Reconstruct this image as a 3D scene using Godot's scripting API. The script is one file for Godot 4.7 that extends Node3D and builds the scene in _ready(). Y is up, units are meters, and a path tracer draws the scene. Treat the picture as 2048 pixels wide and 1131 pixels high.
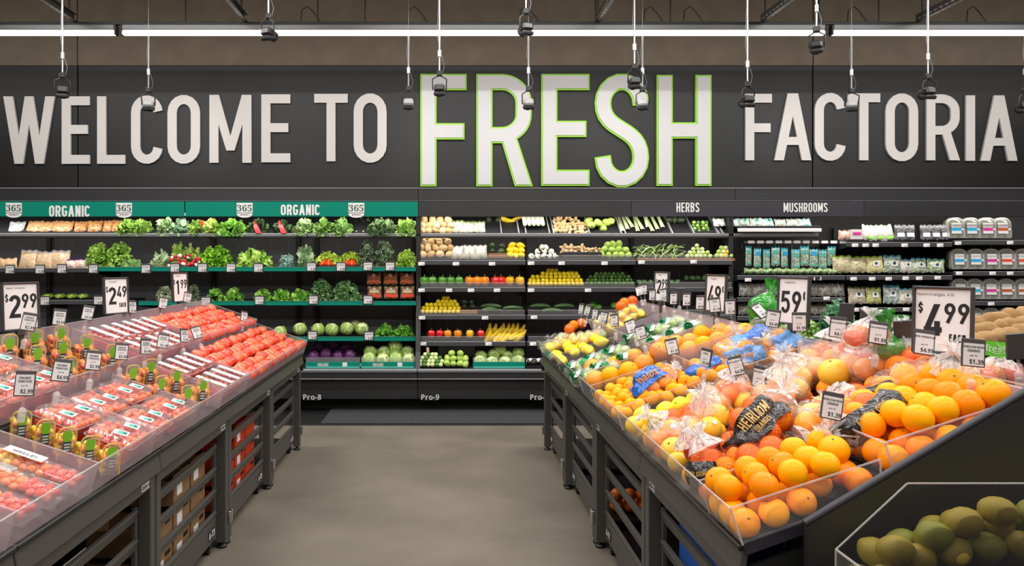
extends Node3D
# A grocery store's produce department: refrigerated wall case, two sloped produce tables, dimensional wall lettering.

const F := 1500.0          # focal length in pixels of the 2048-wide photograph
const PX := 888.0          # where the lens axis meets the picture
const PY := 517.0
const EYE := 1.6
const ORD := ["first", "second", "third", "fourth", "fifth", "sixth", "seventh", "eighth", "ninth", "tenth", "eleventh", "twelfth", "thirteenth", "fourteenth", "fifteenth", "sixteenth", "seventeenth", "eighteenth", "nineteenth", "twentieth", "twenty-first", "twenty-second", "twenty-third", "twenty-fourth"]
var rng := RandomNumberGenerator.new()
var taken := {}
var mats := {}
var lib := {}

class Geo:
	var v := PackedVector3Array()
	var n := PackedVector3Array()
	var uv := PackedVector2Array()
	var c := PackedColorArray()
	var ix := PackedInt32Array()
	var tint := Color(1, 1, 1)
	func vert(p: Vector3, nn: Vector3, t := Vector2.ZERO) -> int:
		v.append(p); n.append(nn); uv.append(t); c.append(tint)
		return v.size() - 1
	func tri(a: int, b: int, d: int) -> void:
		# clockwise seen from the side that the normals point to
		var g := (v[d] - v[a]).cross(v[b] - v[a])
		if g.dot(n[a] + n[b] + n[d]) < 0.0:
			ix.append(a); ix.append(d); ix.append(b)
		else:
			ix.append(a); ix.append(b); ix.append(d)
	func quad(a: Vector3, b: Vector3, d: Vector3, e: Vector3, out: Vector3) -> void:
		var nn := (d - a).cross(e - b)
		if nn.length_squared() < 1e-18:
			return
		nn = nn.normalized()
		if nn.dot(out) < 0.0:
			nn = -nn
		var i := vert(a, nn, Vector2(0, 1)); vert(b, nn, Vector2(1, 1)); vert(d, nn, Vector2(1, 0)); vert(e, nn, Vector2(0, 0))
		tri(i, i + 1, i + 2); tri(i, i + 2, i + 3)
	func box(at: Vector3, size: Vector3, bas := Basis.IDENTITY, bev := 0.0) -> Geo:
		var h := size * 0.5
		var k := minf(bev, minf(h.x, minf(h.y, h.z)) * 0.9)
		for ax in 3:
			var b1 := (ax + 1) % 3
			var b2 := (ax + 2) % 3
			for s in [-1.0, 1.0]:
				var q := []
				for w in [[-1, -1], [1, -1], [1, 1], [-1, 1]]:
					var p := Vector3()
					p[ax] = s * h[ax]; p[b1] = w[0] * (h[b1] - k); p[b2] = w[1] * (h[b2] - k)
					q.append(at + bas * p)
				var o := Vector3(); o[ax] = s
				quad(q[0], q[1], q[2], q[3], bas * o)
		if k > 0.0:
			for ax in 3:
				var b1 := (ax + 1) % 3
				var b2 := (ax + 2) % 3
				for s1 in [-1.0, 1.0]:
					for s2 in [-1.0, 1.0]:
						var q := []
						for w in [[-1, 0], [1, 0], [1, 1], [-1, 1]]:
							var p := Vector3()
							p[ax] = w[0] * (h[ax] - k)
							p[b1] = s1 * (h[b1] - (k if w[1] == 1 else 0.0)); p[b2] = s2 * (h[b2] - (k if w[1] == 0 else 0.0))
							q.append(at + bas * p)
						var o := Vector3(); o[b1] = s1; o[b2] = s2
						quad(q[0], q[1], q[2], q[3], bas * o)
			for sx in [-1.0, 1.0]:
				for sy in [-1.0, 1.0]:
					for sz in [-1.0, 1.0]:
						var s := Vector3(sx, sy, sz)
						var nn := (bas * s).normalized()
						var i := vert(at + bas * (s * Vector3(h.x, h.y - k, h.z - k)), nn)
						vert(at + bas * (s * Vector3(h.x - k, h.y, h.z - k)), nn); vert(at + bas * (s * Vector3(h.x - k, h.y - k, h.z)), nn)
						tri(i, i + 1, i + 2)
		return self
	# a smooth sheet of rows x columns points; closed lumps give their middle so that normals point away from it
	func grid(rows: Array, middle = null, wrap := false, flip := false) -> Geo:
		var nr := rows.size()
		var nc: int = rows[0].size()
		var base := v.size()
		for i in nr:
			for j in nc:
				var p: Vector3 = rows[i][j]
				var jl := (j - 1 + nc) % nc if wrap else maxi(j - 1, 0)
				var jr := (j + 1) % nc if wrap else mini(j + 1, nc - 1)
				var du: Vector3 = rows[i][jr] - rows[i][jl]
				var dv: Vector3 = rows[mini(i + 1, nr - 1)][j] - rows[maxi(i - 1, 0)][j]
				var nn := du.cross(dv)
				if nn.length_squared() < 1e-16:
					nn = (p - middle) if middle != null else Vector3.UP
				nn = nn.normalized()
				if middle != null:
					if nn.dot(p - middle) < 0.0:
						nn = -nn
				elif flip:
					nn = -nn
				vert(p, nn, Vector2(float(j) / nc, float(i) / maxi(nr - 1, 1)))
		for i in nr - 1:
			for j in (nc if wrap else nc - 1):
				var a := base + i * nc + j
				var b := base + i * nc + (j + 1) % nc
				tri(a, b, b + nc); tri(a, b + nc, a + nc)
		return self
	func lathe(prof: Array, sides: int, xf := Transform3D.IDENTITY, fold := 0.0, folds := 4) -> Geo:
		# prof: Vector2(radius, height) from bottom to top
		var rows := []
		var mid := Vector3()
		for p in prof:
			var row := []
			for j in sides:
				var a := TAU * j / sides
				var r: float = p.x * (1.0 + fold * cos(folds * a))
				row.append(xf * Vector3(cos(a) * r, p.y, sin(a) * r))
			rows.append(row)
			mid += xf * Vector3(0, p.y, 0)
		return grid(rows, mid / prof.size(), true)
	func ball(r: Vector3, nv: int, nu: int, lump = null, xf := Transform3D.IDENTITY) -> Geo:
		var rows := []
		for i in nv + 1:
			var row := []
			var t := PI * i / nv
			for j in nu:
				var a := TAU * j / nu
				var d := Vector3(sin(t) * cos(a), -cos(t), sin(t) * sin(a))
				var k: float = lump.call(d) if lump != null else 1.0
				row.append(xf * (d * r * k))
			rows.append(row)
		return grid(rows, xf.origin, true)
	func tube(pts: Array, rad, sides := 8, caps := true) -> Geo:
		var rows := []
		var np := pts.size()
		var up := Vector3.UP
		var first := v.size()
		for i in np:
			var t: Vector3 = (pts[mini(i + 1, np - 1)] - pts[maxi(i - 1, 0)]).normalized()
			if absf(t.dot(up)) > 0.95:
				up = Vector3.RIGHT if absf(t.x) < 0.9 else Vector3.FORWARD
			var s := t.cross(up).normalized()
			up = s.cross(t).normalized()
			var r: float = rad[i] if rad is Array else rad
			var row := []
			for j in sides:
				var a := TAU * j / sides
				row.append(pts[i] + (s * cos(a) + up * sin(a)) * r)
			rows.append(row)
		var base := first
		for i in np:
			for j in sides:
				var nn: Vector3 = (rows[i][j] - pts[i])
				nn = nn.normalized() if nn.length_squared() > 1e-14 else Vector3.UP
				vert(rows[i][j], nn, Vector2(float(j) / sides, float(i) / maxi(np - 1, 1)))
		for i in np - 1:
			for j in sides:
				var a := base + i * sides + j
				var b := base + i * sides + (j + 1) % sides
				tri(a, b, b + sides); tri(a, b + sides, a + sides)
		if caps:
			for e in [0, np - 1]:
				var nn: Vector3 = (pts[e] - pts[1 if e == 0 else np - 2]).normalized()
				var i0 := vert(pts[e], nn)
				for j in sides:
					vert(rows[e][j], nn)
				for j in sides:
					tri(i0, i0 + 1 + j, i0 + 1 + (j + 1) % sides)
		return self
	func prism(poly: PackedVector2Array, z0: float, z1: float, xf := Transform3D.IDENTITY, back := true) -> Geo:
		var ids := Geometry2D.triangulate_polygon(poly)
		var fz: Vector3 = xf.basis * Vector3(0, 0, 1)
		for s in ([1, 0] if back else [1]):
			var nn := fz.normalized() * (1.0 if s == 1 else -1.0)
			var i0 := v.size()
			for p in poly:
				vert(xf * Vector3(p.x, p.y, z1 if s == 1 else z0), nn, p)
			for k in range(0, ids.size(), 3):
				tri(i0 + ids[k], i0 + ids[k + 1], i0 + ids[k + 2])
		var cw := Geometry2D.is_polygon_clockwise(poly)
		for k in poly.size():
			var p := poly[k]
			var q := poly[(k + 1) % poly.size()]
			var o := Vector3(q.y - p.y, p.x - q.x, 0) * (-1.0 if cw else 1.0)
			quad(xf * Vector3(p.x, p.y, z0), xf * Vector3(q.x, q.y, z0), xf * Vector3(q.x, q.y, z1), xf * Vector3(p.x, p.y, z1), xf.basis * o)
		return self
	# a flat band of half width h along a 2D path, raised from z0 to z1
	func band(path: PackedVector2Array, h: float, z0: float, z1: float, ext := 0.0) -> Geo:
		var np := path.size()
		var closed := path[0].distance_to(path[np - 1]) < 1e-5
		var pts := PackedVector2Array()
		for q in path:
			if pts.is_empty() or pts[pts.size() - 1].distance_to(q) > 1e-5:
				pts.append(q)
		np = pts.size()
		if closed:
			pts.remove_at(np - 1); np -= 1
		elif ext != 0.0:
			var q0 := (pts[0] - pts[1]).normalized() * ext
			pts[np - 1] += (pts[np - 1] - pts[np - 2]).normalized() * ext
			pts[0] += q0
		var lo := []
		var ro := []
		for i in np:
			var d0 := (pts[i] - pts[(i - 1 + np) % np]).normalized() if closed or i > 0 else (pts[1] - pts[0]).normalized()
			var d1 := (pts[(i + 1) % np] - pts[i]).normalized() if closed or i < np - 1 else d0
			var n0 := Vector2(-d0.y, d0.x)
			var n1 := Vector2(-d1.y, d1.x)
			var m := (n0 + n1).normalized()
			var k := h / maxf(m.dot(n0), 0.35)
			lo.append(pts[i] + m * k); ro.append(pts[i] - m * k)
		var cnt := np if closed else np - 1
		for i in cnt:
			var j := (i + 1) % np
			var w := Vector3((lo[i] - ro[i]).x, (lo[i] - ro[i]).y, 0)
			var a := Vector3(lo[i].x, lo[i].y, z1); var b := Vector3(lo[j].x, lo[j].y, z1)
			var e := Vector3(ro[i].x, ro[i].y, z1); var f := Vector3(ro[j].x, ro[j].y, z1)
			var dn := Vector3(0, 0, z0 - z1)
			quad(a, b, f, e, Vector3(0, 0, 1))
			quad(a, b, b + dn, a + dn, w); quad(e, f, f + dn, e + dn, -w)
		if not closed:
			for i in [0, np - 1]:
				var a := Vector3(lo[i].x, lo[i].y, z1); var e := Vector3(ro[i].x, ro[i].y, z1)
				var dn := Vector3(0, 0, z0 - z1)
				var o: Vector2 = pts[i] - pts[1 if i == 0 else np - 2]
				quad(a, e, e + dn, a + dn, Vector3(o.x, o.y, 0))
		return self
	func bend(f: Callable) -> Geo:
		for i in v.size():
			v[i] = f.call(v[i])
		for k in range(0, ix.size(), 3):
			pass
		return self
	func done() -> ArrayMesh:
		var a := []
		a.resize(Mesh.ARRAY_MAX)
		a[Mesh.ARRAY_VERTEX] = v; a[Mesh.ARRAY_NORMAL] = n; a[Mesh.ARRAY_TEX_UV] = uv; a[Mesh.ARRAY_COLOR] = c; a[Mesh.ARRAY_INDEX] = ix
		var m := ArrayMesh.new()
		m.add_surface_from_arrays(Mesh.PRIMITIVE_TRIANGLES, a)
		return m

# ---------------------------------------------------------------- helpers
func at(u: float, w: float, d: float) -> Vector3:      # the point that the lens sees at that pixel, d metres in front of it
	return Vector3((u - PX) * d / F, EYE - (w - PY) * d / F, -d)

func ux(u: float, d: float) -> float:
	return (u - PX) * d / F

func numbered(called: String) -> String:
	var k: int = taken.get(called, 0)
	taken[called] = k + 1
	return called if k == 0 else "%s_%03d" % [called, k]

func tag(o: Node3D, label: String, category: String, group := "", kind := "") -> Node3D:
	if label: o.set_meta("label", label)
	if category: o.set_meta("category", category)
	if group: o.set_meta("group", group)
	if kind: o.set_meta("kind", kind)
	return o

func thing(called: String, label: String, category: String, where := Vector3.ZERO, group := "", bas := Basis.IDENTITY) -> Node3D:
	var o := Node3D.new()
	o.name = numbered(called)
	o.transform = Transform3D(bas, where)
	add_child(o)
	tag(o, label, category, group)
	return o

func part(parent: Node, called: String, mesh: Mesh, m: Material, xf := Transform3D.IDENTITY) -> MeshInstance3D:
	var o := MeshInstance3D.new()
	o.name = called
	o.mesh = mesh
	o.material_override = m
	o.transform = xf
	parent.add_child(o, true)
	return o

func solo(called: String, mesh: Mesh, m: Material, xf: Transform3D, label: String, category: String, group := "") -> MeshInstance3D:
	var o := part(self, numbered(called), mesh, m, xf)
	tag(o, label, category, group)
	return o

func struct(called: String, mesh: Mesh, m: Material, xf := Transform3D.IDENTITY) -> MeshInstance3D:
	var o := part(self, numbered(called), mesh, m, xf)
	o.set_meta("kind", "structure")
	return o

func bx(size: Vector3, bev := 0.0, where := Vector3.ZERO, bas := Basis.IDENTITY) -> ArrayMesh:
	return Geo.new().box(where, size, bas, bev).done()

func T3(p: Vector3, b := Basis.IDENTITY) -> Transform3D:
	return Transform3D(b, p)

func spin() -> Basis:
	return Basis.from_euler(Vector3(rng.randf() * TAU, rng.randf() * TAU, rng.randf() * TAU))

func yaw(deg: float, pitch := 0.0, roll := 0.0) -> Basis:
	return Basis.from_euler(Vector3(deg_to_rad(pitch), deg_to_rad(deg), deg_to_rad(roll)))

func mat(called: String, hex: String, rough := 0.5, o := {}) -> StandardMaterial3D:
	if mats.has(called):
		return mats[called]
	var m := StandardMaterial3D.new()
	m.resource_name = called
	m.albedo_color = Color(hex)
	m.roughness = rough
	m.metallic = o.get("metal", 0.0)
	m.metallic_specular = o.get("spec", 0.5)
	if o.has("alpha"):
		m.transparency = BaseMaterial3D.TRANSPARENCY_ALPHA
		m.albedo_color.a = o.alpha
		m.cull_mode = BaseMaterial3D.CULL_DISABLED
	if o.has("glow"):
		m.emission_enabled = true
		m.emission = Color(o.get("glow_color", "ffffff"))
		m.emission_energy_multiplier = o.glow
	if o.has("coat"):
		m.clearcoat_enabled = true; m.clearcoat = o.coat; m.clearcoat_roughness = 0.15
	if o.has("sss"):
		m.subsurf_scatter_enabled = true; m.subsurf_scatter_strength = o.sss
	if o.has("back"):
		m.backlight_enabled = true; m.backlight = Color(o.back); m.cull_mode = BaseMaterial3D.CULL_DISABLED
	if o.get("vc", false):
		m.vertex_color_use_as_albedo = true
	if o.has("bump"):           # [texture, scale in cm, repeats per metre]
		m.heightmap_enabled = true
		m.heightmap_texture = o.bump[0]; m.heightmap_scale = o.bump[1]
		m.uv1_triplanar = true; m.uv1_scale = Vector3.ONE * o.bump[2]
	if o.has("crinkle"):        # [normal texture, strength, repeats per metre]
		m.normal_enabled = true
		m.normal_texture = o.crinkle[0]; m.normal_scale = o.crinkle[1]
		m.uv1_triplanar = true; m.uv1_scale = Vector3.ONE * o.crinkle[2]
	if o.has("tex"):            # [texture, repeats per metre, in the world's axes]
		m.albedo_texture = o.tex[0]
		m.uv1_triplanar = true; m.uv1_scale = Vector3.ONE * o.tex[1]
		m.uv1_world_triplanar = o.tex[2]
	mats[called] = m
	return m

func noise_tex(size: int, freq: float, lo: String, hi: String, octaves := 4, kind := FastNoiseLite.TYPE_SIMPLEX_SMOOTH) -> NoiseTexture2D:
	var f := FastNoiseLite.new()
	f.seed = 7; f.frequency = freq; f.fractal_octaves = octaves; f.noise_type = kind
	var g := Gradient.new()
	g.set_color(0, Color(lo)); g.set_color(1, Color(hi))
	var t := NoiseTexture2D.new()
	t.width = size; t.height = size; t.seamless = true; t.noise = f; t.color_ramp = g
	return t

# ---------------------------------------------------------------- lettering: a condensed stroke alphabet, cap height 1
func arc(cx: float, cy: float, rx: float, ry: float, a0: float, a1: float, k := 9) -> PackedVector2Array:
	var p := PackedVector2Array()
	for i in k + 1:
		var a := deg_to_rad(lerpf(a0, a1, float(i) / k))
		p.append(Vector2(cx + cos(a) * rx, cy + sin(a) * ry))
	return p

func bez(a: Vector2, b: Vector2, c: Vector2, d: Vector2, k := 12) -> PackedVector2Array:
	var p := PackedVector2Array()
	for i in k + 1:
		p.append(a.bezier_interpolate(b, c, d, float(i) / k))
	return p

func pl(a: Array) -> PackedVector2Array:
	var p := PackedVector2Array()
	for i in range(0, a.size(), 2):
		p.append(Vector2(a[i], a[i + 1]))
	return p

# strokes (bands) and plates (polygons) of a letter w wide, drawn with a pen t wide
func glyph(ch: String, w: float, t: float) -> Array:
	var h := t / 2
	var r := w / 2 - h
	var y := minf(r * 1.12, 0.25 - h * 0.5)
	var s := []
	var q := []
	var k := t * 1.06
	match ch:
		"A":
			q = [pl([0, 0, k, 0, w / 2 + k * 0.5, 1, w / 2 - k * 0.55, 1]), pl([w - k, 0, w, 0, w / 2 + k * 0.55, 1, w / 2 - k * 0.5, 1]), pl([w * 0.2, 0.23, w * 0.8, 0.23, w * 0.74, 0.23 + t * 0.9, w * 0.26, 0.23 + t * 0.9])]
		"B":
			s = [pl([h, 0, h, 1]), pl([h, 1 - h]) + arc(w - h - y * 0.9, 1 - h - 0.22 + h * 0.5, y * 0.9, 0.22 - h * 0.5, 90, -90) + pl([h, 0.52 + h * 0.2]), pl([h, 0.53]) + arc(w - h - y, 0.265 + h * 0.5, y, 0.265 - h * 0.5, 90, -90) + pl([h, h])]
		"C": s = [arc(w / 2, 1 - h - y, r, y, 5, 180) + arc(w / 2, h + y, r, y, 180, 355)]
		"D": s = [pl([h, 0, h, 1]), pl([h, 1 - h]) + arc(w - h - y, 1 - h - y, y, y, 90, 0) + arc(w - h - y, h + y, y, y, 0, -90) + pl([h, h])]
		"E": s = [pl([w, 1 - h, h, 1 - h, h, h, w, h]), pl([h, 0.51, w * 0.93, 0.51])]
		"F": s = [pl([w, 1 - h, h, 1 - h, h, 0]), pl([h, 0.49, w * 0.95, 0.49])]
		"G": s = [arc(w / 2, 1 - h - y, r, y, 12, 180) + arc(w / 2, h + y, r, y, 180, 360) + pl([w - h, 0.46, w * 0.55, 0.46])]
		"H": s = [pl([h, 0, h, 1]), pl([w - h, 0, w - h, 1]), pl([h, 0.5, w - h, 0.5])]
		"I": s = [pl([h, 0, h, 1])]
		"L": s = [pl([h, 1, h, h, w, h])]
		"M":
			s = [pl([h, 0, h, 1]), pl([w - h, 0, w - h, 1])]
			q = [pl([0, 1, k, 1, w / 2 + k * 0.42, 0.18, w / 2 - k * 0.42, 0.18]), pl([w - k, 1, w, 1, w / 2 + k * 0.42, 0.18, w / 2 - k * 0.42, 0.18])]
		"N":
			s = [pl([h, 0, h, 1]), pl([w - h, 0, w - h, 1])]
			q = [pl([0, 1, k, 1, w, 0, w - k, 0])]
		"O": s = [arc(w / 2, 1 - h - y, r, y, 0, 180) + arc(w / 2, h + y, r, y, 180, 360) + pl([w - h, 1 - h - y])]
		"R":
			s = [pl([h, 0, h, 1]), pl([h, 1 - h]) + arc(w - h - y, 1 - h - y * 0.92, y, y * 0.92, 90, 0) + arc(w - h - y, 0.455 + y * 0.92, y, y * 0.92, 0, -90) + pl([h, 0.455])]
			q = [pl([w - k * 1.02, 0, w + h * 0.1, 0, w * 0.5 + k * 0.75, 0.46, w * 0.5 - k * 0.2, 0.46])]
		"S", "s": s = [arc(w / 2, 1 - h - y, r, y, 0, 180) + bez(Vector2(h, 1 - h - y), Vector2(h, 0.47), Vector2(w - h, 0.55), Vector2(w - h, h + y)) + arc(w / 2, h + y, r, y, 0, -180)]
		"T": s = [pl([0, 1 - h, w, 1 - h]), pl([w / 2, 0, w / 2, 1 - h])]
		"U": s = [pl([h, 1]) + arc(w / 2, h + y, r, y, 180, 360) + pl([w - h, 1])]
		"V": q = [pl([0, 1, k, 1, w / 2 + k * 0.4, 0, w / 2 - k * 0.4, 0]), pl([w - k, 1, w, 1, w / 2 + k * 0.4, 0, w / 2 - k * 0.4, 0])]
		"W":
			var a := w * 0.3
			q = [pl([0, 1, k, 1, a + k * 0.45, 0, a - k * 0.45, 0]), pl([w - k, 1, w, 1, w - a + k * 0.45, 0, w - a - k * 0.45, 0]), pl([w / 2 - k * 0.45, 1, w / 2 + k * 0.45, 1, a + k * 0.45, 0, a - k * 0.45, 0]), pl([w / 2 - k * 0.45, 1, w / 2 + k * 0.45, 1, w - a + k * 0.45, 0, w - a - k * 0.45, 0])]
		"0": s = [arc(w / 2, 1 - h - y, r, y, 0, 180) + arc(w / 2, h + y, r, y, 180, 360) + pl([w - h, 1 - h - y])]
		"1": s = [pl([w * 0.6, 0, w * 0.6, 1]), pl([w * 0.6, 0.97, w * 0.15, 0.78])]
		"2": s = [arc(w / 2, 1 - h - r, r, r, 180, 0) + bez(Vector2(w - h, 1 - h - r), Vector2(w - h, 0.5), Vector2(w * 0.4, 0.4), Vector2(h * 1.2, h)) + pl([w, h])]
		"3": s = [arc(w / 2, 1 - h - 0.21, r, 0.21, 165, -80) + arc(w / 2, h + 0.25, r, 0.25, 85, -165)]
		"4":
			s = [pl([w * 0.74, 0, w * 0.74, 0.46]), pl([0, 0.27 - h, w, 0.27 - h])]
			q = [pl([0, 0.27 - h, t * 1.05, 0.27 - h, w * 0.74 + h, 1, w * 0.74 - t * 0.6, 1])]
		"5": s = [pl([w * 0.93, 1 - h, h * 1.5, 1 - h, h * 1.2, 0.58]) + arc(w / 2, 0.31 + h * 0.5, r, 0.31 - h * 0.5, 110, -160, 14)]
		"6": s = [arc(w / 2, 0.3, r, 0.3 - h, 0, 360, 20), pl([h * 1.1, 0.36, w * 0.72, 1])]
		"7": s = [pl([0, 1 - h, w - h, 1 - h, w * 0.32, 0])]
		"8": s = [arc(w / 2, 0.27, r, 0.27 - h, 0, 360, 18), arc(w / 2, 0.76, r * 0.9, 0.24 - h, 0, 360, 18)]
		"9": s = [arc(w / 2, 0.7, r, 0.3 - h, 0, 360, 20), pl([w - h * 1.1, 0.64, w * 0.3, 0])]
		"$": s = [arc(w / 2, 1 - h - y, r, y, 0, 180) + bez(Vector2(h, 1 - h - y), Vector2(h, 0.47), Vector2(w - h, 0.55), Vector2(w - h, h + y)) + arc(w / 2, h + y, r, y, 0, -180), pl([w / 2, 1.14, w / 2, 0.95]), pl([w / 2, -0.14, w / 2, 0.05])]
		"c": s = [arc(w / 2, 1 - h - y, r, y, 5, 180) + arc(w / 2, h + y, r, y, 180, 355), pl([w / 2, 1.18, w / 2, -0.18])]
	return [s, q]

func letter_geo(g: Geo, ch: String, w: float, t: float, x: float, y: float, size: float, z0: float, z1: float, grow := 0.0, fine := false) -> void:
	var d: Array = glyph(ch, w, t)
	var i := 0
	for s in d[0]:
		var p := PackedVector2Array()
		for a in s:
			var q := Vector2(x + a.x * size, y + a.y * size)
			if fine and p.size() and p[p.size() - 1].distance_to(q) > size * 0.15:
				var last := p[p.size() - 1]
				for k in range(1, 6):
					p.append(last.lerp(q, k / 6.0))
			p.append(q)
		g.band(p, t * size / 2 + grow, z0, z1 + 0.0004 * i * (z1 - z0) * 10.0, grow)
		i += 1
	for s in d[1]:
		var p := PackedVector2Array()
		for a in s:
			p.append(Vector2(x + a.x * size, y + a.y * size))
		if grow > 0.0:
			p = Geometry2D.offset_polygon(p, grow, Geometry2D.JOIN_MITER)[0]
		g.prism(p, z0, z1 + 0.0004 * i * (z1 - z0) * 10.0)
		i += 1

const WIDE := {"I": 0.14, "M": 0.6, "W": 0.74, "A": 0.54, "E": 0.4, "F": 0.39, "L": 0.38, "1": 0.34, " ": 0.25, "T": 0.46}
# a line of stroke lettering, centred on x = 0, its foot on y = 0
func line_mesh(text: String, size: float, t := 0.14, wide := 1.0, depth := 0.001) -> ArrayMesh:
	var key := "line %s %f %f %f" % [text, size, t, wide]
	if lib.has(key):
		return lib[key]
	var total := 0.0
	for ch in text:
		total += (WIDE.get(ch, 0.47) * wide + 0.11) * size
	var g := Geo.new()
	var x := -total / 2 + 0.055 * size
	for ch in text:
		var w: float = WIDE.get(ch, 0.47) * wide
		if ch != " ":
			letter_geo(g, ch, maxf(w, t), t, x, 0.0, size, 0.0, depth)
		x += (w + 0.11) * size
	lib[key] = g.done()
	return lib[key]

# small print in the system's own face
func print_mesh(text: String, height: float, face := "Droid Sans", bold := true) -> TextMesh:
	var key := "print %s %f %s" % [text, height, face]
	if lib.has(key):
		return lib[key]
	var f := SystemFont.new()
	f.font_names = PackedStringArray([face])
	f.font_weight = 700 if bold else 400
	var m := TextMesh.new()
	m.text = text
	m.font = f
	m.font_size = 24
	m.pixel_size = height / 24.0 * 1.35
	m.depth = 0.0006
	m.curve_step = 2.0
	lib[key] = m
	return m

# ================================================================ the scene
func _ready() -> void:
	rng.seed = 20240611
	# --- camera: level, with a shifted lens
	var cam := Camera3D.new()
	cam.name = "camera"
	cam.projection = Camera3D.PROJECTION_FRUSTUM
	cam.near = 0.05
	cam.far = 60.0
	cam.size = cam.near * 1131.0 / F
	cam.frustum_offset = Vector2((1024.0 - PX) / F, -(565.5 - PY) / F) * cam.near
	cam.position = Vector3(0, EYE, 0)
	add_child(cam)
	cam.current = true
	# --- surroundings and exposure
	var env := Environment.new()
	env.background_mode = Environment.BG_COLOR
	env.background_color = Color(0.02, 0.02, 0.022)
	env.tonemap_mode = Environment.TONE_MAPPER_LINEAR
	env.tonemap_exposure = 1.0
	env.sdfgi_enabled = true
	env.ssao_enabled = true
	env.ssil_enabled = true
	var we := WorldEnvironment.new()
	we.name = "surroundings"
	we.environment = env
	add_child(we)
	# --- the store's rows of ceiling lights (fitting and light together)
	make_materials()
	for z in [-6.1, -3.7, -1.2, 1.6]:
		for x in [-3.4, 0.9, 5.2]:
			ceiling_light(Vector3(x, 4.35, z), 3.6, CEILING_POWER * (1.35 if z < -6.0 else 1.0))
	make_room()
	make_wall_light()
	make_spots()
	make_lettering()
	make_case()
	make_tables()
	make_produce()
	make_tags()

const CEILING_POWER := 9.0
const WALL_LIGHT_POWER := 4.2
const CASE_LIGHT_POWER := 1.0
const SPOT_POWER := 0.2

func area(parent: Node, where: Vector3, bas: Basis, size: Vector2, power: float, tone := "fffdf9") -> void:
	var l := AreaLight3D.new()
	l.name = "light"
	l.area_size = size
	l.area_normalize_energy = true
	l.light_energy = power
	l.light_color = Color(tone)
	l.area_range = 30.0
	l.area_attenuation = 2.0
	l.shadow_enabled = true
	l.transform = Transform3D(bas, where)
	parent.add_child(l, true)

func ceiling_light(p: Vector3, length: float, power: float) -> void:
	var k := int(taken.get("ceiling_light", 0))
	var o := thing("ceiling_light", "long ceiling strip light over the sales floor, %s of its kind out of view" % ORD[k], "light", p)
	part(o, "housing", bx(Vector3(length, 0.07, 0.09), 0.01, Vector3(0, 0.035, 0)), mats.dark_steel)
	part(o, "diffuser", bx(Vector3(length - 0.04, 0.02, 0.07), 0.005, Vector3(0, -0.01, 0)), mats.lamp)
	for s in [-1, 1]:
		part(o, "hanger", Geo.new().tube([Vector3(s * length * 0.4, 0.07, 0), Vector3(s * length * 0.4, 1.64, 0)], 0.006, 6).done(), mats.steel)
	area(o, Vector3(0, -0.03, 0), yaw(0, -90), Vector2(length, 0.12), power)

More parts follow.
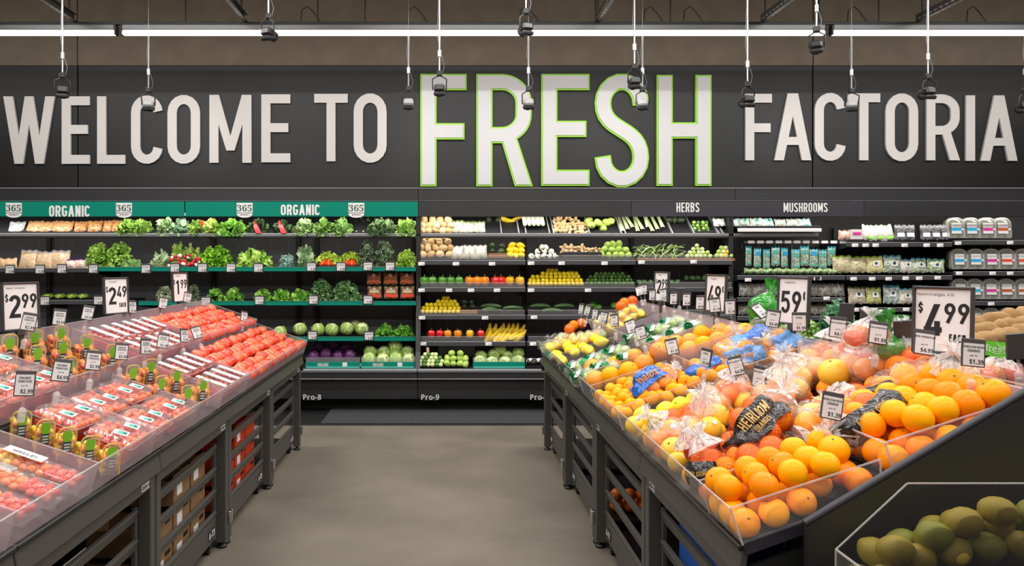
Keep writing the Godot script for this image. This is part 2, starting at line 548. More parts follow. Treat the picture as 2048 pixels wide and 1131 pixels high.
func make_materials() -> void:
	var fine := noise_tex(256, 0.05, "000000", "ffffff", 4)
	var peel := noise_tex(256, 0.09, "303030", "ffffff", 2, FastNoiseLite.TYPE_CELLULAR)
	var crumple := noise_tex(256, 0.02, "000000", "ffffff", 3, FastNoiseLite.TYPE_CELLULAR)
	crumple.as_normal_map = true
	crumple.bump_strength = 14.0
	mat("lamp", "ffffff", 0.4, {"glow": 3.0, "glow_color": "fff6ea"})
	mat("case_lamp", "ffffff", 0.4, {"glow": 1.6, "glow_color": "fffaf2"})
	mat("beige_wall", "a89a8a", 0.85, {"tex": [noise_tex(512, 0.012, "9c9892", "b1ada7", 5), 0.35, true]})
	mat("black_panel", "37373a", 0.55, {"tex": [noise_tex(256, 0.02, "38383b", "434346", 5), 0.5, true]})
	mat("seam", "141415", 0.8)
	mat("ceiling", "5d564e", 0.9)
	mat("store_wall", "8f8880", 0.9)
	mat("concrete", "9a938a", 0.5, {"tex": [noise_tex(1024, 0.006, "a5a099", "c4bfb7", 6), 0.22, true], "spec": 0.35})
	mat("joint", "b3aba0", 0.8)
	mat("slate_tile", "3a3a3f", 0.55, {"tex": [noise_tex(512, 0.02, "313136", "46464b", 5), 0.7, true]})
	mat("rubber_mat", "2e2e31", 0.8, {"bump": [fine, 0.4, 4.0]})
	mat("dark_steel", "2a2a2c", 0.5)
	mat("steel", "b9b9b9", 0.35, {"metal": 0.8})
	mat("bright_rod", "9a9a98", 0.4)
	mat("black_metal", "1a1a1b", 0.45)
	mat("case_black", "1d1d1f", 0.5)
	mat("case_inside", "66666c", 0.5)
	mat("case_inside_dark", "242427", 0.6)
	mat("case_slot", "8a8a8e", 0.5)
	mat("case_grey", "202023", 0.5)
	mat("case_trim", "77777a", 0.4, {"metal": 0.4})
	mat("shelf_edge", "3e3e42", 0.4)
	mat("teal", "067a66", 0.6, {"spec": 0.25})
	mat("teal_dark", "0c5a4c", 0.4)
	mat("white_letter", "c4bfbc", 0.6)
	mat("pale_letter", "c6c4c5", 0.6)
	mat("lime_edge", "8cc81e", 0.45)
	mat("paper", "ece6e6", 0.6)
	mat("paper_dim", "cfcacb", 0.6)
	mat("ink", "1b191b", 0.7)
	mat("ink_soft", "6d686b", 0.7)
	mat("sign_frame", "3f3b3c", 0.45)
	mat("purple_black", "2c2830", 0.5)
	mat("table_grey", "4d4a47", 0.42, {"metal": 0.2})
	mat("table_black", "171718", 0.45)
	mat("table_inside", "121213", 0.8)
	mat("acrylic", "ffffff", 0.05, {"alpha": 0.07})
	mat("acrylic_edge", "d8cecb", 0.2, {"alpha": 0.32})
	mat("milky", "cdb6c0", 0.3, {"alpha": 0.46})
	mat("film", "ffffff", 0.1, {"alpha": 0.035, "crinkle": [crumple, 1.6, 9.0]})
	mat("film_gather", "ffffff", 0.16, {"alpha": 0.34, "crinkle": [crumple, 1.6, 9.0]})
	mat("film_white", "ffffff", 0.14, {"alpha": 0.15, "crinkle": [crumple, 2.0, 9.0]})
	mat("film_pink", "ffe6e0", 0.14, {"alpha": 0.12, "crinkle": [crumple, 2.0, 9.0]})
	mat("chrome", "d0d0d0", 0.15, {"metal": 1.0})
	mat("orange", "fc9800", 0.33, {"bump": [peel, 0.06, 9.0], "spec": 0.3})
	mat("orange_deep", "f98800", 0.33, {"bump": [peel, 0.06, 9.0], "spec": 0.3})
	mat("orange_gold", "ffa800", 0.33, {"bump": [peel, 0.06, 9.0], "spec": 0.3})
	mat("stem_scar", "7d6a22", 0.8)
	mat("orange_red", "fb7a0a", 0.4, {"bump": [peel, 0.06, 9.0]})
	mat("mandarin", "ffa400", 0.4, {"bump": [peel, 0.06, 9.0], "spec": 0.3})
	mat("grapefruit", "f3c234", 0.4, {"bump": [peel, 0.05, 9.0]})
	mat("grapefruit_pink", "fa9a2c", 0.4, {"bump": [peel, 0.05, 9.0]})
	mat("lemon", "f3d413", 0.42, {"bump": [peel, 0.05, 10.0]})
	mat("lemon_shelf", "ecd51c", 0.42)
	mat("lime", "4f7a2c", 0.4)
	mat("lime_dark", "3c5a2c", 0.4)
	mat("tomato", "e8502c", 0.22, {"coat": 0.4})
	mat("tomato_pale", "ee6a44", 0.22, {"coat": 0.4})
	mat("tomato_red", "d33222", 0.22, {"coat": 0.4})
	mat("cherry_orange", "e8741c", 0.2, {"coat": 0.5})
	mat("cherry_red", "d8402a", 0.2, {"coat": 0.5})
	mat("cherry_yellow", "e9b21e", 0.2, {"coat": 0.5})
	mat("potato", "c9a672", 0.75)
	mat("potato_dark", "9a7648", 0.8)
	mat("potato_pale", "d4b689", 0.75)
	mat("ginger", "d2b083", 0.8)
	mat("mushroom", "e9e0cd", 0.6)
	mat("pepper_green", "4f8a2c", 0.25, {"coat": 0.5})
	mat("pepper_orange", "f08c14", 0.25, {"coat": 0.5})
	mat("pepper_red", "d4201c", 0.25, {"coat": 0.5})
	mat("pepper_yellow", "f2b01a", 0.25, {"coat": 0.5})
	mat("stem_green", "5d7a34", 0.6)
	mat("chayote", "a9c458", 0.45)
	mat("avocado", "2d3a22", 0.55)
	mat("cucumber", "48663a", 0.45)
	mat("squash_yellow", "ecc82a", 0.4)
	mat("celery", "c9d89a", 0.5)
	mat("leek_white", "eef0dc", 0.5)
	mat("cabbage", "ccd69a", 0.5)
	mat("cabbage_leaf", "9dbb5c", 0.55, {"back": "56702a"})
	mat("leaf", "ffffff", 0.5, {"vc": true, "back": "808080"})
	mat("skin", "ffffff", 0.45, {"vc": true})
	mat("bag_print", "ffffff", 0.22, {"vc": true})
	mat("label_white", "dcd8d8", 0.5)
	mat("label_green", "7fc62a", 0.5)
	mat("label_dark", "1d4a3c", 0.5)
	mat("label_teal", "4fa99a", 0.5)
	mat("label_blue", "1a9fd0", 0.5)
	mat("label_magenta", "cf2a86", 0.5)
	mat("label_rust", "b5532a", 0.5)
	mat("label_red", "e0442e", 0.5)
	mat("tub_edge", "e2c84e", 0.3, {"alpha": 0.85})
	mat("tub_clear", "ffffff", 0.08, {"alpha": 0.04})
	mat("net_label", "1a1313", 0.25, {"coat": 0.4, "crinkle": [crumple, 1.2, 7.0]})
	mat("gold_ink", "c9a25a", 0.4)
	mat("blue_print", "0a62c4", 0.22, {"coat": 0.4, "crinkle": [crumple, 1.2, 7.0]})
	mat("blue_light", "5aa4e6", 0.3, {"alpha": 0.8, "crinkle": [crumple, 1.2, 7.0]})
	mat("print_orange", "f39a1c", 0.5)
	mat("green_net", "128a4e", 0.5)
	mat("green_tie", "5a9a3c", 0.5)
	mat("fresh_card", "58b41c", 0.5)
	mat("cardboard", "8d6a48", 0.85)
	mat("box_orange", "c23a16", 0.7)
	mat("box_blue", "1f4fa0", 0.6)
	mat("twig", "5a4030", 0.8)
	mat("wood_tray", "8a5a38", 0.7)
	mat("caster", "101010", 0.5)
	mat("radish", "c8203a", 0.4)
	mat("chard_stem", "d42a3a", 0.4)
	mat("purple_cabbage", "5a2a5c", 0.45)
	# netting: red strands with nothing between them
	for e in [["red_net", "e8481a"], ["green_mesh", "159a5a"]]:
		var im := Image.create(64, 64, false, Image.FORMAT_RGBA8)
		im.fill(Color(0, 0, 0, 0))
		for i in 64:
			for j in 64:
				if (i + j) % 16 < 2 or (i - j + 64) % 16 < 2:
					im.set_pixel(i, j, Color(1, 1, 1, 1))
		var m := mat(e[0], e[1], 0.4)
		m.albedo_texture = ImageTexture.create_from_image(im)
		m.transparency = BaseMaterial3D.TRANSPARENCY_ALPHA_SCISSOR
		m.alpha_scissor_threshold = 0.5
		m.uv1_scale = Vector3(8, 5, 1)
		m.cull_mode = BaseMaterial3D.CULL_DISABLED

const WALL_Z := -8.9

func make_room() -> void:
	var x0 := -7.5
	var x1 := 9.0
	var zf := 5.0
	var top := 6.0
	var cx := (x0 + x1) / 2
	# concrete floor of large slabs
	var fl := struct("floor", bx(Vector3(x1 - x0, 0.2, 14.0), 0.0, Vector3(cx, -0.1015, -2.0)), mats.joint)
	var zs := [-8.95, -6.3, -4.22, -1.4, 1.7, 5.0]
	for i in zs.size() - 1:
		for xr in [[x0, -4.4], [-4.4, 4.4], [4.4, x1]]:
			var dz: float = zs[i + 1] - zs[i] - 0.004
			part(fl, "slab", bx(Vector3(xr[1] - xr[0] - 0.004, 0.02, dz), 0.001, Vector3((xr[0] + xr[1]) / 2, -0.01, zs[i] + 0.002 + dz / 2)), mats.concrete)
	var strip := struct("trim_1", bx(Vector3(x1 - x0, 0.006, 1.7), 0.0, Vector3(cx, 0.003, -8.05)), mats.seam)
	var x := x0
	while x < x1 - 0.1:
		for k in 2:
			part(strip, "tile", bx(Vector3(0.78, 0.008, 0.79), 0.002, Vector3(x + 0.4, 0.0065, -7.6 - k * 0.8)), mats.slate_tile)
		x += 0.8
	solo("floor_mat", bx(Vector3(2.34, 0.008, 0.7), 0.003, Vector3(0, 0.004, 0)), mats.rubber_mat, T3(Vector3(-0.02, 0.0105, -7.58)), "black rubber floor mat lying along the foot of the wall case", "mat")
	# back wall: beige above, black sign panels below
	var wl := struct("wall_back", bx(Vector3(x1 - x0, top, 0.2), 0.0, Vector3(cx, top / 2, WALL_Z - 0.16)), mats.seam)
	var split := EYE + (PY - 132.0) * 8.9 / F
	var seams := [x0, ux(157, 8.9), ux(1624, 8.9), x1]
	for i in 3:
		var a: float = seams[i]
		var b: float = seams[i + 1]
		part(wl, "panel", bx(Vector3(b - a - 0.012, top - split, 0.06), 0.003, Vector3((a + b) / 2, (top + split) / 2, WALL_Z)), mats.beige_wall)
		part(wl, "panel", bx(Vector3(b - a - 0.012, split, 0.05), 0.003, Vector3((a + b) / 2, split / 2, WALL_Z - 0.006)), mats.black_panel)
	struct("wall_left", bx(Vector3(0.2, top, 14.2), 0.0, Vector3(x0 - 0.1, top / 2, -2.0)), mats.store_wall)
	struct("wall_right", bx(Vector3(0.2, top, 14.2), 0.0, Vector3(x1 + 0.1, top / 2, -2.0)), mats.store_wall)
	struct("wall_front", bx(Vector3(x1 - x0, top, 0.2), 0.0, Vector3(cx, top / 2, zf + 0.1)), mats.store_wall)
	struct("ceiling", bx(Vector3(x1 - x0 + 0.4, 0.2, 14.4), 0.0, Vector3(cx, top + 0.1, -2.0)), mats.ceiling)

const BAR_D := 7.7

func make_wall_light() -> void:
	# the line of strip lights along the wall
	var y := EYE + (PY - 66.0) * BAR_D / F
	var ends := [[-420.0, 231.0, "at the far left of the wall"], [246.0, 1648.0, "across the middle of the wall above the lettering"], [1664.0, 2500.0, "at the far right of the wall"]]
	for e in ends:
		var xa := ux(e[0], BAR_D)
		var xb := ux(e[1], BAR_D)
		var o := thing("strip_light", "glowing white strip light hung %s" % e[2], "light", Vector3((xa + xb) / 2, y, -BAR_D))
		var w := xb - xa
		part(o, "housing", bx(Vector3(w, 0.055, 0.07), 0.006, Vector3(0, 0.052, 0)), mats.case_trim)
		part(o, "diffuser", bx(Vector3(w, 0.048, 0.055), 0.008), mats.lamp)
		for s in [-1, 1]:
			part(o, "end_cap", bx(Vector3(0.02, 0.1, 0.075), 0.004, Vector3(s * (w / 2 + 0.01), 0.025, 0)), mats.dark_steel)
		area(o, Vector3(0, -0.035, 0), yaw(0, -90), Vector2(w, 0.07), WALL_LIGHT_POWER * 0.7 * w / 6.0, "fffdfa")
		area(o, Vector3(0, 0.0, -0.04), yaw(0, 14), Vector2(w, 0.05), WALL_LIGHT_POWER * 0.42 * w / 6.0, "fffdfa")
	var rail := thing("mounting_rail", "thin dark mounting rail running above the wall strip lights", "rail", Vector3(0, y + 0.1, -BAR_D - 0.02))
	part(rail, "channel", bx(Vector3(15.6, 0.03, 0.05), 0.004, Vector3(0.9, 0, 0)), mats.dark_steel)
	for u in [370.0, 635.0, 730.0, 1192.0, 1342.0, 1640.0, 1760.0]:
		part(rail, "drop_rod", Geo.new().tube([Vector3(ux(u, BAR_D), 0.01, 0), Vector3(ux(u, BAR_D), 1.86, 0)], 0.007, 6).done(), mats.dark_steel)
	for u in [600.0, 815.0, 1040.0, 1290.0, 1370.0, 1700.0, 1940.0]:
		var c := Vector3(ux(u, BAR_D), 0.02, -0.03)
		part(rail, "cable_loop", Geo.new().tube([c, c + Vector3(0.01, 0.13, 0), c + Vector3(0.07, 0.17, 0), c + Vector3(0.13, 0.11, 0), c + Vector3(0.2, 0.01, 0)], 0.006, 6).done(), mats.black_metal)
	# slotted struts running from the rail towards the sales floor
	var k := 0
	for u in [148.0, 488.0, 1192.0, 1522.0, 1832.0]:
		var xx := ux(u, BAR_D)
		var s := thing("slotted_strut", "dark perforated ceiling strut above the strip lights, %s one along from the left" % ORD[k], "strut", Vector3(xx, y + 0.15, -BAR_D))
		var g := Geo.new()
		g.box(Vector3(0, 0, 1.7), Vector3(0.006, 0.075, 3.4)); g.box(Vector3(0.02, 0.035, 1.7), Vector3(0.04, 0.006, 3.4)); g.box(Vector3(0.02, -0.035, 1.7), Vector3(0.04, 0.006, 3.4))
		part(s, "channel", g.done(), mats.table_grey)
		var sl := Geo.new()
		for j in 40:
			sl.box(Vector3(-0.004, -0.012, 0.06 + j * 0.083), Vector3(0.002, 0.014, 0.045))
			sl.box(Vector3(0.02, -0.0385, 0.06 + j * 0.083), Vector3(0.014, 0.002, 0.045))
		var slots := part(s, "slots", sl.done(), mats.bright_rod)
		slots.set_meta("kind", "stuff")
		part(s, "drop_rod", Geo.new().tube([Vector3(0, 0.03, 0.1), Vector3(0, 1.7, 0.1)], 0.008, 6).done(), mats.dark_steel)
		k += 1

func make_spots() -> void:
	# [u of the head, v of the head, depth, v where the stem starts, turn, bright face]
	var list := [[125, 182, 7.0, -60, 20, 0], [297, 209, 7.6, 74, 8, 1], [537, 66, 6.6, -80, -25, 0], [817, 206, 7.6, 74, 0, 1], [879, 178, 7.0, -60, 0, 0], [1052, 56, 6.6, -80, 20, 0], [1057, 206, 7.6, 74, 0, 1], [1269, 164, 7.1, -60, 0, 0], [1285, 207, 7.6, 74, -6, 1], [1495, 200, 6.9, -60, 15, 0], [1633, 92, 6.6, -80, -25, 0], [1703, 210, 7.6, 74, -14, 1], [1856, 184, 7.0, -60, 10, 0], [2050, 212, 7.2, 74, 0, 0]]
	var rod_z := {}
	var k := 0
	for s in list:
		var p := at(s[0], s[1], s[2])
		var o := thing("spotlight", "%s spotlight on a thin pendant stem, %s from the left of those before the lettering" % ["pale" if s[5] else "black", ORD[k]], "spotlight", p)
		var b := yaw(s[4], 12)
		part(o, "head", Geo.new().box(Vector3(0, 0.0, -0.01), Vector3(0.1, 0.07, 0.12), b * yaw(0, -22), 0.016).done(), mats.black_metal if s[5] == 0 else mats.bright_rod)
		part(o, "lens_ring", Geo.new().lathe([Vector2(0.0, 0.0), Vector2(0.044, 0.0), Vector2(0.046, 0.012), Vector2(0, 0.014)], 14, Transform3D(b * yaw(0, -112), b * yaw(0, -22) * Vector3(0, 0, -0.07))).done(), mats.black_metal)
		var trim := Geo.new()
		trim.box(Vector3(0, -0.045, 0.0), Vector3(0.108, 0.04, 0.11), b, 0.012)
		part(o, "lower_case", trim.done(), mats.black_metal)
		part(o, "yoke", Geo.new().tube([b * Vector3(-0.062, -0.01, 0), b * Vector3(-0.066, 0.09, 0), Vector3(0, 0.13, 0), b * Vector3(0.066, 0.09, 0), b * Vector3(0.062, -0.01, 0)], 0.007, 6).done(), mats.black_metal)
		part(o, "track_block", bx(Vector3(0.05, 0.05, 0.05), 0.006, Vector3(0, 0.145, 0)), mats.black_metal)
		var high: float = (s[1] - s[3]) * s[2] / F
		part(o, "stem", Geo.new().tube([Vector3(0, 0.17, 0), Vector3(0, high, 0)], [0.007, 0.009], 8).done(), mats.bright_rod if s[2] > 7.3 else mats.steel)
		part(o, "collar", Geo.new().tube([Vector3(0, 0.3, 0), Vector3(0, 0.36, 0)], 0.018, 8).done(), mats.steel)
		part(o, "power_cord", Geo.new().tube([Vector3(0.03, 0.15, 0), Vector3(0.045, 0.22, 0), Vector3(0.012, 0.33, 0), Vector3(-0.02, 0.5, 0), Vector3(0.0, high - 0.02, 0)], 0.0025, 5).done(), mats.case_trim)
		part(o, "hang_wire", Geo.new().tube([Vector3(0, high, 0), Vector3(0.0, 6.0 - p.y, 0)], 0.003, 5).done(), mats.steel)
		var sp := SpotLight3D.new()
		sp.name = "beam"
		sp.spot_angle = 38.0
		sp.spot_angle_attenuation = 0.9
		sp.light_energy = SPOT_POWER * (0.6 if s[1] < 120 else 1.0)
		sp.light_color = Color("fffdfa")
		sp.light_size = 0.04
		sp.spot_range = 30.0
		sp.spot_attenuation = 2.0
		sp.shadow_enabled = true
		var to := Vector3(p.x * 1.02, 3.0, WALL_Z) - p
		sp.transform = Transform3D(Basis.looking_at(to.normalized(), Vector3.UP), to.normalized() * 0.13)
		o.add_child(sp)
		k += 1

func make_lettering() -> void:
	var d := 8.84
	# [letter, u from, u to, v top, v foot]
	var words := [["WELCOME", [["W", 5, 108, 192, 327], ["E", 122, 178, 192, 327], ["L", 193, 249, 192, 327], ["C", 261, 324, 190, 327], ["O", 334, 399, 189, 327], ["M", 418, 502, 189, 325], ["E", 522, 580, 188, 324]]], ["TO", [["T", 628, 695, 187, 322], ["O", 707, 773, 186, 325]]], ["FACTORIA", [["F", 1492, 1545, 187, 320], ["A", 1550, 1624, 186, 320], ["C", 1631, 1693, 185, 321], ["T", 1697, 1762, 186, 320], ["O", 1773, 1838, 186, 322], ["R", 1855, 1921, 188, 320], ["I", 1934, 1952, 190, 321], ["A", 1964, 2037, 190, 321]]]]
	for wd in words:
		var counts := {}
		for l in wd[1]:
			counts[l[0]] = int(counts.get(l[0], 0)) + 1
			var p := at(l[1], l[4], d)
			var size: float = (l[4] - l[3]) * d / F
			var w: float = (l[2] - l[1]) * d / F / size
			var g := Geo.new()
			letter_geo(g, l[0], w, 0.132 if l[0] != "I" else w, 0, 0, size, -0.04, -0.014)
			var which := ""
			if wd[0].count(l[0]) > 1:
				which = ORD[counts[l[0]] - 1] + " "
			solo("wall_letter", g.done(), mats.white_letter, T3(p), "pale condensed capital %s on the black wall, %s%s of the word %s" % [l[0], which, l[0], wd[0]], "letter", "pale wall letters")
	for l in [["F", 844, 930, 151, 369], ["R", 956, 1060, 151, 369], ["E", 1086, 1176, 151, 368], ["S", 1193, 1295, 150, 371], ["H", 1317, 1420, 153, 368]]:
		var p := at(l[1], l[4], d)
		var size: float = (l[4] - l[3]) * d / F
		var w: float = (l[2] - l[1]) * d / F / size
		var o := thing("fresh_letter", "tall white capital %s with a lime green edge in the word FRESH" % l[0], "letter", p, "tall green-edged letters")
		var g := Geo.new()
		letter_geo(g, l[0], w, 0.118, 0, 0, size, -0.02, 0.006)
		part(o, "face", g.done(), mats.pale_letter)
		g = Geo.new()
		letter_geo(g, l[0], w, 0.118, 0, 0, size, -0.04, -0.004, 0.02)
		part(o, "edge", g.done(), mats.lime_edge)

# ---------------------------------------------------------------- the refrigerated wall case
const LIP_D := 7.75
const SHELF_D := 8.0
const INNER_D := 8.56

func sy(w: float, d := SHELF_D) -> float:
	return EYE - (w - PY) * d / F

func shelf(o: Node3D, u0: float, u1: float, w: float, edge: String, d := SHELF_D) -> void:
	var xa := ux(u0, d)
	var xb := ux(u1, d)
	var y := sy(w, d)
	var s := part(o, "shelf", bx(Vector3(xb - xa, 0.018, INNER_D - d), 0.003, Vector3((xa + xb) / 2, y - 0.004, -(INNER_D + d) / 2)), mats.case_grey)
	part(s, "edge_strip", bx(Vector3(xb - xa, 0.044, 0.016), 0.004, Vector3((xa + xb) / 2, y - 0.012, -d + 0.009)), mats[edge])
	if u0 > 836 and u1 < 1466:
		part(s, "clear_rail", bx(Vector3(xb - xa - 0.02, 0.055, 0.004), 0.001, Vector3((xa + xb) / 2, y + 0.04, -d + 0.012)), mats.tub_clear)
		part(s, "rail_edge", bx(Vector3(xb - xa - 0.02, 0.004, 0.005), 0.001, Vector3((xa + xb) / 2, y + 0.068, -d + 0.012)), mats.acrylic_edge)
	part(s, "edge_bead", bx(Vector3(xb - xa, 0.01, 0.022), 0.003, Vector3((xa + xb) / 2, y + 0.01, -d + 0.008)), mats.case_trim if edge != "teal" else mats.teal_dark)
	for x in [xa + 0.004, xb - 0.004]:
		part(s, "bracket", Geo.new().prism(pl([0, 0, INNER_D - d, 0, INNER_D - d, -0.1, 0, -0.03]), -0.003, 0.003, T3(Vector3(x, y - 0.01, -d), Basis(Vector3(0, 0, -1), Vector3(0, 1, 0), Vector3(1, 0, 0)))).done(), mats.case_black)

func make_case() -> void:
	var units := [["produce_case", -430.0, 836.4, "long refrigerated wall case with teal organic shelf edges, first of the three"], ["produce_case", 836.6, 1467.9, "black refrigerated wall case with five tiers of loose vegetables, beside the teal one"], ["produce_case", 1468.1, 2440.0, "black refrigerated wall case for herbs, mushrooms and salad boxes"]]
	var k := 0
	for e in units:
		var d := LIP_D
		var xa := ux(e[1], 8.0)
		var xb := ux(e[2], 8.0)
		var w := xb - xa
		var mx := (xa + xb) / 2
		var o := thing(e[0], e[3], "refrigerated case", Vector3())
		part(o, "kick_plate", bx(Vector3(w, 0.13, 0.75), 0.0, Vector3(mx, 0.075, -8.35)), mats.table_inside)
		part(o, "base_panel", bx(Vector3(w, 0.235, 0.9), 0.006, Vector3(mx, 0.2575, -8.25)), mats.case_black)
		part(o, "bumper", bx(Vector3(w, 0.062, 0.93), 0.008, Vector3(mx, 0.39, -8.225)), mats.case_black)
		part(o, "bumper_bead", bx(Vector3(w, 0.012, 0.02), 0.004, Vector3(mx, 0.356, -d - 0.01)), mats.case_trim)
		part(o, "front_lip", bx(Vector3(w, 0.04, 0.06), 0.01, Vector3(mx, 0.438, -d - 0.03)), mats.case_trim)
		part(o, "deck", bx(Vector3(w, 0.02, 0.8), 0.003, Vector3(mx, 0.437, -8.19)), mats.case_grey)
		part(o, "inner_back", bx(Vector3(w, 1.9, 0.04), 0.0, Vector3(mx, 1.39, -INNER_D - 0.03)), mats.case_inside if k < 2 else mats.case_inside_dark)
		var sl := Geo.new()
		var x := xa + 0.12
		while x < xb - 0.05:
			for yy in [1.74, 1.42, 1.14, 0.86, 0.6]:
				sl.box(Vector3(x, yy, -INNER_D - 0.009), Vector3(0.009, 0.055, 0.004))
			x += 0.19
		part(o, "slots", sl.done(), mats.case_slot).set_meta("kind", "stuff")
		part(o, "canopy", bx(Vector3(w, 0.25, 0.86), 0.01, Vector3(mx, 2.22, -8.42)), mats.case_black)
		part(o, "fascia", bx(Vector3(w, 0.128, 0.03), 0.004, Vector3(mx, 2.281, -7.975)), mats.case_grey)
		part(o, "fascia_bead", bx(Vector3(w, 0.007, 0.03), 0.002, Vector3(mx, 2.348, -7.968)), mats.bright_rod)
		part(o, "sign_bead", bx(Vector3(w, 0.006, 0.034), 0.002, Vector3(mx, 2.213, -7.966)), mats.case_trim)
		var lamp := part(o, "lamp_tube", Geo.new().tube([Vector3(xa + 0.05, 2.075, -8.04), Vector3(xb - 0.05, 2.075, -8.04)], 0.014, 8).done(), mats.case_lamp)
		area(o, Vector3(mx, 2.055, -8.04), yaw(0, -70), Vector2(w - 0.1, 0.05), CASE_LIGHT_POWER * (1.0 if k < 2 else 0.55) * w / 4.0, "fffaf0")
		area(o, Vector3(mx, 2.06, -8.06), yaw(0, -20), Vector2(w - 0.1, 0.03), CASE_LIGHT_POWER * 0.35 * w / 4.0, "fffaf0")
		for xs in [xa + 0.012, xb - 0.012]:
			part(o, "end_panel", Geo.new().prism(pl([0, 0.44, 0.84, 0.44, 0.84, 2.05, 0.3, 2.05, 0.3, 1.2, 0.12, 0.62]), -0.012, 0.012, T3(Vector3(xs, 0, -7.78), Basis(Vector3(0, 0, -1), Vector3(0, 1, 0), Vector3(1, 0, 0)))).done(), mats.case_black)
		# the tilted top display with its front board
		var u0: float = e[1]
		var u1: float = e[2]
		if k == 2:
			u1 = 1645.0
		var ta := ux(u0, 8.0)
		var tb := ux(u1, 8.0)
		var tray := part(o, "top_display", bx(Vector3(tb - ta, 0.02, 0.52), 0.003, Vector3((ta + tb) / 2, 1.985, -8.32), yaw(0, 34)), mats.case_grey)
		part(tray, "front_board", bx(Vector3(tb - ta, 0.036, 0.02), 0.005, Vector3((ta + tb) / 2, 1.856, -8.09)), mats.case_trim)
		part(tray, "front_shadow_board", bx(Vector3(tb - ta, 0.018, 0.03), 0.004, Vector3((ta + tb) / 2, 1.832, -8.1)), mats.case_black)
		part(o, "lamp_tube", Geo.new().tube([Vector3(ta + 0.05, 1.842, -8.135), Vector3(tb - 0.05, 1.842, -8.135)], 0.007, 8).done(), mats.case_lamp)
		area(o, Vector3((ta + tb) / 2, 1.829, -8.14), yaw(0, -50), Vector2(tb - ta - 0.1, 0.03), 0.15 * (tb - ta) / 4.0, "fffaf2")
		for un in ([838.0, 1052.0, 1272.0, 1462.0] if k == 1 else [80.0, 416.0, 590.0, 628.0, 828.0] if k == 0 else [1484.0, 1688.0, 1898.0]):
			part(o, "upright", bx(Vector3(0.05, 1.5, 0.03), 0.004, Vector3(clampf(ux(un, 8.35), xa + 0.04, xb - 0.04), 1.2, -8.54)), mats.case_black)
		if k == 0:
			for s in [[-430.0, 190.0, 538.0, "shelf_edge"], [192.0, 832.0, 536.0, "teal"], [82.0, 205.0, 602.0, "shelf_edge"], [278.0, 832.0, 604.0, "teal"], [-430.0, 832.0, 675.0, "teal"]]:
				shelf(o, s[0], s[1], s[2], s[3])
			part(o, "top_valance", bx(Vector3(ux(280, 8.4) - ux(-430, 8.4), 0.02, 0.3), 0.003, Vector3((ux(-430, 8.4) + ux(280, 8.4)) / 2, sy(602), -8.4)), mats.case_grey)
		elif k == 1:
			for w2 in [523.0, 577.0, 632.0, 685.0]:
				for b in [[840.0, 1051.0], [1054.0, 1271.0], [1274.0, 1464.0]]:
					shelf(o, b[0], b[1], w2, "shelf_edge")
		else:
			for s in [[1474.0, 1689.0, 553.0], [1474.0, 1689.0, 597.0], [1474.0, 1689.0, 634.0], [1692.0, 1903.0, 487.0], [1692.0, 1903.0, 553.0], [1692.0, 1903.0, 617.0], [1906.0, 2440.0, 483.0], [1906.0, 2440.0, 545.0], [1906.0, 2440.0, 604.0], [1906.0, 2440.0, 662.0], [1692.0, 1903.0, 690.0], [1474.0, 1689.0, 690.0]]:
				shelf(o, s[0], s[1], s[2], "shelf_edge")
			var lit := part(o, "lit_shelf", bx(Vector3(ux(1641, 8.05) - ux(1474, 8.05), 0.03, 0.3), 0.004, Vector3((ux(1641, 8.05) + ux(1474, 8.05)) / 2, sy(454, 8.05), -8.2)), mats.case_grey)
			part(lit, "edge_strip", bx(Vector3(ux(1641, 8.05) - ux(1474, 8.05), 0.04, 0.02), 0.006, Vector3((ux(1641, 8.05) + ux(1474, 8.05)) / 2, sy(460, 8.05), -8.03)), mats.paper)
		k += 1
	# header signs below the canopy
	var hd := 7.955
	for h in [[-430.0, 369.0, "teal", "teal header sign reading ORGANIC between two white 365 shields, the first one", [["ORGANIC", 140.0, 433.0, 22.0]], [29.0, 249.0]], [371.0, 836.0, "teal", "teal header sign reading ORGANIC between two white 365 shields, beside the black header", [["ORGANIC", 601.0, 430.0, 21.0]], [490.0, 713.0]], [836.6, 1262.0, "case_grey", "blank black header board above the potatoes and ginger", [], []], [1262.4, 1727.0, "purple_black", "dark purple header sign reading HERBS and MUSHROOMS", [["HERBS", 1375.0, 424.0, 19.0], ["MUSHROOMS", 1610.0, 424.0, 18.5]], []], [1727.6, 2440.0, "case_grey", "blank black header board above the salad boxes", [], []]]:
		var xa := ux(h[0], hd)
		var xb := ux(h[1], hd)
		var y0 := EYE - (433.0 - PY) * hd / F
		var o := thing("header_sign", h[3], "sign", Vector3((xa + xb) / 2, y0, -hd))
		part(o, "board", bx(Vector3(xb - xa, 0.158, 0.02), 0.003, Vector3(0, 0.079, 0)), mats[h[2]])
		for t in h[4]:
			part(o, "lettering", line_mesh(t[0], t[3] * hd / F, 0.165 if h[2] == "teal" else 0.13, 1.0 if h[2] == "teal" else 0.86, 0.004), mats.label_white, T3(Vector3(ux(t[1], hd) - (xa + xb) / 2, EYE - (t[2] - PY) * hd / F - y0, 0.01)))
		for u in h[5]:
			var sh := part(o, "shield", Geo.new().prism(pl([-0.084, 0.155, -0.084, 0.035, -0.072, 0.016, -0.04, 0.002, 0, -0.002, 0.04, 0.002, 0.072, 0.016, 0.084, 0.035, 0.084, 0.155]), 0.01, 0.016).done(), mats.label_white, T3(Vector3(ux(u, hd) - (xa + xb) / 2, -0.01, 0)))
			part(sh, "numerals", print_mesh("365", 0.072, "Droid Serif"), mats.label_dark, T3(Vector3(0, 0.1, 0.0165)))
			part(sh, "small_print", print_mesh("WHOLE FOODS", 0.018), mats.ink_soft, T3(Vector3(0, 0.05, 0.0165)))
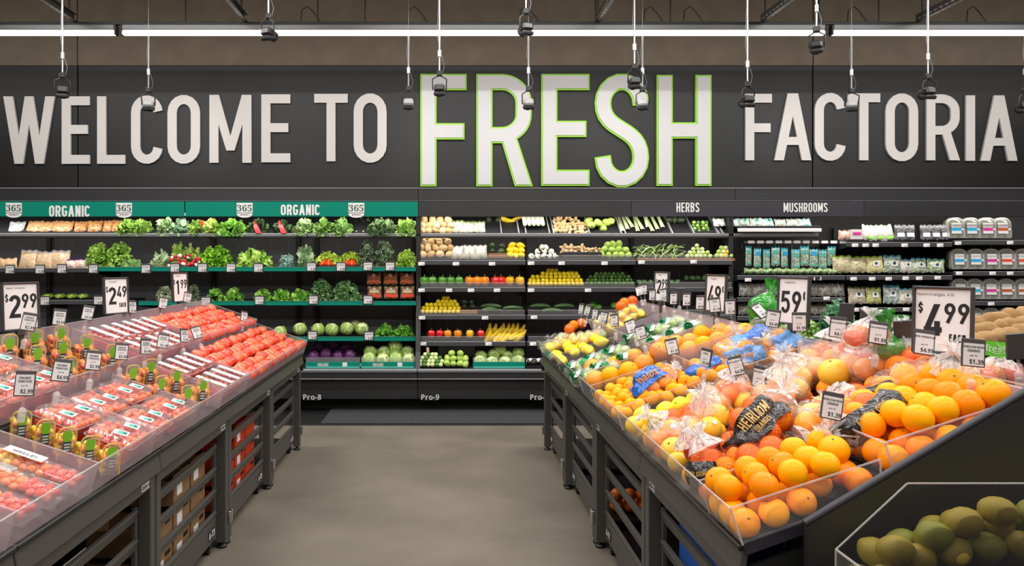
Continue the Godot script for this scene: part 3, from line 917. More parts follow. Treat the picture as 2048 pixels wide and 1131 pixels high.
			part(sh, "small_print", print_mesh("MARKET", 0.018), mats.ink_soft, T3(Vector3(0, 0.03, 0.0165)))
	# plates on the base
	for p in [[624.0, "Pro-8", "small black plate reading Pro-8 on the case base"], [860.0, "Pro-9", "small black plate reading Pro-9 on the case base"], [1082.0, "Pro-10", "small black plate beginning Pro- beside the citrus table on the case base"]]:
		var o := thing("bay_plate", p[2], "sign", at(p[0], 793, 7.79))
		part(o, "plate", bx(Vector3(0.14, 0.075, 0.008), 0.002), mats.table_inside)
		part(o, "lettering", print_mesh(p[1], 0.058), mats.white_letter, T3(Vector3(0, -0.002, 0.0045)))
	# teal tray fronts on the bottom deck
	for p in [[612.0, 720.0, "first teal tray front reading ORGANIC under the purple cabbages"], [722.0, 830.0, "teal tray front reading ORGANIC under the green cabbages"], [946.0, 1050.0, "teal tray front under the cabbages beside the chayotes"]]:
		var xa := ux(p[0], 7.86)
		var xb := ux(p[1], 7.86)
		var o := thing("produce_tray", p[2], "tray", Vector3((xa + xb) / 2, 0.448, -7.86))
		part(o, "front_panel", bx(Vector3(xb - xa, 0.07, 0.008), 0.002, Vector3(0, 0.037, 0)), mats.teal)
		part(o, "band", bx(Vector3(xb - xa - 0.01, 0.018, 0.004), 0.001, Vector3(0, 0.015, 0.006)), mats.label_teal)
		part(o, "clear_rim", bx(Vector3(xb - xa, 0.05, 0.004), 0.0, Vector3(0, 0.096, 0)), mats.acrylic)
		part(o, "floor_panel", bx(Vector3(xb - xa, 0.006, 0.36), 0.001, Vector3(0, 0.006, -0.18)), mats.case_black)
		if p[0] < 900:
			part(o, "lettering", line_mesh("ORGANIC", 0.034, 0.17, 0.9, 0.002), mats.white_letter, T3(Vector3(-(xb - xa) * 0.18, 0.026, 0.005)))
			part(o, "logo_square", bx(Vector3(0.05, 0.04, 0.003), 0.001, Vector3((xb - xa) * 0.22, 0.045, 0.005)), mats.label_white)
	# label holders and tickets along the shelf edges
	var n := 0
	for t in [[20, 538], [80, 538], [124, 537], [187, 537], [292, 537], [350, 535], [405, 535], [462, 535], [517, 535], [623, 533], [682, 533], [736, 532], [780, 532], [90, 601], [197, 600], [412, 602], [519, 600], [627, 599], [736, 599], [625, 670], [738, 671], [620, 734], [727, 734]]:
		shelf_ticket(t[0], t[1], true, n)
		n += 1
	for t in [[843, 527], [912, 527], [984, 527], [1062, 526], [1123, 526], [1209, 526], [1283, 524], [1387, 523], [843, 580], [898, 580], [942, 580], [994, 580], [1062, 580], [1176, 580], [844, 635], [970, 635], [1068, 634], [846, 687], [977, 687], [1066, 687], [1496, 559], [1636, 557], [1710, 490], [1731, 490], [1751, 490], [1809, 490], [1853, 490], [1880, 490], [1916, 486], [2020, 485], [1634, 557], [1707, 557], [1744, 557], [1777, 557], [1811, 556], [1838, 556], [1875, 555], [1918, 546], [1985, 546], [2020, 546], [1653, 596], [1711, 619], [1749, 619], [1781, 619], [1812, 618], [1982, 607]]:
		shelf_ticket(t[0], t[1], false, n)
		n += 1

func shelf_ticket(u: float, w: float, framed: bool, n: int) -> void:
	var d := SHELF_D - 0.02
	var p := at(u, w, d)
	var where := "teal organic shelves" if u < 834 else "black vegetable shelves" if u < 1466 else "herb shelves" if u < 1690 else "salad shelves"
	var tier := "top" if w < 545 else "second" if w < 590 else "third" if w < 645 else "low"
	if u > 1690:
		tier = "top" if w < 500 else "second" if w < 560 else "third"
	var o := thing("shelf_ticket", "%s price ticket on the %s, %s edge, %s one along" % ["framed grey" if framed else "small white", where, tier, ORD[ticket_count(where + tier)]], "price ticket", p, "shelf tickets of the wall case")
	if framed:
		part(o, "holder", bx(Vector3(0.108, 0.1, 0.008), 0.002), mats.sign_frame)
		part(o, "card", bx(Vector3(0.086, 0.076, 0.004), 0.0, Vector3(0, -0.002, 0.004)), mats.paper_dim)
		part(o, "price_print", print_mesh("1.99", 0.024), mats.ink, T3(Vector3(0.02, -0.024, 0.0066)))
		part(o, "name_print", print_mesh("ORGANIC", 0.012), mats.ink_soft, T3(Vector3(0, 0.018, 0.0066)))
	else:
		part(o, "card", bx(Vector3(0.068, 0.036, 0.003), 0.001, Vector3(0, 0, 0.002)), mats.paper)
		part(o, "price_print", print_mesh("1.49", 0.014), mats.ink_soft, T3(Vector3(0.012, -0.006, 0.0036)))

var tickets := {}
func ticket_count(key: String) -> int:
	tickets[key] = int(tickets.get(key, -1)) + 1
	return tickets[key]

# ---------------------------------------------------------------- shapes of the produce, each made once
func shape(k: String) -> ArrayMesh:
	if lib.has(k):
		return lib[k]
	var g := Geo.new()
	var ph := rng.randf() * 6.0
	match k:
		"orange":
			g.ball(Vector3(0.04, 0.0385, 0.04), 16, 24, func(d): return 1.0 - 0.05 * exp(-pow((1.0 - d.y) * 18.0, 2.0)) + 0.006 * sin(5.0 * d.x + 3.0 * d.z + ph))
		"scar":
			g.lathe([Vector2(0, -0.0012), Vector2(0.0038, -0.0008), Vector2(0.003, 0.0006), Vector2(0, 0.001)], 7)
		"small_orange":
			g.ball(Vector3(0.04, 0.034, 0.04), 10, 16, func(d): return 1.0 - 0.06 * exp(-pow((1.0 - d.y) * 12.0, 2.0)) + 0.01 * sin(5.0 * d.x + 3.0 * d.z + ph))
		"lemon":
			g.lathe([Vector2(0, -0.056), Vector2(0.006, -0.054), Vector2(0.012, -0.045), Vector2(0.025, -0.032), Vector2(0.034, -0.01), Vector2(0.034, 0.01), Vector2(0.026, 0.031), Vector2(0.013, 0.044), Vector2(0.007, 0.05), Vector2(0, 0.052)], 14)
		"ball":
			g.ball(Vector3(1, 1, 1), 8, 12)
		"tomato":
			g.ball(Vector3(0.041, 0.034, 0.041), 10, 16, func(d): return 1.0 - 0.16 * exp(-pow((1.0 - d.y) * 7.0, 2.0)) + 0.025 * cos(5.0 * atan2(d.z, d.x)) * maxf(d.y, 0.0))
		"cherry":
			g.ball(Vector3(0.0125, 0.014, 0.0125), 6, 9)
		"potato", "potato_b", "potato_c":
			var f := FastNoiseLite.new()
			f.seed = k.length() * 7 + k.unicode_at(k.length() - 1)
			f.frequency = 0.9
			g.ball(Vector3(0.055, 0.038, 0.042), 9, 14, func(d): return 1.0 + 0.22 * f.get_noise_3dv(d))
		"pepper":
			g.ball(Vector3(0.042, 0.052, 0.042), 12, 20, func(d):
				var a := atan2(d.z, d.x)
				return (1.0 + 0.1 * cos(4.0 * a) * (1.0 - d.y * d.y)) * (1.0 - 0.28 * exp(-pow((1.0 - d.y) * 5.0, 2.0))) * (1.0 + 0.08 * d.y))
		"pepper_stem":
			g.tube([Vector3(0, 0.028, 0), Vector3(0, 0.045, 0), Vector3(0.006, 0.06, 0)], [0.009, 0.005, 0.006], 7)
		"chayote":
			g.ball(Vector3(0.042, 0.058, 0.04), 12, 18, func(d): return (1.0 - 0.18 * d.y) * (1.0 + 0.05 * cos(5.0 * atan2(d.z, d.x)) * (1.0 - absf(d.y))) * (1.0 - 0.2 * exp(-pow((1.0 + d.y) * 6.0, 2.0))))
		"avocado":
			g.ball(Vector3(0.036, 0.055, 0.036), 10, 14, func(d): return 1.0 - 0.22 * maxf(d.y, 0.0))
		"cucumber":
			var pts := []
			var rad := []
			for i in 11:
				var t := i / 10.0
				pts.append(Vector3((t - 0.5) * 0.36, 0.012 * sin(t * PI), 0.006 * sin(t * 5.0)))
				rad.append(0.026 * pow(sin(clampf(t * 0.94 + 0.03, 0, 1) * PI), 0.35))
			g.tube(pts, rad, 12)
		"crookneck":
			var pts := []
			var rad := []
			for i in 13:
				var t := i / 12.0
				pts.append(Vector3(0.18 * (t - 0.5), 0.045 * pow(t, 3.0), 0.0))
				rad.append(0.004 + 0.034 * pow(sin(PI * clampf(t * 0.8 + 0.02, 0.0, 1.0)), 0.7) * (1.15 - 0.75 * t))
			g.tube(pts, rad, 12)
		"bean":
			g.tube([Vector3(-0.07, 0, 0), Vector3(-0.03, 0.012, 0), Vector3(0.03, 0.014, 0.004), Vector3(0.075, 0.004, 0)], [0.003, 0.007, 0.007, 0.002], 6)
		"mushroom":
			g.lathe([Vector2(0.0, -0.028), Vector2(0.011, -0.028), Vector2(0.012, -0.004), Vector2(0.03, -0.006), Vector2(0.034, 0.006), Vector2(0.024, 0.022), Vector2(0, 0.028)], 12)
		"ginger":
			for i in 4:
				var a := i * 1.7 + 0.4
				g.ball(Vector3(0.032, 0.017, 0.018), 6, 9, null, T3(Vector3(cos(a) * 0.028, 0.006 * (i % 2), sin(a) * 0.02), yaw(rad_to_deg(-a), 0, 15)))
		"cabbage_head":
			g.ball(Vector3(0.078, 0.075, 0.078), 14, 22, func(d):
				var a := atan2(d.z, d.x)
				return 1.0 + 0.022 * sin(3.0 * a + 4.0 * d.y) + 0.012 * cos(9.0 * a) * (1.0 - absf(d.y)))
		"cabbage_wrap":
			for i in 5:
				var a0 := TAU * i / 5.0
				var rows := []
				for r in 7:
					var row := []
					for c in 7:
						var el := -1.2 + r * 0.32
						var az := a0 + (c - 3) * 0.2 * (1.1 - 0.12 * absf(r - 3))
						var rr := 0.079 + 0.004 * sin(c * 2.1 + r) + (0.008 if r == 6 else 0.0) + 0.003 * i / 5.0
						row.append(Vector3(cos(el) * cos(az), sin(el), cos(el) * sin(az)) * rr)
					rows.append(row)
				g.grid(rows, Vector3())
		"celery_stalk":
			var rows := []
			for i in 9:
				var t := i / 8.0
				var row := []
				for j in 7:
					var a := lerpf(-1.4, 1.4, j / 6.0)
					row.append(Vector3(sin(a) * 0.022 * (1.0 - 0.3 * t), cos(a) * 0.014 * (1.0 - 0.3 * t), -0.38 * t))
				rows.append(row)
			g.grid(rows, Vector3(0, -0.02, -0.19))
		"leek":
			g.tube([Vector3(0, 0, 0), Vector3(0, 0, -0.12), Vector3(0, 0.004, -0.34)], [0.022, 0.024, 0.028], 12)
		"egg_oval":
			g.ball(Vector3(0.024, 0.018, 0.02), 7, 10)
		"pear":
			g.ball(Vector3(0.047, 0.062, 0.045), 12, 18, func(d): return (1.0 - 0.24 * smoothstep(0.0, 1.0, d.y)) * (1.0 + 0.03 * sin(4.0 * d.x + 2.0 * d.z)))
	lib[k] = g.done()
	return lib[k]

# a bunch of crumpled leaves over a dome; the colours are each leaf's own
func leaf_mesh(key: String, r: Vector3, count: int, length: float, width: float, ruffle: float, ca: String, cb: String) -> ArrayMesh:
	if lib.has(key):
		return lib[key]
	var g := Geo.new()
	var lr := RandomNumberGenerator.new()
	lr.seed = hash(key)
	var a := Color(ca).srgb_to_linear() * 1.35
	var b := Color(cb).srgb_to_linear() * 1.25
	for i in count:
		var az := lr.randf() * TAU
		var el := asin(lr.randf_range(-0.25, 1.0))
		var d := Vector3(cos(el) * cos(az), sin(el), cos(el) * sin(az))
		var out := (d + Vector3(lr.randf_range(-0.5, 0.5), lr.randf_range(-0.3, 0.6), lr.randf_range(-0.5, 0.5))).normalized()
		var side := out.cross(Vector3(lr.randf_range(-1, 1), lr.randf_range(-1, 1), lr.randf_range(-1, 1))).normalized()
		var nn := side.cross(out).normalized()
		var L := length * lr.randf_range(0.7, 1.15)
		var tip := Vector3(d.x * r.x, maxf(d.y, -0.1) * r.y, d.z * r.z) * lr.randf_range(0.8, 1.05)
		var root := tip - out * L
		var curl := lr.randf_range(-0.5, 0.6)
		var ph := lr.randf() * TAU
		g.tint = a.lerp(b, lr.randf())
		var rows := []
		for s in 6:
			var t := s / 5.0
			var row := []
			for c in 5:
				var q := (c - 2) / 2.0
				var wv := width * pow(sin(PI * clampf(t * 0.86 + 0.1, 0.0, 1.0)), 0.8)
				var wob := ruffle * absf(q) * sin(ph + t * 13.0 + q * 2.0) * width
				var p := root + out * (L * t) + side * (q * wv) + nn * (curl * L * t * t * 0.5 + 0.3 * wv * q * q + wob)
				p.y = maxf(p.y, -0.012)
				row.append(p)
			rows.append(row)
		g.grid(rows)
	lib[key] = g.done()
	return lib[key]

# a soft sealed bag, w x h, standing on y = 0; patches of colour from a list
func pillow(key: String, w: float, h: float, thick: float, colours: Array, grain := 30.0) -> ArrayMesh:
	if lib.has(key):
		return lib[key]
	var g := Geo.new()
	var f := FastNoiseLite.new()
	f.seed = hash(key) % 1000
	f.frequency = grain
	var nv := 14
	var nu := 13
	for s in [1.0, -1.0]:
		var base := g.v.size()
		var rows := []
		for i in nv + 1:
			var row := []
			var t := float(i) / nv
			for j in nu:
				var q := 2.0 * j / (nu - 1) - 1.0
				var bul := pow(maxf(sin(PI * clampf((t - 0.02) / 0.86, 0.0, 1.0)), 0.0), 0.55) * pow(maxf(1.0 - q * q, 0.0), 0.45)
				var x := q * w / 2 * (1.0 - 0.05 * bul + 0.02 * sin(t * 9.0))
				row.append(Vector3(x, t * h + 0.006 * sin(j * 1.3), s * thick / 2 * bul * (1.0 + 0.18 * f.get_noise_2d(x * 1.3, t * h * 1.3 + s * 9.0))))
			rows.append(row)
		g.grid(rows, Vector3(0, h / 2, 0))
		for i in range(base, g.v.size()):
			var t := g.v[i].y / h
			var c: Color
			if t > 0.88 and colours.size() > 2:
				c = Color(colours[2]).srgb_to_linear()
			else:
				c = Color(colours[0]).srgb_to_linear().lerp(Color(colours[1]).srgb_to_linear(), clampf(0.5 + 1.4 * f.get_noise_3dv(g.v[i] * 2.0), 0.0, 1.0))
			g.c[i] = c
	lib[key] = g.done()
	return lib[key]

# a clear plastic bag: round below, gathered in pleats to a tie, flaring above it; its axis is +y from the middle of its contents
func film_mesh(key: String, rx: float, ry: float, rz: float, tie: float, flare: float) -> ArrayMesh:
	if lib.has(key):
		return lib[key]
	var g := Geo.new()
	var f := FastNoiseLite.new()
	f.seed = hash(key) % 997
	f.frequency = 22.0
	var rows := []
	var n := 30
	var prof := []
	for i in 9:
		var a := -PI / 2 + (PI / 2 + 0.5) * i / 8.0
		prof.append([cos(a), sin(a) * ry, 0.015])
	var top := sin(0.5) * ry
	for i in range(1, 6):
		var t := i / 5.0
		prof.append([lerpf(cos(0.5), 0.13, pow(t, 0.75)), lerpf(top, tie, t), 0.02 + 0.3 * t])
	for i in range(1, 6):
		var t := i / 5.0
		prof.append([lerpf(0.13, 0.13 + flare, pow(t, 0.7)), tie + t * flare * 0.11 + 0.02 * t, 0.4])
	for p in prof:
		var row := []
		for j in n:
			var a := TAU * j / n
			var pleat: float = 1.0 + p[2] * (0.6 * sin(a * 9.0 + 1.0) + 0.5 * sin(a * 14.0 + p[1] * 20.0))
			var q := Vector3(cos(a) * rx * p[0] * pleat, p[1], sin(a) * rz * p[0] * pleat)
			row.append(q * (1.0 + 0.07 * f.get_noise_3dv(q)))
		rows.append(row)
	g.grid(rows, Vector3(0, ry * 0.3, 0), true)
	lib[key] = g.done()
	return lib[key]

# ---------------------------------------------------------------- what lies in the wall case
func leafy(called: String, label: String, cat: String, u0: float, u1: float, vt: float, vb: float, d: float, n: int, ll: float, lw: float, ruf: float, ca: String, cb: String, group := "") -> Node3D:
	var rx := (u1 - u0) * d / F / 2
	var ry := (vb - vt) * d / F
	var m := leaf_mesh("%s %d %d" % [called, int(u0), int(vt)], Vector3(rx, ry, minf(rx, 0.17)), n, ll, lw, ruf, ca, cb)
	return solo(called, m, mats.leaf, T3(at((u0 + u1) / 2, vb, d)), label, cat, group)

# round things stacked in layers on a shelf: [from, to] in pixels for each layer
func stack(called: String, label: String, cat: String, sh: String, m: Array, layers: Array, vb: float, d: float, r: float, group: String, scale := 1.0, jit := 0.3, stem := "", upright := false) -> void:
	var y := at(0, vb, d).y + r
	for k in layers.size():
		var xa := ux(layers[k][0], d) + r
		var xb := ux(layers[k][1], d) - r
		var n := maxi(1, int(round((xb - xa) / (2.0 * r))) + 1)
		for i in n:
			var x := lerpf(xa, xb, float(i) / maxi(n - 1, 1)) if n > 1 else (xa + xb) / 2
			var p := Vector3(x + rng.randf_range(-1, 1) * r * 0.12, y + k * r * 1.55, -d - k * r * 0.55 + rng.randf_range(-1, 1) * r * jit)
			var lab := "%s, %s layer up, %s along" % [label, ORD[k], ORD[i]]
			var b := yaw(rng.randf() * 360.0, rng.randf_range(-12, 12), rng.randf_range(-12, 12)) if upright else spin()
			var mm: Material = mats[m[(i * 7 + k * 3) % m.size()]]
			if stem != "":
				var o := thing(called, lab, cat, p, group, b.scaled(Vector3.ONE * scale))
				part(o, "body", shape(sh), mm)
				part(o, "stem", shape(stem), mats.stem_green)
			else:
				solo(called, shape(sh), mm, Transform3D(b.scaled(Vector3.ONE * scale), p), lab, cat, group)

func cabbage(u: float, w: float, d: float, s: float, label: String, group: String, dark := false) -> void:
	var o := thing("cabbage", label, "cabbage", at(u, w, d), group, yaw(rng.randf() * 360, 20, 0).scaled(Vector3.ONE * s))
	part(o, "head", shape("cabbage_head"), mats.purple_cabbage if dark else mats.cabbage)
	part(o, "outer_leaves", shape("cabbage_wrap"), mats.purple_cabbage if dark else mats.cabbage_leaf)

func bags_row(called: String, label: String, cat: String, u0: float, u1: float, vt: float, vb: float, n: int, d: float, colours: Array, group: String, lean := -8.0, mark := "") -> void:
	var w := (u1 - u0) * d / F / n
	var h := (vb - vt) * d / F
	for i in n:
		var u := u0 + (u1 - u0) * (i + 0.5) / n
		var lab := label if n == 1 else "%s, %s along" % [label, ORD[i]]
		var o := thing(called, lab, cat, at(u, vb, d), group, yaw(rng.randf_range(-9, 9), lean + rng.randf_range(-3, 3), rng.randf_range(-3, 3)))
		part(o, "bag", pillow("%s %f %d" % [label, h, i % 3], w * 1.06, h * rng.randf_range(0.95, 1.05), 0.07, colours, 26.0), mats.bag_print)
		if mark != "":
			part(o, "label", Geo.new().box(Vector3(0, h * 0.5, 0.037), Vector3(w * 0.42, h * 0.28, 0.003)).done(), mats[mark])
			part(o, "label_print", Geo.new().lathe([Vector2(0, 0), Vector2(w * 0.1, 0), Vector2(w * 0.1, 0.002), Vector2(0, 0.002)], 12, T3(Vector3(0, h * 0.54, 0.039), yaw(0, 90))).done(), mats.label_dark)

func make_produce() -> void:
	case_organic()
	case_black()
	case_packaged()
	left_table()
	right_table()
	front_bin()

func case_organic() -> void:
	var td := 8.18
	# top display, seen as a narrow band under the header
	for e in [[48, 78, 452, 468], [76, 104, 444, 468], [100, 126, 452, 468], [120, 142, 446, 468]]:
		bags_row("carrot_bag", "bag of pale carrots lying on the organic top display, starting at the %s place" % ORD[int((e[0] - 48) / 24)], "bag", e[0], e[1], 437, e[3], 1, td, ["a86a34", "d2ae84"], "", -30)
	for e in [[148, 172], [176, 202], [204, 222], [222, 238]]:
		bags_row("root_bag", "bag of orange brown roots on the organic top display, %s from the carrots" % ORD[{148: 0, 176: 1, 204: 2, 222: 3}[e[0]]], "bag", e[0], e[1], 438, 468, 1, td, ["8f5220", "c79a68"], "", -25)
	bags_row("ice_bag", "crinkled silver grey bag at the start of the organic top display", "bag", 14, 44, 440, 470, 1, td, ["7d8086", "d2d4d8"], "", -25)
	var k := 0
	for e in [[238, 272, "4f7a2c", "8fb04e"], [270, 300, "547f2a", "9cba58"], [316, 346, "6c8d5a", "a9bf90"], [348, 380, "4a6f4c", "87a483"], [380, 412, "54802c", "a2bc62"], [408, 440, "84a83c", "b9cf74"], [440, 496, "4f8a2a", "84b548"], [590, 628, "567f3c", "a5bb80"], [630, 668, "42702a", "8cad5a"], [664, 702, "4b7a34", "9cbc70"], [736, 790, "3c5a34", "6d8758"], [792, 834, "6f9c3c", "a9c76c"]]:
		leafy("greens_bunch", "leafy green bunch on the organic top display under the teal header, %s along" % ORD[k], "greens", e[0] - 7, e[1] + 7, 434, 471, td, 110, 0.09, 0.035, 0.4, e[2], e[3], "greens on the organic top display")
		k += 1
	leafy("red_greens_bunch", "bunch with red tips beside the green bunches on the organic top display", "greens", 396, 414, 436, 458, td - 0.02, 25, 0.06, 0.025, 0.3, "b0402c", "d2603c")
	for e in [[518, 0], [568, 1]]:
		var o := thing("chard_bunch", "dark chard bunch with %s stems on the organic top display" % ("pink" if e[1] == 0 else "deep red"), "greens", at(e[0], 466, td))
		part(o, "leaves", leaf_mesh("chard top %d" % e[0], Vector3(0.14, 0.17, 0.1), 50, 0.1, 0.035, 0.3, "23381f", "44663a"), mats.leaf)
		for j in 3:
			part(o, "stalk", Geo.new().tube([Vector3(0.02 * j, -0.005, 0.1), Vector3(-0.03 + 0.015 * j, 0.07, 0.08), Vector3(-0.05, 0.13, 0.02)], 0.011, 8).done(), mats.chard_stem)
	k = 0
	for e in [706, 720, 734]:
		var o := thing("leek", "green topped leek laid on the organic top display, %s of three" % ORD[k], "leek", at(e - 8, 466, td), "", yaw(-25, 28))
		part(o, "white_shaft", shape("leek"), mats.celery)
		part(o, "green_top", leaf_mesh("leektop", Vector3(0.04, 0.05, 0.12), 16, 0.16, 0.014, 0.1, "3f6a2c", "79a04e"), mats.leaf, T3(Vector3(0, 0, -0.3)))
		k += 1
	# second tier
	bags_row("carrot_bag", "clear bag of baby carrots with a pale top on the organic shelf", "bag", 36, 136, 500, 537, 3, 8.2, ["dfae74", "f0dcc0", "f3e8ec"], "baby carrot bags", -12)
	bags_row("carrot_bag", "low orange bag at the left end of the organic shelf", "bag", -30, 32, 515, 537, 2, 8.2, ["e8ae74", "f2d8b4"], "low orange bags")
	bags_row("radish_bag", "bag of pink and white sliced radish beside the lettuce", "bag", 132, 172, 518, 537, 2, 8.15, ["efb9a0", "f8ece2", "8a3fa0"], "sliced radish bags")
	leafy("lettuce_head", "large frilly light green lettuce on the organic shelf, left of the pair", "lettuce", 172, 222, 484, 537, 8.2, 130, 0.09, 0.045, 0.6, "6f9c2e", "b3d46c")
	leafy("lettuce_head", "large frilly light green lettuce on the organic shelf, right of the pair", "lettuce", 212, 266, 483, 537, 8.22, 130, 0.09, 0.045, 0.6, "74a22e", "bad874")
	leafy("bok_choy", "low dark green bok choy leaves in front of the lettuce", "greens", 240, 288, 516, 538, 8.12, 40, 0.1, 0.04, 0.2, "4d7f30", "a4c082")
	leafy("leek_bunch", "silvery green leek bunch with a pale blue band", "greens", 300, 342, 494, 537, 8.2, 60, 0.14, 0.018, 0.15, "7f9a6c", "c3d1aa")
	k = 0
	for e in [[340, 366, 488], [362, 386, 492], [380, 404, 498]]:
		var o := thing("radish_bunch", "red radish bunch with light green tops on the organic shelf, %s of three" % ORD[k], "radishes", at((e[0] + e[1]) / 2, 534, 8.2))
		part(o, "leaves", leaf_mesh("radtop%d" % k, Vector3(0.09, (536 - e[2]) * 0.0055, 0.08), 40, 0.09, 0.03, 0.4, "86b03a", "c6dc86"), mats.leaf, T3(Vector3(0, 0.04, -0.04)))
		for j in 12:
			part(o, "radish", shape("egg_oval"), mats.radish if j % 5 else mats.leek_white, T3(Vector3(rng.randf_range(-0.07, 0.07), rng.randf_range(0.01, 0.13), 0.05 + rng.randf_range(-0.02, 0.03)), spin()))
		k += 1
	leafy("green_leaf_lettuce", "bright green leaf lettuce mound beside the radishes", "lettuce", 398, 468, 488, 532, 8.2, 150, 0.09, 0.045, 0.6, "5d9c1c", "9fd03c")
	leafy("romaine_head", "yellow green romaine lettuce with a tall leaf at one end", "lettuce", 470, 546, 496, 532, 8.18, 90, 0.13, 0.05, 0.5, "6fa32c", "bfd673")
	leafy("kale_bunch", "small blue green kale bunch standing alone on the shelf", "kale", 556, 592, 506, 532, 8.15, 45, 0.08, 0.04, 0.3, "6f9486", "a8c2b4")
	leafy("collard_bunch", "grey green collard bunch leaning over green stems", "greens", 590, 634, 488, 530, 8.2, 60, 0.13, 0.04, 0.25, "6a8c60", "b0c79c")
	for e in [[640, 668, 0], [676, 724, 1]]:
		var o := thing("rainbow_chard", "rainbow chard bunch with %s stems and yellow green leaves" % ("orange" if e[2] == 0 else "pink and red"), "chard", at((e[0] + e[1]) / 2, 530, 8.16))
		part(o, "leaves", leaf_mesh("rchard%d" % e[2], Vector3(0.14, 0.14, 0.09), 60, 0.1, 0.045, 0.5, "84ac2c", "c9da5c"), mats.leaf, T3(Vector3(0, 0.02, -0.06)))
		for j in 8:
			part(o, "stalk", Geo.new().tube([Vector3(-0.07 + 0.02 * j, 0.005, 0.08), Vector3(-0.05 + 0.014 * j, 0.03, 0.03), Vector3(-0.03 + 0.01 * j, 0.07, -0.04)], 0.011, 8).done(), [mats.pepper_red, mats.pepper_orange, mats.pepper_red, mats.chard_stem][j % 4])
	leafy("curly_kale", "dark curly kale bunch on the organic shelf, first of two", "kale", 716, 754, 478, 533, 8.2, 140, 0.06, 0.03, 0.9, "3f5238", "7d9070")
	leafy("curly_kale", "dark curly kale bunch on the organic shelf, beside the yellow green bunch", "kale", 750, 790, 478, 533, 8.2, 140, 0.06, 0.03, 0.9, "4a5f42", "8b9e7c")
	leafy("parsley_bunch", "yellow green leafy bunch at the end of the organic shelf", "greens", 790, 834, 498, 531, 8.15, 90, 0.08, 0.035, 0.5, "7aa62c", "bcd560")
	# third tier
	k = 0
	for e in [96, 120, 144, 166]:
		solo("lime_pack", pillow("limepk", 0.12, 0.05, 0.12, ["8fb83a", "d4e27a"], 12.0), mats.bag_print, T3(at(e, 596, 8.2), yaw(90)), "low pack of light green vegetables on the grey shelf, %s of four" % ORD[k], "pack", "light green packs")
		k += 1
	leafy("cauliflower", "pale green cauliflower behind the tomato table", "cauliflower", 312, 346, 570, 600, 8.2, 90, 0.05, 0.03, 0.7, "8fa078", "ccd4b4")
	leafy("cauliflower", "dim pale green cauliflower beside the narrow price sign", "cauliflower", 372, 400, 566, 600, 8.25, 70, 0.05, 0.03, 0.7, "7f9070", "b4c09c")
	k = 0
	for e in [[412, 450], [448, 490], [506, 545], [543, 582], [580, 622]]:
		leafy("spinach_tray", "low mound of bright green spinach leaves on the organic third shelf, %s along" % ORD[k], "spinach", e[0], e[1], 574, 601, 8.14, 80, 0.06, 0.028, 0.2, "4f8f2c", "a5cf5c", "spinach mounds")
		k += 1
	leafy("kale_mound", "tall mound of green kale on the organic third shelf, first of two", "kale", 616, 668, 556, 602, 8.16, 150, 0.07, 0.035, 0.7, "3f7038", "8fb47a")
	leafy("kale_mound", "tall mound of green kale beside the red carrot packs", "kale", 664, 722, 558, 602, 8.16, 150, 0.07, 0.035, 0.7, "44783c", "93b87c")
	for r in 2:
		for i in 3:
			var p := at(748 + i * 33 + (1 - r) * 1, 597 - r * 28, 8.16)
			var o := thing("carrot_pack", "pack of carrots with a green top and red label, %s row, %s along" % ["lower" if r == 0 else "upper", ORD[i]], "pack", p, "carrot packs beside the kale")
			part(o, "bag", pillow("carrotpk", 0.15, 0.145, 0.06, ["8a5a3a", "c09a70", "6a7a4a"], 14.0), mats.bag_print)
			part(o, "label", bx(Vector3(0.12, 0.035, 0.004), 0.001, Vector3(0, 0.035, 0.032), yaw(0, 0, rng.randf_range(-5, 5))), mats.label_red if r == 0 else mats.label_rust)
			part(o, "label", bx(Vector3(0.1, 0.04, 0.004), 0.001, Vector3(0, 0.085, 0.034)), mats.label_rust if r == 1 else mats.potato_pale)
			part(o, "badge", Geo.new().lathe([Vector2(0, 0), Vector2(0.018, 0), Vector2(0.018, 0.003), Vector2(0, 0.003)], 12, T3(Vector3(0, 0.105, 0.034), yaw(0, 90))).done(), mats.label_white)
	# fourth tier: cabbages and a low green mound
	k = 0
	for e in [[560, 664], [600, 657], [636, 658], [664, 658], [694, 656], [724, 657]]:
		cabbage(e[0], e[1], 8.12, 0.9, "green cabbage on the fourth organic shelf, %s along" % ORD[k], "cabbages on the fourth organic shelf")
		k += 1
	cabbage(711, 652, 8.3, 0.85, "dull green cabbage behind the others on the fourth organic shelf", "")
	for e in [[746, 792], [786, 830]]:
		leafy("celery_leaves", "low bright green leaf mound %s on the fourth organic shelf" % ("beside the cabbages" if e[0] < 760 else "at the end"), "greens", e[0], e[1], 646, 672, 8.12, 90, 0.06, 0.025, 0.4, "3f8a24", "8fc04a")
	# bottom deck
	k = 0
	for e in [[628, 712], [652, 708], [676, 712], [700, 710], [640, 690], [668, 688], [692, 692]]:
		cabbage(e[0], e[1], 8.1 + (0.15 if k > 3 else 0.0), 0.8, "dark purple cabbage on the bottom deck, %s row, %s along" % ["lower" if k < 4 else "upper", ORD[k % 4]], "purple cabbages", true)
		k += 1
	k = 0
	for e in [[738, 718], [766, 719], [792, 718], [818, 719], [741, 704], [768, 704], [790, 706], [815, 704], [791, 691]]:
		cabbage(e[0], e[1], 8.0 + (0.12 if k > 3 else 0.0), 0.92, "green cabbage in the teal fronted tray, %s layer, %s along" % [["bottom", "middle", "top"][k / 4], ORD[k % 4]], "green cabbages in the teal tray")
		k += 1

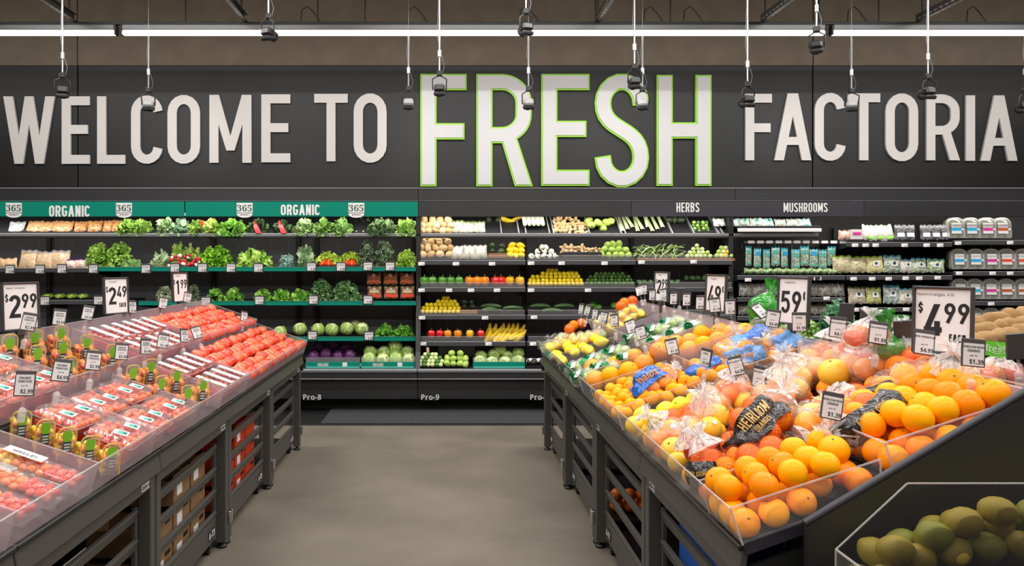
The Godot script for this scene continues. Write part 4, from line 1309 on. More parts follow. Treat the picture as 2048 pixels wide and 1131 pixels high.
func case_black() -> void:
	var td := 8.16
	stack("potato", "round tan potato on the black top display", "potato", "potato", ["potato", "potato_pale"], [[838, 905], [838, 908], [842, 904]], 468, td, 0.038, "tan potatoes on the top display")
	bags_row("endive_pack", "white vegetable pack with a green end on the black top display", "pack", 906, 970, 436, 466, 3, td, ["a5a898", "d2d0c4", "8fa85c"], "white packs on the top display", -30)
	stack("eggplant", "dark eggplant at the head of the top display", "eggplant", "avocado", ["avocado"], [[972, 1002]], 446, 8.35, 0.034, "dark eggplants")
	stack("yellow_squash", "yellow squash at the head of the top display", "squash", "crookneck", ["squash_yellow"], [[1006, 1032]], 446, 8.35, 0.03, "yellow squash at the head of the display")
	for i in 5:
		solo("white_leek", shape("leek"), mats.leek_white, T3(at(1050 + i * 9, 448, 8.14), yaw(0, 32)), "thick white leek end on the black top display, %s along" % ORD[i], "leek", "white leeks")
	for i in 26:
		solo("ginger_root", shape("ginger"), mats.ginger if i % 3 else mats.potato_pale, T3(at(1112 + (i % 7) * 9.4, 466 - (i / 7) * 9, 8.16 + (i / 7) * 0.05), spin()), "knobbly ginger root in the top display, %s row, %s along" % [ORD[i / 7], ORD[i % 7]], "ginger", "ginger in the top display")
	k_row("chayote", "light green chayote on the black top display", "chayote", "chayote", "chayote", [[1182, 450], [1197, 446], [1206, 456], [1212, 444], [1222, 442], [1178, 441]], 8.16, "chayotes on the top display")
	for i in 9:
		var o := thing("celery", "pale celery stalk laid on the top display, %s along" % ORD[i], "celery", at(1246 + i * 10, 463 - (i % 3) * 4, 8.13), "celery on the top display", yaw(rng.randf_range(-8, 8), 32))
		part(o, "stalk", shape("celery_stalk"), mats.celery)
	stack("avocado", "dark avocado heading the top display beside the celery", "avocado", "avocado", ["avocado"], [[1332, 1366]], 446, 8.3, 0.034, "avocados at the head of the display")
	stack("sprout", "small round brussels sprout in the top display", "sprouts", "ball", ["lime", "cabbage_leaf"], [[1384, 1420], [1386, 1420], [1384, 1418], [1386, 1420]], 467, 8.2, 0.022, "sprouts in the top display", 0.022)
	for u in [1000, 1034, 1048, 1094, 1102, 1172, 1234, 1242, 1334, 1376, 1424, 1432]:
		solo("wire_divider", Geo.new().box(Vector3(0, 0.03, 0), Vector3(0.006, 0.06, 0.44)).box(Vector3(0, 0.062, 0), Vector3(0.012, 0.008, 0.44)).done(), mats.bright_rod if u % 4 else mats.case_slot, T3(at(u, 455, 8.3), yaw(0, 34)), "thin pale divider between bins of the black top display, %s along" % ORD[ticket_count("wire")], "divider", "top display dividers")
	# second tier
	stack("potato", "round tan potato heaped on the black second shelf", "potato", "potato_b", ["potato_pale", "potato"], [[836, 906], [834, 908], [838, 904], [842, 896], [848, 884]], 516, 8.12, 0.043, "tan potatoes on the second shelf", 1.0)
	bags_row("sprout_bag", "white bag of bean sprouts on the second shelf", "bag", 904, 974, 490, 517, 3, 8.12, ["c4c0ae", "e6e2d6", "dedad0"], "bean sprout bags", -12)
	stack("avocado", "dark green avocado in the brown tray on the second shelf", "avocado", "avocado", ["avocado", "lime_dark"], [[978, 1010], [978, 1010]], 508, 8.14, 0.035, "avocados on the second shelf", 0.9)
	solo("shelf_tray", bx(Vector3(0.2, 0.05, 0.25), 0.004), mats.wood_tray, T3(at(994, 511, 8.2)), "brown tray under the avocados on the second shelf", "tray")
	stack("lemon", "bright yellow lemon heaped on the second shelf", "lemon", "lemon", ["lemon"], [[1014, 1050], [1014, 1050], [1018, 1048]], 516, 8.12, 0.034, "lemons on the second shelf")
	stack("mushroom", "small white mushroom on the second shelf", "mushroom", "mushroom", ["mushroom", "leek_white"], [[1058, 1116], [1070, 1108], [1080, 1098]], 517, 8.1, 0.03, "mushrooms on the second shelf")
	solo("shelf_tray", bx(Vector3(0.42, 0.06, 0.24), 0.004), mats.case_black, T3(at(1161, 509, 8.2)), "black tray under the ginger on the second shelf", "tray")
	for i in 14:
		solo("ginger_root", shape("ginger"), mats.ginger if i % 3 else mats.potato_pale, T3(at(1128 + (i % 9) * 8.6, 501 - (i / 9) * 6, 8.14), spin()), "ginger root on the black tray, %s row, %s along" % [ORD[i / 9], ORD[i % 9]], "ginger", "ginger on the second shelf")
	stack("chayote", "light green chayote on the second shelf", "chayote", "chayote", ["chayote"], [[1198, 1262], [1202, 1258], [1212, 1246]], 516, 8.12, 0.036, "chayotes on the second shelf", 0.85)
	solo("shelf_tray", bx(Vector3(1.05, 0.03, 0.22), 0.004), mats.wood_tray, T3(at(1366, 519, 8.16)), "long wooden tray under the okra on the second shelf", "tray")
	for i in 60:
		solo("okra", shape("bean"), mats.celery if i % 3 == 0 else mats.cabbage_leaf if i % 3 == 1 else mats.cucumber, T3(at(1272 + (i % 20) * 4.6, 514 - (i / 20) * 7 - rng.randf() * 4, 8.1 + rng.randf() * 0.06), yaw(rng.randf_range(-70, 70), 0, rng.randf_range(-40, 50))), "green okra pod on the wooden tray, layer %s, %s along" % [ORD[i / 20], ORD[i % 20]], "okra", "okra pods")
	stack("tomatillo", "pale green tomatillo on the wooden tray", "tomatillo", "ball", ["cabbage", "chayote", "celery"], [[1370, 1424], [1376, 1420], [1384, 1410], [1390, 1402]], 516, 8.1, 0.024, "tomatillos", 0.024)
	stack("pattypan", "yellow green squash beside the pillar on the second shelf", "squash", "ball", ["chayote", "cabbage", "squash_yellow"], [[1428, 1466], [1434, 1462], [1440, 1458]], 516, 8.1, 0.027, "small squash beside the pillar", 0.027)
	# third tier
	for e in [["green", 840, 928, "pepper_green", 5], ["orange", 930, 978, "pepper_orange", 3], ["red", 982, 1012, "pepper_red", 2], ["yellow orange", 1012, 1048, "pepper_yellow", 2]]:
		stack("bell_pepper", "%s bell pepper on the black third shelf" % e[0], "bell pepper", "pepper", [e[3]], [[e[1], e[2]]], 570, 8.06, 0.046, "%s peppers on the third shelf" % e[0], 1.12, 0.3, "pepper_stem", true)
	stack("lemon", "small yellow lemon in the long heap on the third shelf", "lemon", "ball", ["lemon_shelf", "lemon"], [[1054, 1168], [1056, 1166], [1062, 1162], [1082, 1158], [1094, 1118]], 571, 8.1, 0.0235, "lemons on the third shelf", 0.0245)
	stack("lemon", "yellow lemon on the second peak of the third shelf", "lemon", "ball", ["lemon_shelf"], [[1130, 1156], [1134, 1150]], 556, 8.18, 0.0235, "lemons on the third shelf", 0.0245)
	stack("lime", "small dark green lime on the third shelf", "lime", "ball", ["lime_dark", "lime"], [[1170, 1268], [1172, 1266], [1178, 1262], [1190, 1250]], 570, 8.1, 0.022, "limes on the third shelf", 0.023)
	stack("small_cucumber", "small green cucumber on the third shelf behind the price signs", "cucumber", "avocado", ["cucumber", "lime_dark"], [[1274, 1360], [1368, 1462], ], 570, 8.1, 0.03, "small cucumbers on the third shelf", 0.8)
	# fourth tier
	stack("lemon", "small yellow lemon on the black fourth shelf", "lemon", "ball", ["lemon_shelf", "lemon"], [[840, 920], [842, 922], [850, 918], [872, 914], [884, 900]], 627, 8.1, 0.0235, "lemons on the fourth shelf", 0.0245)
	stack("avocado", "dark avocado on the fourth shelf beside the lemons", "avocado", "avocado", ["avocado"], [[922, 952], [924, 950]], 619, 8.14, 0.034, "avocados on the fourth shelf", 0.85)
	solo("shelf_tray", bx(Vector3(0.19, 0.045, 0.22), 0.004), mats.wood_tray, T3(at(937, 622, 8.2)), "brown tray under the avocados on the fourth shelf", "tray")
	var k := 0
	for e in [[984, 619, 8], [982, 612, -14], [1026, 616, 2], [1080, 612, 0], [1128, 612, 2], [1104, 621, 0]]:
		solo("cucumber", shape("cucumber"), mats.cucumber, Transform3D(yaw(e[2]), at(e[0], e[1], 8.1)).scaled_local(Vector3(0.6, 0.9, 0.9)), "long green cucumber on the fourth shelf, %s along" % ORD[k], "cucumber", "cucumbers on the fourth shelf")
		k += 1
	k_row("green_pepper", "green vegetable at the hidden end of the fourth shelf behind the citrus", "vegetable", "chayote", "pepper_green", [[1170, 620], [1196, 615], [1228, 613], [1252, 620], [1184, 610]], 8.14, "green vegetables behind the citrus")
	# fifth tier
	for e in [[1090 - 228, "pepper_red", "first red"], [880, "pepper_red", "second red"], [896, "pepper_orange", "first orange"], [916, "pepper_orange", "second orange"], [940, "pepper_yellow", "yellow orange"], [961, "pepper_red", "last red"]]:
		var o := thing("bell_pepper", "%s bell pepper on the low black shelf" % e[2], "bell pepper", at(e[0], 667, 8.06), "peppers on the low shelf", yaw(rng.randf() * 360, 6, 6))
		part(o, "body", shape("pepper"), mats[e[1]])
		part(o, "stem", shape("pepper_stem"), mats.stem_green)
	for i in 16:
		solo("crookneck_squash", shape("crookneck"), mats.squash_yellow, T3(at(978 + (i % 8) * 9, 674 - (i / 8) * 10, 8.08 + (i / 8) * 0.06), yaw(rng.randf_range(-40, 40), 0, rng.randf_range(10, 60))), "yellow crookneck squash on the low black shelf, %s row, %s along" % ["front" if i < 8 else "rear", ORD[i % 8]], "squash", "crookneck squash on the low shelf")
	# bottom deck
	stack("artichoke_bud", "grey green artichoke bud on the bottom deck", "artichoke", "ball", ["cabbage", "lime", "celery"], [[836, 886], [836, 888], [840, 884], [846, 876]], 733, 7.9, 0.022, "buds on the bottom deck", 0.024)
	solo("wood_stake", bx(Vector3(0.03, 0.13, 0.012), 0.003), mats.potato_pale, T3(at(856, 706, 8.0), yaw(0, 0, 4)), "pale wooden stake among the buds on the bottom deck", "stake")
	stack("chayote", "light green chayote on the bottom deck", "chayote", "chayote", ["chayote"], [[888, 938], [888, 938], [896, 926]], 733, 7.92, 0.034, "chayotes on the bottom deck", 0.8)
	k = 0
	for e in [[960, 722], [984, 724], [1010, 724], [1036, 722], [962, 712], [988, 708], [1014, 712], [1036, 706], [1000, 698]]:
		cabbage(e[0], e[1], 8.0 + (0.12 if k > 3 else 0.0), 0.85, "green cabbage on the bottom deck beside the chayotes, %s layer, %s along" % [["bottom", "middle", "top"][k / 4], ORD[k % 4]], "cabbages beside the chayotes")
		k += 1
	var g := Geo.new()
	var rows := []
	for i in 6:
		var row := []
		for j in 8:
			row.append(Vector3((j - 3.5) * 0.028, 0.05 * absf(sin(j * 1.1 + i)) + 0.01 * i, (i - 2.5) * 0.03))
		rows.append(row)
	g.grid(rows)
	solo("paper_sheet", g.done(), mats.paper, T3(at(1072, 731, 7.85)), "crumpled white paper on the bottom deck beside the citrus table", "paper")
	solo("white_notice", bx(Vector3(0.42, 0.15, 0.004), 0.002), mats.paper_dim, T3(at(913, 698, 8.5)), "white notice with dark marks on the back of the bottom deck", "notice")

func k_row(called: String, label: String, cat: String, sh: String, m: String, pts: Array, d: float, group: String) -> void:
	var i := 0
	for e in pts:
		solo(called, shape(sh), mats[m], T3(at(e[0], e[1], d + 0.02 * i), yaw(rng.randf() * 360, 60 + rng.randf() * 60, 0)), "%s, %s along" % [label, ORD[i]], cat, group)
		i += 1

func clam_box(u: float, vb: float, d: float, band: String, label: String, s := 1.0) -> void:
	# an upright clear box of greens with rounded shoulders
	var o := thing("salad_box", label, "salad box", at(u, vb, d), "upright salad boxes", yaw(rng.randf_range(-3, 3), -4).scaled(Vector3.ONE * s))
	var w := 0.17
	var h := 0.21
	var out := PackedVector2Array()
	out.append(Vector2(-w * 0.46, 0)); out.append(Vector2(w * 0.46, 0)); out.append(Vector2(w * 0.5, 0.02))
	out.append_array(arc(w * 0.5 - 0.07, h - 0.07, 0.07, 0.07, 0, 90, 5))
	out.append_array(arc(-w * 0.5 + 0.07, h - 0.07, 0.07, 0.07, 90, 180, 5))
	out.append(Vector2(-w * 0.5, 0.02))
	var small := Geometry2D.offset_polygon(out, -0.012)[0]
	part(o, "greens", leaf_mesh("boxgreens", Vector3(0.07, 0.17, 0.03), 60, 0.06, 0.03, 0.4, "2c4a22", "7d9a58"), mats.leaf, T3(Vector3(0, 0.012, -0.02)))
	part(o, "tray", Geo.new().prism(small, -0.08, -0.045).done(), mats.lime_dark)
	var closed := out.duplicate()
	closed.append(out[0])
	part(o, "clear_rim", Geo.new().band(closed, 0.006, -0.03, 0.014).done(), mats.acrylic_edge)
	part(o, "clear_lid", Geo.new().prism(out, 0.011, 0.0135).done(), mats.acrylic)
	part(o, "label", bx(Vector3(0.105, 0.115, 0.002), 0.0005, Vector3(0, 0.1, 0.0165)), mats.label_white)
	part(o, "label_band", bx(Vector3(0.105, 0.03, 0.002), 0.0005, Vector3(0, 0.088, 0.018)), mats[band])
	part(o, "label_print", print_mesh("organic", 0.022, "Droid Serif", false), mats.ink_soft, T3(Vector3(0, 0.136, 0.018)))
	part(o, "side_tab", bx(Vector3(0.026, 0.022, 0.002), 0.0, Vector3(0.064, 0.09, 0.0175)), mats.label_white)

func case_packaged() -> void:
	# herbs hanging from pegs
	var rail := thing("peg_rail", "rail of pegs with white price tabs for the hanging herb bags", "rail", at(1580, 484, 8.2))
	part(rail, "bar", Geo.new().tube([Vector3(ux(1488, 8.2) - ux(1580, 8.2), 0, 0), Vector3(ux(1690, 8.2) - ux(1580, 8.2), 0, 0)], 0.006, 6).done(), mats.case_trim)
	for i in 11:
		var x := ux(1497 + i * 18.2, 8.2) - ux(1580, 8.2)
		part(rail, "peg", Geo.new().tube([Vector3(x, -0.01, -0.2), Vector3(x, -0.015, 0.06), Vector3(x, 0.0, 0.07)], 0.004, 5).done(), mats.steel)
		part(rail, "price_tab", bx(Vector3(0.07, 0.03, 0.003), 0.001, Vector3(x, 0, 0.074)), mats.paper)
	for i in 10:
		var u := 1497.0 + i * 18.0 + (4 if i > 4 else 0)
		var o := thing("herb_bag", "clear teal topped herb bag hanging from a peg, %s along" % ORD[i], "herb bag", at(u, 531 + (i % 3) * 3, 8.16), "hanging herb bags", yaw(rng.randf_range(-25, 25)))
		part(o, "bag", pillow("herb%d" % (i % 3), 0.085, 0.21, 0.03, ["5f7a5c", "c5d2c4", "4fb4c4"], 22.0), mats.bag_print)
		part(o, "label", bx(Vector3(0.06, 0.045, 0.003), 0.001, Vector3(0, 0.15, 0.016)), mats.label_blue if i % 3 == 1 else mats.label_teal)
		part(o, "foot_band", bx(Vector3(0.062, 0.02, 0.003), 0.001, Vector3(0, 0.025, 0.01)), mats.label_teal)
	for e in [["herb_tray", 1490, 1690, 536, 547, 6, "clear tray of green herbs under the hanging bags", ["6a8a4c", "b9cc98"]], ["mushroom_pack", 1478, 1690, 566, 592, 8, "clear pack of grey mushrooms on the second herb shelf", ["6a6862", "cfcac0"]], ["mushroom_pack", 1478, 1690, 606, 629, 8, "clear pack of mushrooms on the third herb shelf", ["5d5a55", "d6cdbf"]], ["mushroom_pack", 1478, 1690, 655, 684, 7, "clear pack of vegetables on the low herb shelf", ["55604a", "b9b8a4"]]]:
		bags_row(e[0], e[6], "pack", e[1], e[2], e[3], e[4], e[5], 8.12, e[7], e[6] + "s")
	# top display of herb packs
	for i in 8:
		var u := 1440.0 + i * 24.5
		bags_row("herb_pack", "flat herb pack on the lit shelf under the mushroom header, %s one" % ORD[i], "pack", u - 11, u + 11, 434, 452, 1, 8.15, [["9fa89a", "dce2dc"], ["5fb4b8", "f2f8f8"], ["8a9488", "cdd4cc"]][i % 3], "herb packs on the lit shelf", -30, "label_teal" if i in [2, 3, 4] else "")
	# the salad bay
	bags_row("pink_box", "small pink box on the top salad shelf beside the garlic papers", "box", 1678, 1700, 460, 480, 1, 8.1, ["d8a898", "e8c4b4"], "", 0)
	var pk := thing("pink_box", "pink and white box with a dark red mark on the top salad shelf", "box", at(1710, 469, 8.08), "", yaw(-8))
	part(pk, "carton", bx(Vector3(0.13, 0.11, 0.1), 0.004), mats.film_pink)
	part(pk, "inner_carton", bx(Vector3(0.124, 0.104, 0.094), 0.004), mats.label_white)
	part(pk, "mark", bx(Vector3(0.08, 0.03, 0.003), 0.001, Vector3(0, 0.01, 0.052)), mats.label_magenta)
	for i in 3:
		var u := 1736.0 + i * 21.0
		var o := thing("white_bag", "tall white paper bag on the top salad shelf, %s of three" % ORD[i], "bag", at(u, 480, 8.14), "white paper bags", yaw(10 - i * 12, -14, -10 + i * 12))
		part(o, "bag", pillow("whitebag%d" % i, 0.14, 0.17, 0.06, ["d8dcc4", "eceee0"], 6.0), mats.bag_print)
		part(o, "green_foot", bx(Vector3(0.07, 0.025, 0.003), 0.001, Vector3(0.01, 0.02, 0.034)), mats.label_green)
	for i in 5:
		var u := 1800.0 + i * 19.5 + (12 if i > 1 else 0)
		var o := thing("striped_pack", "black and white striped pack on the top salad shelf, %s along" % ORD[i], "pack", at(u, 479, 8.1), "striped packs", yaw(rng.randf_range(-6, 6), -6))
		part(o, "bag", pillow("striped%d" % (i % 2), 0.105, 0.165, 0.05, ["3a3a40", "9c9ca4"], 10.0), mats.bag_print)
		for j in 5:
			part(o, "stripe", bx(Vector3(0.088, 0.007, 0.003), 0.001, Vector3(0, 0.09 + j * 0.014, 0.026), yaw(0, 0, 6 * sin(j * 2.0))), mats.bright_rod)
		part(o, "label", bx(Vector3(0.075, 0.045, 0.003), 0.001, Vector3(0, 0.05, 0.027)), mats.paper)
	for e in [[1668, 1736, 512, 545, 2, ["9a8f5e", "dccfae", "8fae3c"], "bag of shredded cabbage with a green top", "salad"], [1737, 1766, 511, 545, 1, ["c0b45c", "e6dfb8", "a4ba4c"], "yellow green salad bag", "salad"], [1769, 1802, 510, 545, 1, ["4f6a44", "dfe6dc", "4a9ab0"], "tall salad bag with a blue top", "salad"], [1800, 1826, 516, 545, 1, ["b0a894", "ece6da", "62a4bc"], "cream salad bag", "salad"], [1826, 1854, 516, 545, 1, ["5c7444", "dde4d0", "5aa2ba"], "green salad bag with a white seam", "salad"], [1856, 1886, 516, 545, 1, ["66803c", "e2e8d0", "6aa8a4"], "green salad bag at the end", "salad"]]:
		bags_row("salad_bag", e[6] + " on the second salad shelf", "salad bag", e[0], e[1], e[2], e[3], e[4], 8.1, e[5], "", -8, "label_white" if e[4] == 1 else "")
	for e in [[1698, 1732, 572, 607, ["8f8468", "e0d2bc", "6d8048"], "brown and white salad bag"], [1734, 1762, 572, 607, ["8f9440", "dcdca0", "7a9046"], "olive salad bag"], [1768, 1798, 568, 607, ["54705c", "dfe6e2", "4f9ab4"], "blue topped salad bag"], [1798, 1826, 576, 607, ["b8ac98", "efe8dc", "6ab0c4"], "cream salad bag with a blue top"], [1828, 1856, 570, 607, ["5f7a4c", "d8e0cc", "62a8bc"], "green salad bag beside the price sign"]]:
		bags_row("salad_bag", e[5] + " on the third salad shelf", "salad bag", e[0], e[1], e[2], e[3], 1, 8.1, e[4], "", -8, "label_white")
	bags_row("salad_bag", "dim green salad bag on the low salad shelf behind the citrus", "salad bag", 1694, 1900, 640, 684, 6, 8.15, ["6a7c44", "c9cfa0", "8aa04c"], "dim salad bags behind the citrus")
	var rows := [[[1912, 1943, 1975, 2005], 475, ["label_blue", "label_blue", "label_magenta", "label_rust"], "top"], [[1918, 1951, 1983, 2013, 2046], 537, ["label_blue", "label_blue", "label_magenta", "label_red", "label_red"], "second"], [[1920, 1950, 1982, 2013, 2046], 597, ["paper_dim", "label_blue", "label_magenta", "label_rust", "label_rust"], "third"], [[1951, 1983, 2014, 2046], 655, ["label_blue", "label_magenta", "label_blue", "label_rust"], "low"]]
	for r in rows:
		for i in r[0].size():
			clam_box(r[0][i], r[1], 8.06, r[2][i], "upright clear salad box with a %s label band, %s salad shelf, %s along" % [r[2][i].replace("label_", "").replace("paper_dim", "plain"), r[3], ORD[i]])
			clam_box(r[0][i] - 6, r[1] - 1, 8.26, r[2][i], "second salad box behind the %s one of the %s salad shelf" % [ORD[i], r[3]])

# ---------------------------------------------------------------- the two sloping produce tables
const RX := 0.82
const LX := -1.185
const STEPS := [6.32, 5.26, 4.20, 3.14, 2.08]

func tx(sg: float) -> float:
	return RX if sg > 0 else LX

# a point on a table's tray: row 0 or 1, s across (0 at the aisle), d metres from the lens, h above the tray
func slope(sg: float, row: int, s: float, d: float, h := 0.0) -> Vector3:
	var n := Vector3(-sg * 0.342, 0.94, 0)
	var p := Vector3(tx(sg) + sg * s * 0.40, 0.805 + s * 0.146, -d) if row == 0 else Vector3(tx(sg) + sg * (0.425 + s * 0.39), 0.985 + s * 0.142, -d)
	return p + n * h

func slope_basis(sg: float, turn := 0.0) -> Basis:
	return Basis(Vector3(0, 0, 1), -sg * deg_to_rad(-20.0)) * yaw(turn)

func make_tables() -> void:
	for sg in [-1.0, 1.0]:
		var side := "tomato" if sg < 0 else "citrus"
		var x0 := tx(sg)
		for b in 4 + (1 if sg < 0 else 0):
			var da: float = STEPS[b] if b < 4 else 2.08
			var db: float = STEPS[b + 1] if b < 4 else 1.02
			table_unit(sg, side, x0, da, db, b)

func table_unit(sg: float, side: String, x0: float, da: float, db: float, b: int) -> void:
	var zc := -(da + db) / 2
	var L := da - db - 0.008
	var which: String = ["farthest from the lens, by the wall case", "second from the wall case", "third from the wall case", "fourth from the wall case", "nearest the lens"][b]
	var o := thing("produce_table", "dark metal section of the %s table, %s" % [side, which], "display table", Vector3(x0, 0, zc))
	part(o, "fascia", bx(Vector3(0.02, 0.078, L), 0.003, Vector3(sg * 0.012, 0.752, 0), Basis(Vector3(0, 0, 1), -sg * 0.18)), mats.table_grey)
	part(o, "lip", bx(Vector3(0.03, 0.018, L + 0.006), 0.004, Vector3(sg * 0.012, 0.797, 0)), mats.table_black)
	part(o, "upper_rail", bx(Vector3(0.03, 0.052, L - 0.02), 0.003, Vector3(sg * 0.035, 0.682, 0)), mats.table_grey)
	for e in [-1, 1]:
		part(o, "leg", bx(Vector3(0.055, 0.68, 0.05), 0.004, Vector3(sg * 0.048, 0.37, e * (L / 2 - 0.028))), mats.table_grey)
		part(o, "foot", Geo.new().lathe([Vector2(0, 0), Vector2(0.028, 0), Vector2(0.028, 0.012), Vector2(0.008, 0.018), Vector2(0.008, 0.045), Vector2(0, 0.045)], 10, T3(Vector3(sg * 0.048, 0.001, e * (L / 2 - 0.028)))).done(), mats.caster)
		part(o, "foot_bolt", bx(Vector3(0.02, 0.07, 0.014), 0.004, Vector3(sg * 0.012, 0.16, e * (L / 2 - 0.012))), mats.chrome)
		part(o, "rear_leg", bx(Vector3(0.05, 1.0, 0.05), 0.004, Vector3(sg * 0.78, 0.52, e * (L / 2 - 0.03))), mats.table_black)
	part(o, "sticker", bx(Vector3(0.002, 0.026, 0.075), 0.0, Vector3(sg * 0.019, 0.682, -L / 2 + 0.11)), mats.label_white)
	part(o, "sticker_print", print_mesh("4504 4", 0.018), mats.ink, T3(Vector3(sg * 0.0175, 0.682, -L / 2 + 0.11), yaw(-sg * 90.0)))
	# two stepped trays and what carries them
	for r in 2:
		var c := slope(sg, r, 0.5, 0.0, -0.012) - Vector3(x0, 0, 0)
		var tray := part(o, "tray", bx(Vector3(0.41, 0.012, L), 0.002, c, slope_basis(sg)), mats.table_black)
		part(tray, "step", bx(Vector3(0.012, 0.17, L), 0.002, Vector3(sg * (0.412 + r * 0.405), 0.9 + r * 0.16, 0)), mats.table_inside)
	part(o, "inner_panel", bx(Vector3(0.02, 1.0, L), 0.0, Vector3(sg * 0.74, 0.56, 0)), mats.table_inside)
	if b == 0 or (sg > 0 and b == 3):
		var e := -1.0 if b == 0 else 1.0
		var poly := pl([0.0, 0.735, 0.40, 0.88, 0.42, 0.96, 0.82, 1.1, 0.82, 0.06, 0.78, 0.06, 0.78, 0.66, 0.0, 0.66])
		if sg < 0:
			for i in poly.size():
				poly[i].x = -poly[i].x
		part(o, "end_frame", Geo.new().prism(poly, -0.006, 0.006, T3(Vector3(0, 0, e * (L / 2 - 0.008)))).done(), mats.table_black)
		for r in 2:
			var c := slope(sg, r, 0.5, 0.0, -0.012) - Vector3(x0, 0, 0) + Vector3(0, 0, e * (L / 2 + 0.004))
			part(o, "tray_rim", bx(Vector3(0.41, 0.04, 0.008), 0.002, c, slope_basis(sg)), mats.purple_black)
	# the rolling slatted cart below
	var cart := thing("slatted_cart", "dark slatted rolling cart under the %s table, %s" % [side, which], "cart", Vector3(x0 + sg * 0.075, 0, zc))
	var w := L - 0.15
	for y in [0.555, 0.435, 0.315, 0.195]:
		part(cart, "slat", Geo.new().box(Vector3(0, y, 0), Vector3(0.02, 0.045, w), Basis(Vector3(0, 0, 1), sg * 0.25), 0.003).done(), mats.table_grey)
	part(cart, "lower_panel", bx(Vector3(0.016, 0.115, w), 0.003, Vector3(0, 0.125, 0)), mats.table_grey)
	for e in [-1, 1]:
		part(cart, "upright", bx(Vector3(0.022, 0.53, 0.022), 0.003, Vector3(sg * 0.004, 0.32, e * w / 2)), mats.table_grey)
		part(cart, "rear_upright", bx(Vector3(0.022, 0.53, 0.022), 0.003, Vector3(sg * 0.58, 0.32, e * w / 2)), mats.table_black)
		var cs := part(cart, "caster", Geo.new().tube([Vector3(-0.012, 0.033, 0), Vector3(0.012, 0.033, 0)], 0.032, 14).done(), mats.caster, T3(Vector3(sg * 0.02, 0, e * (w / 2 - 0.06))))
		part(cs, "fork", Geo.new().box(Vector3(-0.018, 0.05, 0), Vector3(0.004, 0.06, 0.03)).box(Vector3(0.018, 0.05, 0), Vector3(0.004, 0.06, 0.03)).box(Vector3(0, 0.078, 0), Vector3(0.04, 0.006, 0.04)).done(), mats.chrome)
	part(cart, "deck", bx(Vector3(0.58, 0.012, w), 0.002, Vector3(sg * 0.29, 0.1, 0)), mats.table_black)
	part(cart, "side_plate", bx(Vector3(0.004, 0.05, 0.09), 0.001, Vector3(-sg * 0.0105, 0.12, -w / 2 + 0.09)), mats.table_inside)
	part(cart, "side_print", print_mesh("A-T3" if sg < 0 else "A-T1", 0.036), mats.paper_dim, T3(Vector3(-sg * 0.013, 0.12, -w / 2 + 0.09), yaw(-sg * 90.0)))
	if sg < 0 and (b == 1 or b == 2):
		var colour := "box_orange" if b == 1 else "cardboard"
		var n := 0
		for iy in 3:
			for iz in 3:
				var size := Vector3(0.3, 0.145, 0.22)
				var bp := Vector3(x0 + sg * 0.27, 0.107 + iy * 0.15, zc - 0.3 + iz * 0.245)
				if iy == 2 and iz == 2:
					continue
				var bo := thing("produce_box", "%s box in the cart of the tomato table, %s layer, %s along" % ["orange red" if b == 1 else "brown cardboard", ["bottom", "middle", "top"][iy], ORD[iz]], "box", bp)
				var g := Geo.new()
				for f in [[Vector3(0, 0.006, 0), Vector3(size.x, 0.012, size.z)], [Vector3(-size.x / 2, size.y / 2, 0), Vector3(0.006, size.y, size.z)], [Vector3(size.x / 2, size.y / 2, 0), Vector3(0.006, size.y, size.z)], [Vector3(0, size.y / 2 - 0.012, -size.z / 2), Vector3(size.x, size.y - 0.025, 0.006)], [Vector3(0, size.y / 2 - 0.012, size.z / 2), Vector3(size.x, size.y - 0.025, 0.006)]]:
					g.box(f[0], f[1])
				part(bo, "carton", g.done(), mats[colour])
				if n % 3 == 1 or b == 2 and n % 2 == 0:
					part(bo, "label", bx(Vector3(0.002, 0.06, 0.07), 0.0, Vector3(-sg * 0.155, 0.07, 0.04)), mats.paper)
				part(bo, "hand_hole", bx(Vector3(0.002, 0.02, 0.06), 0.0, Vector3(-sg * 0.155, 0.115, -0.05)), mats.table_inside)
				n += 1
	if sg > 0 and b == 1:
		for i in 9:
			fruit("stored_orange", "dim orange stored in the cart of the citrus table, %s of the heap" % ORD[i], "orange", Vector3(x0 + 0.2 + (i % 3) * 0.075, 0.145 + (i / 6) * 0.06, zc + 0.1 - ((i / 3) % 2) * 0.09 + 0.2), "orange_red", "oranges stored in the cart")
	if sg > 0 and b == 3:
		var bo := thing("blue_box", "blue box under the near end of the citrus table", "box", Vector3(x0 + 0.26, 0.107, zc - 0.08))
		part(bo, "carton", bx(Vector3(0.3, 0.46, 0.56), 0.006, Vector3(0, 0.23, 0)), mats.box_blue)
		for i in 8:
			fruit("stored_orange", "dim red orange heaped on the blue box, %s of the heap" % ORD[i], "orange", bo.position + Vector3(-0.1 + (i % 2) * 0.08, 0.501, -0.22 + (i / 2) * 0.085), "orange_red", "fruit on the blue box")

func fruit(called: String, label: String, cat: String, p: Vector3, m: String, group: String, s := 1.0, sh := "orange", scar := true) -> Node3D:
	var o := thing(called, label, cat, p, group, Basis.from_euler(Vector3(rng.randf_range(-1.1, 1.1), rng.randf() * TAU, rng.randf_range(-1.1, 1.1))).scaled(Vector3.ONE * s))
	part(o, "peel", shape(sh), mats[m])
	if scar:
		part(o, "stem_scar", shape("scar"), mats.stem_scar, T3(Vector3(0, 0.0372, 0)))
	return o

